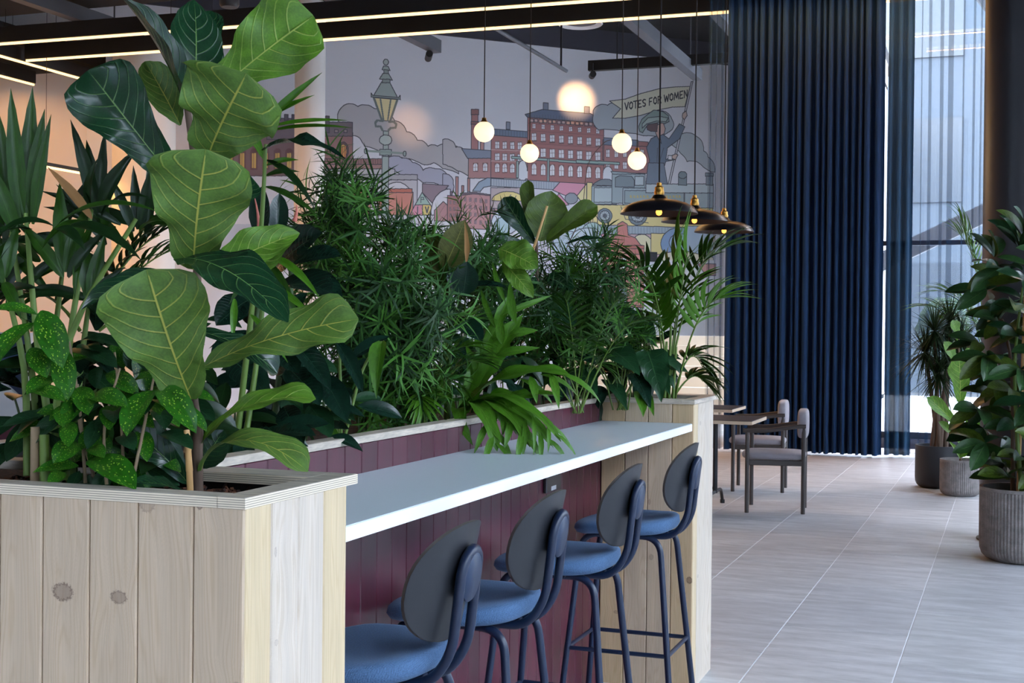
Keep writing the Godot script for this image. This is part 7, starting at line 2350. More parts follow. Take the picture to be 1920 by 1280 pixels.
	[51, -1, 1190, 348, 1190, 370],
	[51, -1, 1183, 359, 1196, 358],
	[57, -2, 1101, 310, 1218, 307],
	[57, -2, 1101, 342, 1219, 338],
	[58, 1, 1213, 205, 1460, 194, 1462, 390, 1215, 396],
	[59, 1, 1205, 202, 1261, 183, 1415, 183, 1462, 204, 1463, 209, 1213, 210],
	[60, 1, 1262, 164, 1278, 163, 1279, 183, 1263, 184],
	[60, 1, 1395, 165, 1412, 164, 1412, 184, 1395, 185],
	[26, -1, 1217, 201, 1217, 208],
	[26, -1, 1226, 202, 1226, 208],
	[26, -1, 1235, 202, 1235, 208],
	[26, -1, 1243, 202, 1243, 208],
	[26, -1, 1252, 202, 1252, 208],
	[26, -1, 1261, 198, 1261, 208],
	[26, -1, 1270, 198, 1270, 208],
	[26, -1, 1278, 198, 1279, 208],
	[26, -1, 1287, 198, 1287, 207],
	[26, -1, 1296, 198, 1296, 207],
	[26, -1, 1305, 198, 1305, 207],
	[26, -1, 1314, 198, 1314, 207],
	[26, -1, 1323, 198, 1323, 207],
	[26, -1, 1332, 198, 1332, 207],
	[26, -1, 1340, 198, 1341, 207],
	[26, -1, 1349, 198, 1349, 207],
	[26, -1, 1358, 199, 1358, 207],
	[26, -1, 1367, 199, 1367, 207],
	[26, -1, 1376, 199, 1376, 207],
	[26, -1, 1385, 199, 1385, 207],
	[26, -1, 1394, 202, 1394, 207],
	[26, -1, 1403, 202, 1403, 207],
	[26, -1, 1412, 202, 1412, 207],
	[26, -1, 1421, 202, 1421, 207],
	[26, -1, 1431, 202, 1431, 206],
	[26, -1, 1440, 203, 1440, 206],
	[61, 1, 1221, 213, 1232, 213, 1232, 222, 1221, 223],
	[61, 1, 1234, 213, 1245, 212, 1245, 221, 1234, 222],
	[56, 0, 1227, 226, 1239, 225, 1239, 240, 1228, 241],
	[52, 0, 1229, 227, 1238, 227, 1238, 239, 1229, 239],
	[56, -1, 1233, 227, 1233, 239],
	[56, -1, 1229, 233, 1238, 232],
	[56, 0, 1225, 253, 1242, 251, 1242, 275, 1226, 276],
	[52, 0, 1227, 255, 1240, 254, 1241, 273, 1227, 274],
	[56, -1, 1234, 255, 1234, 273],
	[56, -1, 1227, 264, 1240, 263],
	[62, 0, 1225, 275, 1243, 274, 1243, 277, 1225, 278],
	[56, 0, 1225, 295, 1243, 293, 1244, 321, 1225, 322],
	[63, 0, 1227, 297, 1242, 297, 1242, 319, 1227, 320],
	[56, -1, 1234, 297, 1234, 319],
	[56, -1, 1227, 308, 1242, 307],
	[51, 0, 1226, 340, 1243, 339, 1244, 375, 1226, 376],
	[64, 0, 1242, 351, 1241, 357, 1237, 361, 1233, 361, 1229, 358, 1228, 352, 1229, 346, 1232, 342, 1237, 341, 1240, 345],
	[64, 0, 1228, 352, 1242, 351, 1242, 372, 1228, 372],
	[51, -1, 1235, 344, 1235, 372],
	[51, -1, 1228, 358, 1242, 357],
	[65, 1, 1249, 213, 1261, 212, 1261, 222, 1250, 223],
	[65, 1, 1263, 212, 1274, 211, 1274, 221, 1263, 222],
	[56, 0, 1256, 226, 1268, 225, 1268, 240, 1257, 241],
	[52, 0, 1258, 227, 1267, 227, 1267, 239, 1258, 239],
	[56, -1, 1262, 227, 1263, 239],
	[56, -1, 1258, 233, 1267, 233],
	[56, 0, 1254, 253, 1271, 252, 1271, 275, 1255, 276],
	[52, 0, 1256, 255, 1269, 254, 1270, 273, 1256, 274],
	[56, -1, 1263, 255, 1263, 274],
	[56, -1, 1256, 264, 1270, 264],
	[62, 0, 1254, 275, 1272, 274, 1272, 277, 1254, 278],
	[56, 0, 1254, 294, 1272, 293, 1273, 321, 1254, 322],
	[63, 0, 1256, 297, 1271, 296, 1271, 319, 1256, 320],
	[56, -1, 1263, 297, 1263, 319],
	[56, -1, 1256, 308, 1271, 307],
	[51, 0, 1255, 340, 1272, 339, 1273, 374, 1255, 375],
	[64, 0, 1271, 351, 1270, 357, 1266, 361, 1262, 361, 1258, 358, 1257, 352, 1258, 346, 1261, 342, 1266, 341, 1269, 345],
	[64, 0, 1257, 352, 1271, 351, 1271, 372, 1257, 372],
	[51, -1, 1264, 344, 1264, 372],
	[51, -1, 1257, 358, 1271, 357],
	[65, 1, 1279, 213, 1290, 212, 1290, 221, 1279, 222],
	[65, 1, 1292, 212, 1303, 211, 1304, 220, 1292, 221],
	[56, 0, 1286, 226, 1298, 225, 1298, 240, 1286, 241],
	[52, 0, 1287, 227, 1296, 227, 1297, 239, 1287, 240],
	[56, -1, 1292, 227, 1292, 239],
	[56, -1, 1287, 233, 1296, 233],
	[56, 0, 1283, 253, 1300, 252, 1301, 275, 1284, 277],
	[52, 0, 1285, 256, 1299, 255, 1299, 273, 1285, 274],
	[56, -1, 1292, 255, 1292, 274],
	[56, -1, 1285, 265, 1299, 264],
	[62, 0, 1283, 275, 1301, 274, 1301, 277, 1283, 279],
	[56, 0, 1283, 294, 1302, 293, 1302, 321, 1283, 322],
	[63, 0, 1285, 297, 1300, 296, 1300, 319, 1285, 320],
	[56, -1, 1292, 297, 1293, 319],
	[56, -1, 1285, 308, 1300, 307],
	[51, 0, 1284, 340, 1302, 339, 1302, 374, 1284, 375],
	[64, 0, 1300, 351, 1299, 357, 1295, 361, 1291, 361, 1287, 358, 1286, 352, 1287, 345, 1291, 341, 1295, 341, 1299, 345],
	[64, 0, 1286, 352, 1300, 351, 1300, 371, 1286, 372],
	[51, -1, 1293, 343, 1293, 372],
	[51, -1, 1286, 358, 1300, 357],
	[61, 1, 1308, 212, 1319, 212, 1319, 221, 1308, 222],
	[61, 1, 1322, 211, 1333, 211, 1333, 220, 1322, 221],
	[56, 0, 1315, 226, 1327, 225, 1327, 240, 1315, 241],
	[52, 0, 1316, 228, 1326, 227, 1326, 239, 1316, 240],
	[56, -1, 1321, 227, 1321, 239],
	[56, -1, 1316, 233, 1326, 233],
	[56, 0, 1313, 253, 1330, 252, 1330, 276, 1313, 277],
	[52, 0, 1314, 256, 1328, 255, 1328, 274, 1315, 275],
	[56, -1, 1321, 255, 1321, 274],
	[56, -1, 1315, 265, 1328, 264],
	[62, 0, 1313, 276, 1330, 274, 1330, 278, 1313, 279],
	[56, 0, 1312, 294, 1331, 293, 1332, 321, 1312, 322],
	[63, 0, 1314, 297, 1329, 296, 1330, 319, 1314, 319],
	[56, -1, 1322, 297, 1322, 319],
	[56, -1, 1314, 308, 1330, 307],
	[51, 0, 1313, 340, 1331, 339, 1332, 374, 1314, 375],
	[64, 0, 1330, 350, 1328, 357, 1325, 361, 1320, 361, 1317, 357, 1315, 351, 1316, 345, 1320, 341, 1324, 341, 1328, 344],
	[64, 0, 1315, 351, 1330, 350, 1330, 371, 1315, 372],
	[51, -1, 1322, 343, 1323, 372],
	[51, -1, 1315, 357, 1330, 357],
	[65, 1, 1337, 212, 1349, 211, 1349, 221, 1337, 221],
	[65, 1, 1351, 211, 1363, 210, 1363, 220, 1351, 220],
	[56, 0, 1344, 226, 1357, 225, 1357, 240, 1345, 241],
	[52, 0, 1346, 228, 1355, 227, 1356, 239, 1346, 240],
	[56, -1, 1351, 227, 1351, 240],
	[56, -1, 1346, 234, 1355, 233],
	[56, 0, 1342, 253, 1359, 252, 1360, 276, 1343, 277],
	[52, 0, 1344, 256, 1358, 255, 1358, 274, 1344, 275],
	[56, -1, 1351, 255, 1351, 274],
	[56, -1, 1344, 265, 1358, 264],
	[62, 0, 1342, 276, 1360, 275, 1360, 278, 1342, 279],
	[56, 0, 1342, 294, 1361, 293, 1361, 321, 1342, 322],
	[63, 0, 1344, 297, 1359, 296, 1359, 318, 1344, 319],
	[56, -1, 1351, 297, 1352, 319],
	[56, -1, 1344, 308, 1359, 307],
	[51, 0, 1343, 340, 1361, 339, 1361, 374, 1343, 375],
	[64, 0, 1359, 350, 1358, 357, 1354, 361, 1350, 361, 1346, 357, 1345, 351, 1346, 345, 1350, 341, 1354, 341, 1358, 344],
	[64, 0, 1345, 351, 1359, 350, 1359, 371, 1345, 372],
	[51, -1, 1352, 343, 1352, 372],
	[51, -1, 1345, 357, 1359, 356],
	[65, 1, 1367, 212, 1378, 211, 1379, 220, 1367, 221],
	[65, 1, 1381, 211, 1392, 210, 1392, 219, 1381, 220],
	[56, 0, 1374, 226, 1386, 225, 1387, 241, 1374, 241],
	[52, 0, 1375, 228, 1385, 227, 1385, 239, 1376, 240],
	[56, -1, 1380, 227, 1380, 240],
	[56, -1, 1375, 234, 1385, 233],
	[56, 0, 1372, 254, 1389, 252, 1389, 276, 1372, 277],
	[52, 0, 1374, 256, 1388, 255, 1388, 274, 1374, 275],
	[56, -1, 1381, 256, 1381, 275],
	[56, -1, 1374, 265, 1388, 264],
	[62, 0, 1372, 276, 1390, 275, 1390, 278, 1372, 279],
	[56, 0, 1371, 294, 1391, 293, 1391, 321, 1372, 322],
	[63, 0, 1373, 297, 1389, 296, 1389, 318, 1374, 319],
	[56, -1, 1381, 296, 1381, 319],
	[56, -1, 1373, 308, 1389, 307],
	[51, 0, 1372, 339, 1391, 338, 1391, 374, 1373, 375],
	[64, 0, 1389, 350, 1388, 356, 1384, 360, 1379, 361, 1376, 357, 1374, 351, 1376, 345, 1379, 341, 1384, 340, 1388, 344],
	[64, 0, 1374, 351, 1389, 350, 1389, 371, 1375, 372],
	[51, -1, 1382, 343, 1382, 371],
	[51, -1, 1374, 357, 1389, 356],
	[61, 1, 1397, 211, 1408, 210, 1408, 220, 1397, 221],
	[61, 1, 1411, 210, 1422, 209, 1422, 219, 1411, 220],
	[56, 0, 1404, 226, 1416, 225, 1416, 241, 1404, 242],
	[52, 0, 1405, 228, 1415, 227, 1415, 239, 1405, 240],
	[56, -1, 1410, 228, 1410, 240],
	[56, -1, 1405, 234, 1415, 233],
	[56, 0, 1402, 254, 1419, 253, 1419, 276, 1402, 278],
	[52, 0, 1404, 256, 1418, 255, 1418, 274, 1404, 275],
	[56, -1, 1411, 256, 1411, 275],
	[56, -1, 1404, 266, 1418, 265],
	[62, 0, 1402, 276, 1420, 275, 1420, 278, 1402, 280],
	[56, 0, 1401, 294, 1421, 293, 1421, 321, 1402, 322],
	[63, 0, 1403, 297, 1419, 296, 1419, 318, 1403, 319],
	[56, -1, 1411, 296, 1411, 319],
	[56, -1, 1403, 308, 1419, 307],
	[51, 0, 1402, 339, 1421, 338, 1421, 374, 1403, 375],
	[64, 0, 1419, 350, 1418, 356, 1414, 360, 1409, 361, 1406, 357, 1404, 351, 1406, 345, 1409, 341, 1414, 340, 1418, 344],
	[64, 0, 1404, 351, 1419, 350, 1419, 371, 1404, 372],
	[51, -1, 1412, 343, 1412, 371],
	[51, -1, 1404, 357, 1419, 356],
	[65, 1, 1427, 211, 1438, 210, 1439, 220, 1427, 220],
	[65, 1, 1441, 210, 1453, 209, 1453, 219, 1441, 219],
	[56, 0, 1434, 226, 1446, 225, 1447, 241, 1434, 242],
	[52, 0, 1435, 228, 1445, 227, 1445, 240, 1435, 240],
	[56, -1, 1440, 228, 1440, 240],
	[56, -1, 1435, 234, 1445, 233],
	[56, 0, 1432, 254, 1449, 253, 1450, 277, 1432, 278],
	[52, 0, 1434, 256, 1448, 256, 1448, 275, 1434, 276],
	[56, -1, 1441, 256, 1441, 275],
	[56, -1, 1434, 266, 1448, 265],
	[62, 0, 1432, 277, 1450, 275, 1450, 279, 1432, 280],
	[56, 0, 1431, 294, 1451, 292, 1451, 321, 1432, 322],
	[63, 0, 1433, 297, 1449, 296, 1449, 318, 1434, 319],
	[56, -1, 1441, 296, 1441, 319],
	[56, -1, 1433, 308, 1449, 307],
	[51, 0, 1432, 339, 1451, 338, 1451, 374, 1433, 375],
	[64, 0, 1449, 350, 1448, 356, 1444, 360, 1440, 360, 1436, 357, 1434, 351, 1436, 344, 1439, 340, 1444, 340, 1448, 344],
	[64, 0, 1434, 351, 1449, 350, 1449, 371, 1435, 372],
	[51, -1, 1442, 342, 1442, 371],
	[51, -1, 1434, 357, 1449, 356],
	[66, -2, 1214, 227, 1461, 223],
	[66, -2, 1215, 248, 1461, 245],
	[66, -2, 1215, 284, 1461, 282],
	[66, -2, 1215, 295, 1461, 293],
	[66, -2, 1215, 328, 1462, 327],
	[67, 1, 1457, 258, 1610, 254, 1610, 315, 1458, 317],
	[68, 1, 1460, 251, 1576, 252, 1577, 270, 1461, 273],
	[69, 1, 1461, 273, 1615, 268, 1616, 349, 1462, 353],
	[56, 0, 1467, 284, 1481, 283, 1481, 309, 1468, 310],
	[52, 0, 1469, 287, 1480, 286, 1480, 307, 1469, 307],
	[56, -1, 1474, 286, 1474, 307],
	[56, -1, 1469, 297, 1480, 296],
	[56, 0, 1467, 321, 1482, 321, 1482, 343, 1467, 344],
	[52, 0, 1469, 324, 1481, 323, 1481, 341, 1469, 342],
	[56, -1, 1475, 324, 1475, 342],
	[56, -1, 1469, 333, 1481, 332],
	[56, 0, 1495, 282, 1509, 281, 1509, 307, 1496, 308],
	[52, 0, 1497, 285, 1508, 284, 1508, 305, 1497, 306],
	[56, -1, 1502, 285, 1503, 305],
	[56, -1, 1497, 295, 1508, 294],
	[56, 0, 1495, 320, 1510, 319, 1510, 342, 1496, 342],
	[52, 0, 1497, 322, 1509, 321, 1509, 340, 1497, 340],
	[56, -1, 1503, 322, 1503, 340],
	[56, -1, 1497, 331, 1509, 330],
	[56, 0, 1524, 280, 1538, 279, 1538, 305, 1524, 306],
	[52, 0, 1525, 283, 1537, 282, 1537, 303, 1526, 304],
	[56, -1, 1531, 283, 1531, 304],
	[56, -1, 1526, 293, 1537, 292],
	[56, 0, 1524, 318, 1539, 317, 1539, 340, 1524, 341],
	[52, 0, 1525, 320, 1538, 320, 1538, 338, 1526, 339],
	[56, -1, 1531, 320, 1532, 338],
	[56, -1, 1526, 329, 1538, 329],
	[56, 0, 1552, 279, 1566, 278, 1566, 304, 1552, 304],
	[52, 0, 1553, 281, 1565, 281, 1565, 301, 1554, 302],
	[56, -1, 1559, 281, 1559, 302],
	[56, -1, 1553, 291, 1565, 291],
	[56, 0, 1552, 316, 1567, 315, 1567, 338, 1552, 339],
	[52, 0, 1553, 319, 1565, 318, 1566, 336, 1553, 337],
	[56, -1, 1559, 318, 1560, 337],
	[56, -1, 1553, 328, 1566, 327],
	[56, 0, 1583, 277, 1596, 276, 1597, 302, 1583, 303],
	[52, 0, 1584, 279, 1595, 279, 1595, 300, 1584, 300],
	[56, -1, 1590, 279, 1590, 300],
	[56, -1, 1584, 290, 1595, 289],
	[56, 0, 1582, 315, 1598, 314, 1598, 337, 1583, 337],
	[52, 0, 1584, 317, 1596, 316, 1596, 335, 1584, 335],
	[56, -1, 1590, 317, 1590, 335],
	[56, -1, 1584, 326, 1596, 325],
	[70, 1, 1164, 324, 1462, 326, 1462, 333, 1164, 331],
	[70, 1, 1370, 323, 1514, 321, 1514, 328, 1370, 332],
	[52, 1, 1214, 364, 1214, 373, 1212, 382, 1208, 389, 1204, 393, 1200, 395, 1195, 394, 1191, 390, 1187, 383, 1185, 375, 1184, 365, 1185, 356, 1187, 347, 1190, 340, 1194, 336, 1199, 334, 1204, 335, 1208, 339, 1211, 346, 1213, 354],
	[52, 0, 1184, 365, 1215, 364, 1215, 385, 1185, 387],
	[71, 1, 1179, 337, 1186, 337, 1186, 385, 1180, 385],
	[71, 1, 1277, 324, 1283, 324, 1284, 392, 1277, 393],
	[52, 1, 1491, 353, 1490, 360, 1487, 367, 1481, 371, 1475, 373, 1469, 372, 1464, 368, 1460, 362, 1459, 355, 1460, 348, 1464, 342, 1469, 337, 1475, 335, 1481, 336, 1486, 340, 1490, 346],
	[52, 0, 1459, 355, 1491, 353, 1491, 373, 1459, 375],
	[72, 1, 1045, 430, 1064, 404, 1091, 390, 1102, 391, 1102, 413, 1079, 418, 1068, 431],
	[73, 1, 1100, 392, 1319, 390, 1305, 413, 1100, 414],
	[74, -1, 1102, 393, 1102, 413],
	[74, -1, 1110, 393, 1110, 413],
	[74, -1, 1118, 393, 1118, 413],
	[74, -1, 1125, 393, 1126, 413],
	[74, -1, 1133, 392, 1133, 413],
	[74, -1, 1141, 392, 1141, 413],
	[74, -1, 1149, 392, 1149, 413],
	[74, -1, 1156, 392, 1157, 413],
	[74, -1, 1164, 392, 1164, 413],
	[74, -1, 1172, 392, 1172, 413],
	[74, -1, 1180, 392, 1180, 413],
	[74, -1, 1188, 392, 1188, 413],
	[74, -1, 1196, 392, 1196, 412],
	[74, -1, 1203, 392, 1204, 412],
	[74, -1, 1211, 391, 1212, 412],
	[74, -1, 1219, 391, 1219, 412],
	[74, -1, 1227, 391, 1227, 412],
	[74, -1, 1235, 391, 1235, 412],
	[74, -1, 1243, 391, 1243, 412],
	[74, -1, 1251, 391, 1251, 412],
	[74, -1, 1259, 391, 1259, 412],
	[74, -1, 1267, 391, 1267, 412],
	[74, -1, 1275, 391, 1275, 412],
	[74, -1, 1283, 391, 1283, 412],
	[74, -1, 1291, 390, 1291, 411],
	[74, -1, 1299, 390, 1299, 411],
	[75, 1, 1100, 418, 1223, 412, 1224, 471, 1101, 477],
	[76, 1, 1104, 455, 1104, 451, 1106, 447, 1109, 443, 1113, 439, 1118, 436, 1124, 433, 1131, 430, 1138, 428, 1146, 427, 1154, 426, 1162, 426, 1169, 426, 1177, 428, 1184, 430, 1190, 432, 1195, 435, 1199, 438, 1202, 442, 1204, 446, 1205, 451],
	[26, -2, 1159, 440, 1163, 435],
	[26, -2, 1176, 445, 1179, 437],
	[77, 1, 1189, 512, 1188, 522, 1183, 531, 1177, 538, 1168, 544, 1157, 548, 1146, 550, 1135, 549, 1125, 546, 1116, 541, 1109, 534, 1105, 525, 1103, 516, 1105, 507, 1109, 498, 1116, 490, 1124, 484, 1135, 480, 1146, 478, 1157, 479, 1167, 482, 1176, 488, 1183, 495, 1187, 503],
	[78, 1, 1162, 524, 1161, 532, 1157, 539, 1152, 545, 1146, 549, 1139, 550, 1131, 549, 1125, 546, 1120, 541, 1116, 534, 1115, 526, 1116, 518, 1119, 511, 1124, 506, 1131, 502, 1138, 500, 1145, 501, 1152, 504, 1157, 510, 1161, 517],
	[79, 1, 1319, 390, 1405, 390, 1368, 439, 1295, 415],
	[80, 1, 1405, 390, 1425, 390, 1427, 506, 1406, 503],
	[81, 1, 1405, 391, 1374, 428, 1405, 463],
	[79, 1, 1315, 423, 1348, 455, 1296, 468],
	[82, 1, 1377, 435, 1376, 440, 1373, 445, 1369, 448, 1363, 451, 1356, 452, 1350, 452, 1344, 450, 1339, 446, 1336, 442, 1335, 437, 1336, 432, 1339, 427, 1344, 424, 1349, 421, 1356, 420, 1362, 420, 1368, 422, 1373, 426, 1376, 430],
	[80, 1, 1406, 387, 1424, 386, 1425, 500, 1407, 501],
	[83, 1, 1372, 481, 1411, 475, 1411, 523, 1372, 525],
	[84, 1, 1345, 539, 1345, 532, 1346, 525, 1349, 518, 1352, 512, 1357, 505, 1364, 503, 1371, 502, 1379, 501, 1386, 502, 1394, 504, 1399, 509, 1403, 514, 1407, 520, 1409, 526, 1410, 533, 1410, 540, 1409, 547, 1407, 554, 1403, 560, 1398, 566, 1388, 561, 1377, 555, 1366, 550, 1356, 544],
	[85, 1, 1394, 566, 1392, 578, 1385, 588, 1374, 597, 1361, 602, 1346, 605, 1331, 603, 1317, 599, 1306, 591, 1299, 581, 1297, 570, 1299, 558, 1306, 548, 1317, 540, 1330, 534, 1345, 532, 1360, 533, 1374, 537, 1385, 545, 1392, 555],
	[79, 1, 1410, 533, 1460, 531, 1460, 564, 1411, 555],
	[80, 1, 1420, 452, 1839, 433, 1840, 502, 1421, 518],
	[86, 1, 1422, 397, 1505, 392, 1505, 446, 1423, 450],
	[87, 1, 1430, 401, 1499, 397, 1499, 440, 1430, 444],
	[88, 1, 1426, 393, 1428, 391, 1430, 388, 1433, 386, 1436, 384, 1439, 383, 1445, 379, 1451, 376, 1456, 375, 1463, 374, 1469, 373, 1474, 373, 1478, 373, 1482, 374, 1486, 376, 1489, 378, 1493, 379, 1497, 382, 1500, 384, 1503, 388, 1505, 391, 1489, 392, 1473, 392, 1457, 393, 1441, 393],
	[89, 1, 1485, 349, 1601, 351, 1601, 363, 1494, 361],
	[90, 1, 1489, 358, 1601, 351, 1602, 439, 1490, 444],
	[91, 1, 1500, 368, 1514, 361, 1555, 360, 1564, 371, 1564, 392, 1501, 395],
	[92, 1, 1566, 360, 1596, 358, 1596, 385, 1566, 387],
	[86, 1, 1526, 397, 1744, 386, 1745, 437, 1526, 447],
	[89, 1, 1532, 404, 1736, 394, 1737, 433, 1533, 442],
	[93, 1, 1744, 379, 1840, 373, 1841, 436, 1745, 441],
	[92, 1, 1604, 381, 1840, 368, 1840, 396, 1604, 407],
	[86, 1, 1739, 401, 1840, 396, 1841, 442, 1740, 446],
	[94, -2, 1550, 418, 1555, 419, 1551, 423, 1557, 423],
	[94, -2, 1562, 418, 1567, 418, 1563, 422, 1568, 423],
	[94, -2, 1573, 417, 1578, 418, 1574, 422, 1579, 422],
	[94, -2, 1584, 417, 1589, 417, 1585, 421, 1590, 422],
	[94, -2, 1595, 416, 1600, 417, 1596, 420, 1601, 421],
	[94, -2, 1607, 415, 1612, 416, 1608, 420, 1613, 421],
	[94, -2, 1674, 412, 1679, 413, 1675, 417, 1680, 417],
	[94, -2, 1685, 412, 1690, 412, 1686, 416, 1692, 417],
	[94, -2, 1697, 411, 1702, 412, 1698, 415, 1703, 416],
	[94, -2, 1708, 410, 1713, 411, 1709, 415, 1715, 416],
	[94, -2, 1718, 410, 1723, 411, 1719, 414, 1724, 415],
	[91, 1, 1716, 345, 1745, 343, 1746, 377, 1716, 378],
	[91, 1, 1745, 346, 1745, 349, 1743, 352, 1739, 355, 1735, 357, 1731, 357, 1726, 357, 1722, 356, 1719, 354, 1717, 351, 1716, 347, 1717, 344, 1719, 341, 1722, 338, 1726, 336, 1730, 336, 1735, 336, 1739, 337, 1742, 339, 1745, 342],
	[95, 1, 1814, 339, 1838, 338, 1838, 372, 1815, 373],
	[91, 1, 1811, 336, 1840, 335, 1840, 344, 1811, 346],
	[96, 1, 1635, 363, 1634, 367, 1633, 370, 1631, 373, 1629, 375, 1627, 375, 1624, 375, 1622, 373, 1620, 371, 1619, 368, 1618, 364, 1619, 360, 1620, 357, 1622, 354, 1624, 353, 1626, 352, 1629, 352, 1631, 354, 1633, 356, 1634, 359],
	[97, 1, 1491, 481, 1490, 486, 1487, 492, 1484, 497, 1479, 500, 1473, 503, 1467, 504, 1461, 503, 1455, 501, 1450, 498, 1446, 494, 1443, 488, 1443, 483, 1443, 477, 1446, 472, 1449, 467, 1454, 464, 1460, 461, 1466, 460, 1472, 461, 1478, 463, 1483, 466, 1487, 470, 1490, 475],
	[98, 1, 1483, 481, 1482, 486, 1480, 490, 1476, 494, 1472, 496, 1467, 497, 1462, 496, 1457, 494, 1453, 491, 1451, 487, 1450, 483, 1451, 478, 1453, 474, 1457, 470, 1461, 468, 1466, 467, 1471, 467, 1476, 469, 1480, 473, 1482, 477],
	[97, 1, 1472, 482, 1472, 483, 1471, 485, 1470, 486, 1468, 487, 1467, 487, 1465, 487, 1463, 486, 1462, 485, 1461, 484, 1461, 482, 1461, 480, 1462, 479, 1463, 478, 1465, 477, 1466, 476, 1468, 477, 1470, 477, 1471, 478, 1472, 480],
	[26, -1, 1451, 483, 1482, 481],
	[26, -1, 1453, 475, 1480, 488],
	[26, -1, 1458, 470, 1475, 494],
	[26, -1, 1466, 468, 1467, 496],
	[26, -1, 1474, 469, 1459, 494],
	[26, -1, 1480, 474, 1453, 489],
	[97, 1, 1609, 476, 1608, 483, 1605, 490, 1600, 496, 1594, 501, 1586, 504, 1578, 505, 1570, 505, 1562, 502, 1555, 498, 1550, 492, 1547, 486, 1546, 478, 1547, 471, 1550, 464, 1555, 458, 1561, 453, 1569, 450, 1577, 449, 1585, 449, 1593, 452, 1600, 456, 1605, 462, 1608, 468],
	[98, 1, 1599, 476, 1598, 482, 1595, 488, 1590, 492, 1584, 495, 1578, 497, 1571, 496, 1565, 493, 1560, 489, 1557, 484, 1556, 478, 1557, 472, 1560, 466, 1565, 462, 1571, 459, 1577, 458, 1584, 458, 1590, 461, 1595, 465, 1598, 470],
	[97, 1, 1585, 477, 1585, 479, 1584, 481, 1582, 483, 1580, 484, 1578, 484, 1575, 484, 1573, 483, 1571, 482, 1570, 480, 1570, 477, 1570, 475, 1571, 473, 1573, 471, 1575, 470, 1577, 470, 1580, 470, 1582, 471, 1584, 473, 1585, 474],
	[26, -1, 1557, 478, 1599, 476],
	[26, -1, 1559, 469, 1596, 485],
	[26, -1, 1567, 462, 1588, 493],
	[26, -1, 1577, 459, 1578, 495],
	[26, -1, 1588, 461, 1567, 493],
	[26, -1, 1596, 467, 1560, 487],
	[80, 1, 1443, 495, 1442, 499, 1441, 503, 1440, 506, 1437, 508, 1435, 509, 1432, 508, 1430, 507, 1428, 504, 1427, 500, 1427, 496, 1427, 492, 1428, 488, 1430, 485, 1432, 483, 1435, 482, 1437, 483, 1439, 485, 1441, 488, 1442, 491],
	[26, -2, 1520, 452, 1536, 489, 1613, 497],
	[99, 1, 1426, 510, 1840, 504, 1841, 533, 1426, 538],
	[100, -1, 1428, 513, 1428, 536],
	[100, -1, 1438, 513, 1438, 536],
	[100, -1, 1448, 512, 1448, 535],
	[100, -1, 1458, 512, 1458, 535],
	[100, -1, 1468, 512, 1468, 535],
	[100, -1, 1478, 512, 1478, 535],
	[100, -1, 1488, 512, 1488, 535],
	[100, -1, 1498, 512, 1498, 535],
	[100, -1, 1508, 512, 1508, 535],
	[100, -1, 1518, 511, 1518, 535],
	[100, -1, 1528, 511, 1528, 535],
	[100, -1, 1538, 511, 1539, 534],
	[100, -1, 1548, 511, 1549, 534],
	[100, -1, 1559, 511, 1559, 534],
	[100, -1, 1569, 511, 1569, 534],
	[100, -1, 1579, 511, 1579, 534],
	[100, -1, 1589, 511, 1589, 534],
	[100, -1, 1599, 510, 1600, 534],
	[100, -1, 1610, 510, 1610, 534],
	[100, -1, 1620, 510, 1620, 534],
	[100, -1, 1630, 510, 1631, 533],
	[100, -1, 1641, 510, 1641, 533],
	[100, -1, 1651, 510, 1651, 533],
	[100, -1, 1661, 510, 1662, 533],
	[100, -1, 1672, 509, 1672, 533],
	[100, -1, 1682, 509, 1683, 533],
	[100, -1, 1693, 509, 1693, 533],
	[100, -1, 1703, 509, 1703, 533],
	[100, -1, 1714, 509, 1714, 532],
	[100, -1, 1724, 509, 1724, 532],
	[100, -1, 1735, 509, 1735, 532],
	[100, -1, 1745, 508, 1746, 532],
	[100, -1, 1756, 508, 1756, 532],
	[100, -1, 1766, 508, 1767, 532],
	[100, -1, 1777, 508, 1777, 532],
	[100, -1, 1788, 508, 1788, 532],
	[100, -1, 1798, 508, 1799, 532],
	[100, -1, 1809, 508, 1809, 531],
	[100, -1, 1820, 507, 1820, 531],
	[100, -1, 1830, 507, 1831, 531],
	[101, 1, 1424, 538, 1842, 522, 1843, 594, 1425, 607],
	[102, 1, 1461, 534, 1460, 545, 1455, 554, 1447, 562, 1437, 567, 1427, 569, 1416, 568, 1406, 563, 1399, 556, 1394, 547, 1392, 537, 1393, 527, 1398, 517, 1406, 510, 1415, 505, 1426, 503, 1437, 504, 1446, 508, 1454, 515, 1459, 524],
	[103, 1, 1412, 545, 1471, 534, 1492, 605, 1412, 607],
	[104, 1, 1630, 566, 1628, 578, 1623, 588, 1615, 596, 1605, 602, 1593, 604, 1582, 602, 1572, 597, 1563, 590, 1558, 580, 1556, 569, 1558, 558, 1563, 548, 1571, 539, 1581, 534, 1593, 532, 1604, 533, 1614, 538, 1623, 545, 1628, 555],
	[80, 1, 1623, 528, 1696, 526, 1697, 589, 1624, 591],
	[105, 1, 1789, 554, 1787, 567, 1780, 580, 1770, 590, 1756, 599, 1740, 604, 1723, 607, 1706, 605, 1690, 601, 1677, 593, 1666, 583, 1660, 571, 1657, 559, 1659, 546, 1666, 533, 1676, 523, 1689, 514, 1705, 509, 1722, 506, 1739, 507, 1755, 512, 1769, 519, 1780, 529, 1786, 541],
	[106, 1, 1760, 551, 1758, 559, 1753, 567, 1745, 573, 1734, 577, 1723, 579, 1712, 578, 1701, 575, 1693, 569, 1688, 561, 1686, 553, 1688, 545, 1693, 537, 1701, 531, 1711, 526, 1722, 525, 1734, 525, 1744, 529, 1752, 535, 1758, 542],
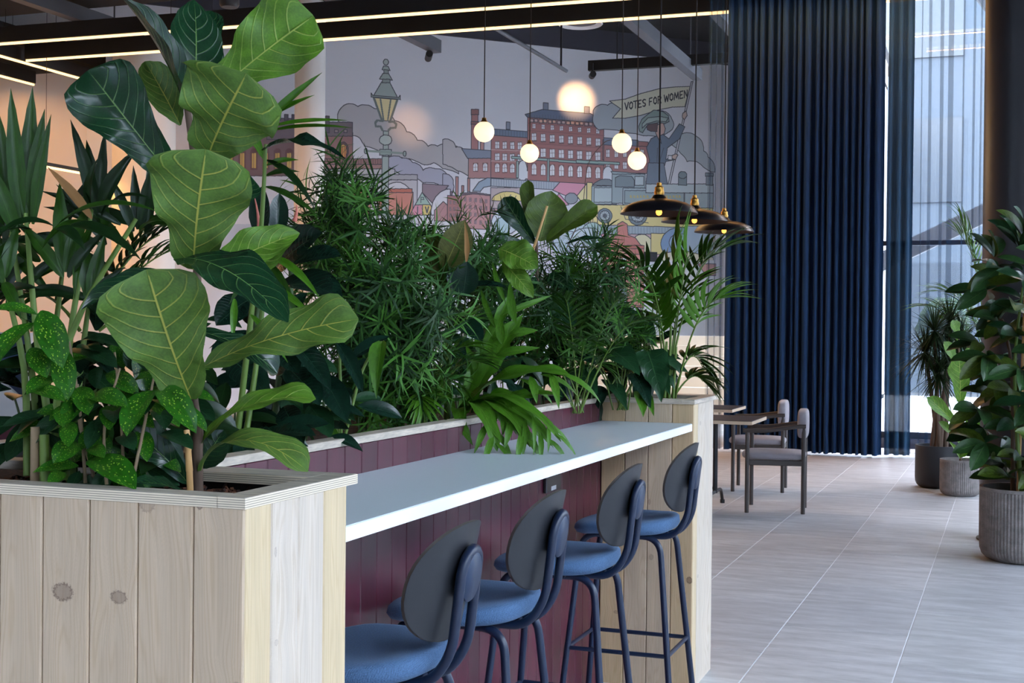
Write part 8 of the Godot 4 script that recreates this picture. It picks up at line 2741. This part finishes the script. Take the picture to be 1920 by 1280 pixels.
	[107, 1, 1746, 501, 1842, 497, 1843, 594, 1747, 597],
	[108, 1, 1655, 590, 1728, 574, 1843, 594, 1843, 617, 1656, 622],
	[109, 1, 1353, 596, 1352, 582, 1352, 569, 1355, 556, 1360, 544, 1368, 532, 1381, 526, 1395, 522, 1409, 520, 1424, 520, 1438, 522, 1449, 531, 1457, 542, 1464, 553, 1468, 565, 1471, 578, 1473, 585, 1475, 592, 1475, 599, 1474, 606, 1471, 613, 1447, 610, 1424, 606, 1400, 603, 1376, 599],
	[110, 1, 1456, 570, 1475, 565, 1488, 545, 1509, 537, 1510, 505, 1526, 496, 1542, 504, 1546, 536, 1571, 544, 1588, 564, 1600, 566, 1602, 753, 1458, 744],
	[111, 1, 1471, 592, 1588, 592, 1590, 746, 1473, 739],
	[112, 1, 1456, 570, 1600, 565, 1600, 575, 1457, 580],
	[112, 1, 1457, 639, 1601, 635, 1601, 644, 1457, 647],
	[113, 0, 1509, 602, 1543, 600, 1543, 639, 1509, 639],
	[52, 0, 1512, 606, 1539, 605, 1540, 635, 1512, 636],
	[113, -1, 1526, 605, 1526, 636],
	[113, -1, 1512, 620, 1540, 620],
	[113, 0, 1511, 690, 1545, 689, 1546, 747, 1512, 747],
	[114, 0, 1515, 696, 1542, 695, 1543, 742, 1515, 742],
	[113, -1, 1528, 696, 1529, 742],
	[113, -1, 1515, 718, 1542, 718],
	[115, 0, 1600, 609, 1860, 601, 1864, 918, 1604, 918],
	[116, 1, 1788, 615, 1852, 613, 1852, 649, 1818, 650],
	[115, 0, 1410, 756, 1545, 754, 1547, 918, 1411, 918],
	[117, 0, 317, 553, 662, 539, 663, 611, 318, 623],
	[118, 0, 663, 626, 1461, 601, 1463, 790, 664, 800],
	[119, 1, 1443, 230, 1434, 223, 1428, 216, 1424, 207, 1423, 197, 1425, 187, 1424, 182, 1424, 177, 1425, 173, 1428, 168, 1432, 164, 1439, 159, 1447, 155, 1455, 153, 1463, 153, 1472, 155, 1480, 149, 1489, 146, 1498, 145, 1507, 146, 1517, 149, 1529, 151, 1541, 152, 1553, 154, 1566, 156, 1578, 158, 1592, 157, 1607, 157, 1621, 157, 1635, 157, 1650, 157, 1661, 158, 1671, 160, 1680, 165, 1687, 172, 1692, 181, 1696, 187, 1698, 193, 1698, 199, 1696, 206, 1692, 212, 1684, 218, 1676, 223, 1667, 228, 1659, 233, 1651, 238, 1640, 236, 1628, 235, 1617, 235, 1606, 236, 1594, 237, 1582, 235, 1570, 233, 1558, 232, 1545, 232, 1533, 232, 1525, 230, 1517, 228, 1509, 227, 1501, 226, 1493, 226, 1483, 226, 1473, 226, 1463, 226, 1453, 228],
	[120, 1, 1693, 258, 1695, 248, 1699, 240, 1706, 234, 1714, 228, 1724, 224, 1735, 219, 1746, 217, 1756, 217, 1767, 220, 1777, 225, 1788, 231, 1796, 238, 1801, 247, 1804, 257, 1804, 269, 1809, 271, 1814, 274, 1817, 277, 1819, 281, 1820, 286, 1831, 293, 1838, 300, 1843, 309, 1845, 319, 1845, 331, 1842, 331, 1840, 331, 1837, 331, 1834, 331, 1831, 332, 1826, 329, 1821, 327, 1815, 324, 1810, 322, 1805, 319, 1800, 315, 1795, 311, 1789, 308, 1784, 305, 1778, 303, 1771, 302, 1765, 302, 1759, 302, 1752, 303, 1746, 305, 1743, 299, 1739, 294, 1735, 290, 1730, 286, 1725, 283, 1719, 277, 1713, 272, 1707, 266, 1700, 262],
	[121, 1, 1478, 142, 1532, 132, 1582, 112, 1649, 91, 1701, 82, 1754, 76, 1736, 139, 1691, 144, 1640, 157, 1583, 177, 1532, 189, 1489, 192, 1516, 162],
	[122, 1, 1758, 61, 1764, 60, 1688, 376, 1681, 376],
	[123, 1, 1620, 244, 1656, 226, 1682, 240, 1718, 192, 1737, 200, 1719, 238, 1677, 268, 1672, 304, 1693, 290, 1704, 302, 1672, 309, 1665, 332, 1679, 377, 1604, 381, 1616, 308, 1605, 272],
	[124, 1, 1665, 314, 1611, 317, 1604, 381, 1679, 377],
	[26, -2, 1643, 270, 1641, 315],
	[26, -2, 1664, 269, 1652, 306],
	[125, 1, 1637, 203, 1661, 192, 1669, 210, 1665, 226, 1651, 233, 1656, 256, 1646, 243, 1635, 225],
	[126, 1, 1604, 205, 1643, 191, 1640, 221, 1620, 222, 1607, 218],
	[127, 1, 1577, 211, 1588, 188, 1609, 171, 1629, 157, 1660, 160, 1679, 170, 1682, 188, 1666, 196, 1650, 193, 1609, 202, 1591, 228, 1581, 225],
	[128, 1, 1589, 202, 1609, 182, 1650, 175, 1679, 178, 1671, 189, 1640, 189, 1604, 201, 1589, 215],
	[129, 1, 1729, 160, 1741, 151, 1745, 165, 1735, 179, 1727, 171],
	[130, 1, 1693, 290, 1706, 284, 1714, 287, 1705, 302, 1694, 299],
	[131, 1, 1679, 290, 1693, 290, 1693, 303, 1680, 304],
	[132, -3, 1530, 144, 1536, 163, 1542, 141],
	[132, -3, 1551, 139, 1546, 146, 1546, 156, 1551, 160, 1556, 153, 1556, 143, 1551, 139],
	[132, -3, 1559, 137, 1572, 134],
	[132, -3, 1566, 136, 1566, 156],
	[132, -3, 1585, 131, 1576, 133, 1576, 154, 1586, 151],
	[132, -3, 1576, 143, 1583, 142],
	[132, -3, 1600, 129, 1595, 128, 1590, 133, 1592, 138, 1599, 140, 1600, 144, 1596, 149, 1591, 148],
	[132, -3, 1622, 121, 1613, 124, 1613, 144],
	[132, -3, 1613, 134, 1620, 132],
	[132, -3, 1632, 118, 1628, 125, 1628, 135, 1633, 139, 1638, 133, 1637, 122, 1632, 118],
	[132, -3, 1643, 137, 1643, 116, 1650, 114, 1653, 118, 1650, 124, 1643, 126],
	[132, -3, 1648, 125, 1653, 134],
	[132, -3, 1664, 110, 1668, 130, 1672, 112, 1676, 128, 1680, 106],
	[132, -3, 1689, 103, 1684, 110, 1684, 120, 1689, 124, 1694, 118, 1694, 107, 1689, 103],
	[132, -3, 1699, 121, 1701, 100, 1707, 115, 1712, 97, 1714, 117],
	[132, -3, 1729, 92, 1719, 95, 1719, 116, 1729, 113],
	[132, -3, 1719, 106, 1726, 103],
	[132, -3, 1734, 112, 1734, 91, 1744, 109, 1744, 88],
	[133, 1, 776, 345, 795, 344, 797, 530, 778, 531],
	[133, 1, 779, 279, 794, 278, 794, 348, 779, 349],
	[134, 1, 769, 330, 803, 328, 803, 344, 769, 346],
	[135, 1, 804, 302, 803, 306, 801, 311, 797, 314, 792, 316, 786, 317, 781, 317, 776, 315, 771, 312, 769, 309, 768, 304, 769, 300, 771, 296, 775, 293, 780, 290, 786, 289, 792, 290, 797, 291, 801, 294, 803, 298],
	[136, -6, 730, 337, 844, 336],
	[134, 1, 734, 336, 733, 339, 733, 341, 732, 342, 731, 344, 729, 344, 728, 344, 727, 343, 726, 341, 725, 339, 725, 337, 725, 335, 726, 332, 727, 331, 728, 330, 729, 329, 731, 329, 732, 330, 733, 332, 733, 334],
	[134, 1, 846, 337, 845, 339, 845, 341, 844, 343, 843, 344, 841, 344, 840, 344, 839, 343, 838, 342, 837, 340, 837, 337, 837, 335, 838, 333, 839, 331, 840, 330, 841, 330, 842, 330, 844, 331, 845, 332, 845, 334],
	[137, -5, 777, 277, 771, 267, 758, 268, 756, 258, 762, 251, 777, 252],
	[137, -5, 794, 276, 801, 269, 814, 268, 817, 258, 809, 251, 796, 253],
	[138, 1, 751, 189, 820, 190, 799, 250, 774, 251],
	[137, -4, 770, 190, 780, 250],
	[137, -4, 800, 190, 792, 249],
	[137, -5, 751, 189, 775, 250],
	[137, -5, 819, 190, 799, 250],
	[139, 1, 774, 144, 797, 145, 820, 184, 751, 183],
	[140, 1, 743, 177, 748, 183, 822, 184, 827, 177, 828, 189, 743, 188],
	[139, 1, 777, 121, 793, 120, 804, 137, 767, 137],
	[140, 1, 775, 137, 797, 135, 797, 145, 775, 147],
	[139, 1, 779, 100, 791, 100, 797, 111, 774, 111],
	[140, 1, 779, 111, 792, 110, 792, 120, 779, 121],
	[141, 1, 793, 88, 792, 91, 791, 93, 790, 95, 787, 97, 785, 97, 783, 97, 780, 96, 779, 94, 778, 92, 777, 90, 778, 87, 779, 85, 780, 83, 782, 81, 785, 81, 787, 81, 789, 82, 791, 84, 792, 86],
]

func fill_poly(img: Image, p: PackedVector2Array, col: Color) -> void:
	var y0 := 1e9
	var y1 := -1e9
	for q in p:
		y0 = min(y0, q.y)
		y1 = max(y1, q.y)
	for y in range(max(0, int(y0)), min(img.get_height() - 1, int(y1)) + 1):
		var xs := []
		var yc := y + 0.5
		for i in p.size():
			var a := p[i]
			var b := p[(i + 1) % p.size()]
			if (a.y <= yc) != (b.y <= yc):
				xs.append(a.x + (yc - a.y) / (b.y - a.y) * (b.x - a.x))
		xs.sort()
		for k in range(0, xs.size() - 1, 2):
			var xa: int = max(0, int(round(xs[k])))
			var xb: int = min(img.get_width(), int(round(xs[k + 1])))
			if xb > xa:
				img.fill_rect(Rect2i(xa, y, xb - xa, 1), col)

func stroke(img: Image, p: PackedVector2Array, closed: bool, w: int, col: Color) -> void:
	for i in p.size() - (0 if closed else 1):
		var a := p[i]
		var b := p[(i + 1) % p.size()]
		var n: int = max(1, int(a.distance_to(b)))
		for k in n + 1:
			var q := a.lerp(b, float(k) / n)
			img.fill_rect(Rect2i(int(q.x - w * 0.5), int(q.y - w * 0.5), w, w), col)

func mural() -> void:
	var w := 2048
	var h := 1034
	var img := Image.create(w, h, false, Image.FORMAT_RGB8)
	img.fill(Color8(214, 215, 221))
	for s in MURAL_SHAPES:
		var p := PackedVector2Array()
		for i in range(2, s.size(), 2):
			p.append(Vector2(s[i], s[i + 1]))
		var k: Array = MURAL_COLOURS[s[0]]
		var c := Color8(k[0], k[1], k[2])
		if s[1] >= 0:
			fill_poly(img, p, c)
			if s[1] == 1:
				stroke(img, p, true, 2, Color8(74, 76, 84))
		else:
			stroke(img, p, false, -s[1], c)
	var m := mat(255, 255, 255, 0.85)
	m.albedo_texture = tex(img)
	var st := mb()
	st.set_smooth_group(-1)
	var s0 := -12.6
	var s1 := 1.4
	quad(st, on_wall(s0, 7.07, 0.004), on_wall(s1, 7.07, 0.004), on_wall(s1, 0.0, 0.004), on_wall(s0, 0.0, 0.004))
	var o := thing("mural", "large wall mural of brick warehouses, lamp post, locomotive and woman with banner", "mural")
	obj("printed_sheet", st, m, o)
	st = mb()
	st.set_smooth_group(-1)
	quad(st, on_wall(s1, 7.07, 0.0), on_wall(s0, 7.07, 0.0), on_wall(s0, 0.0, 0.0), on_wall(s1, 0.0, 0.0))
	for e in [[s0, 0.0, s0, 7.07], [s0, 7.07, s1, 7.07], [s1, 7.07, s1, 0.0], [s1, 0.0, s0, 0.0]]:
		quad(st, on_wall(e[0], e[1], 0.0), on_wall(e[2], e[3], 0.0), on_wall(e[2], e[3], 0.004), on_wall(e[0], e[1], 0.004))
	obj("backing", st, M.plaster, o)

func _ready() -> void:
	camera_and_light()
	M.led = glow(255, 212, 148, 2.4)
	M.bulb = glow(255, 220, 170, 6.0)
	M.globe = glow(255, 236, 196, 1.0)
	M.filament = glow(255, 170, 70, 3.0)
	M.paving = mat(66, 68, 70, 0.9)
	M.bush = mat(40, 70, 40, 0.8)
	make_materials()
	room()
	columns_and_ceiling()
	mural()
	planter()
	counter()
	stools()
	curtains()
	lamps()
	furniture()
	pots()
	plants()
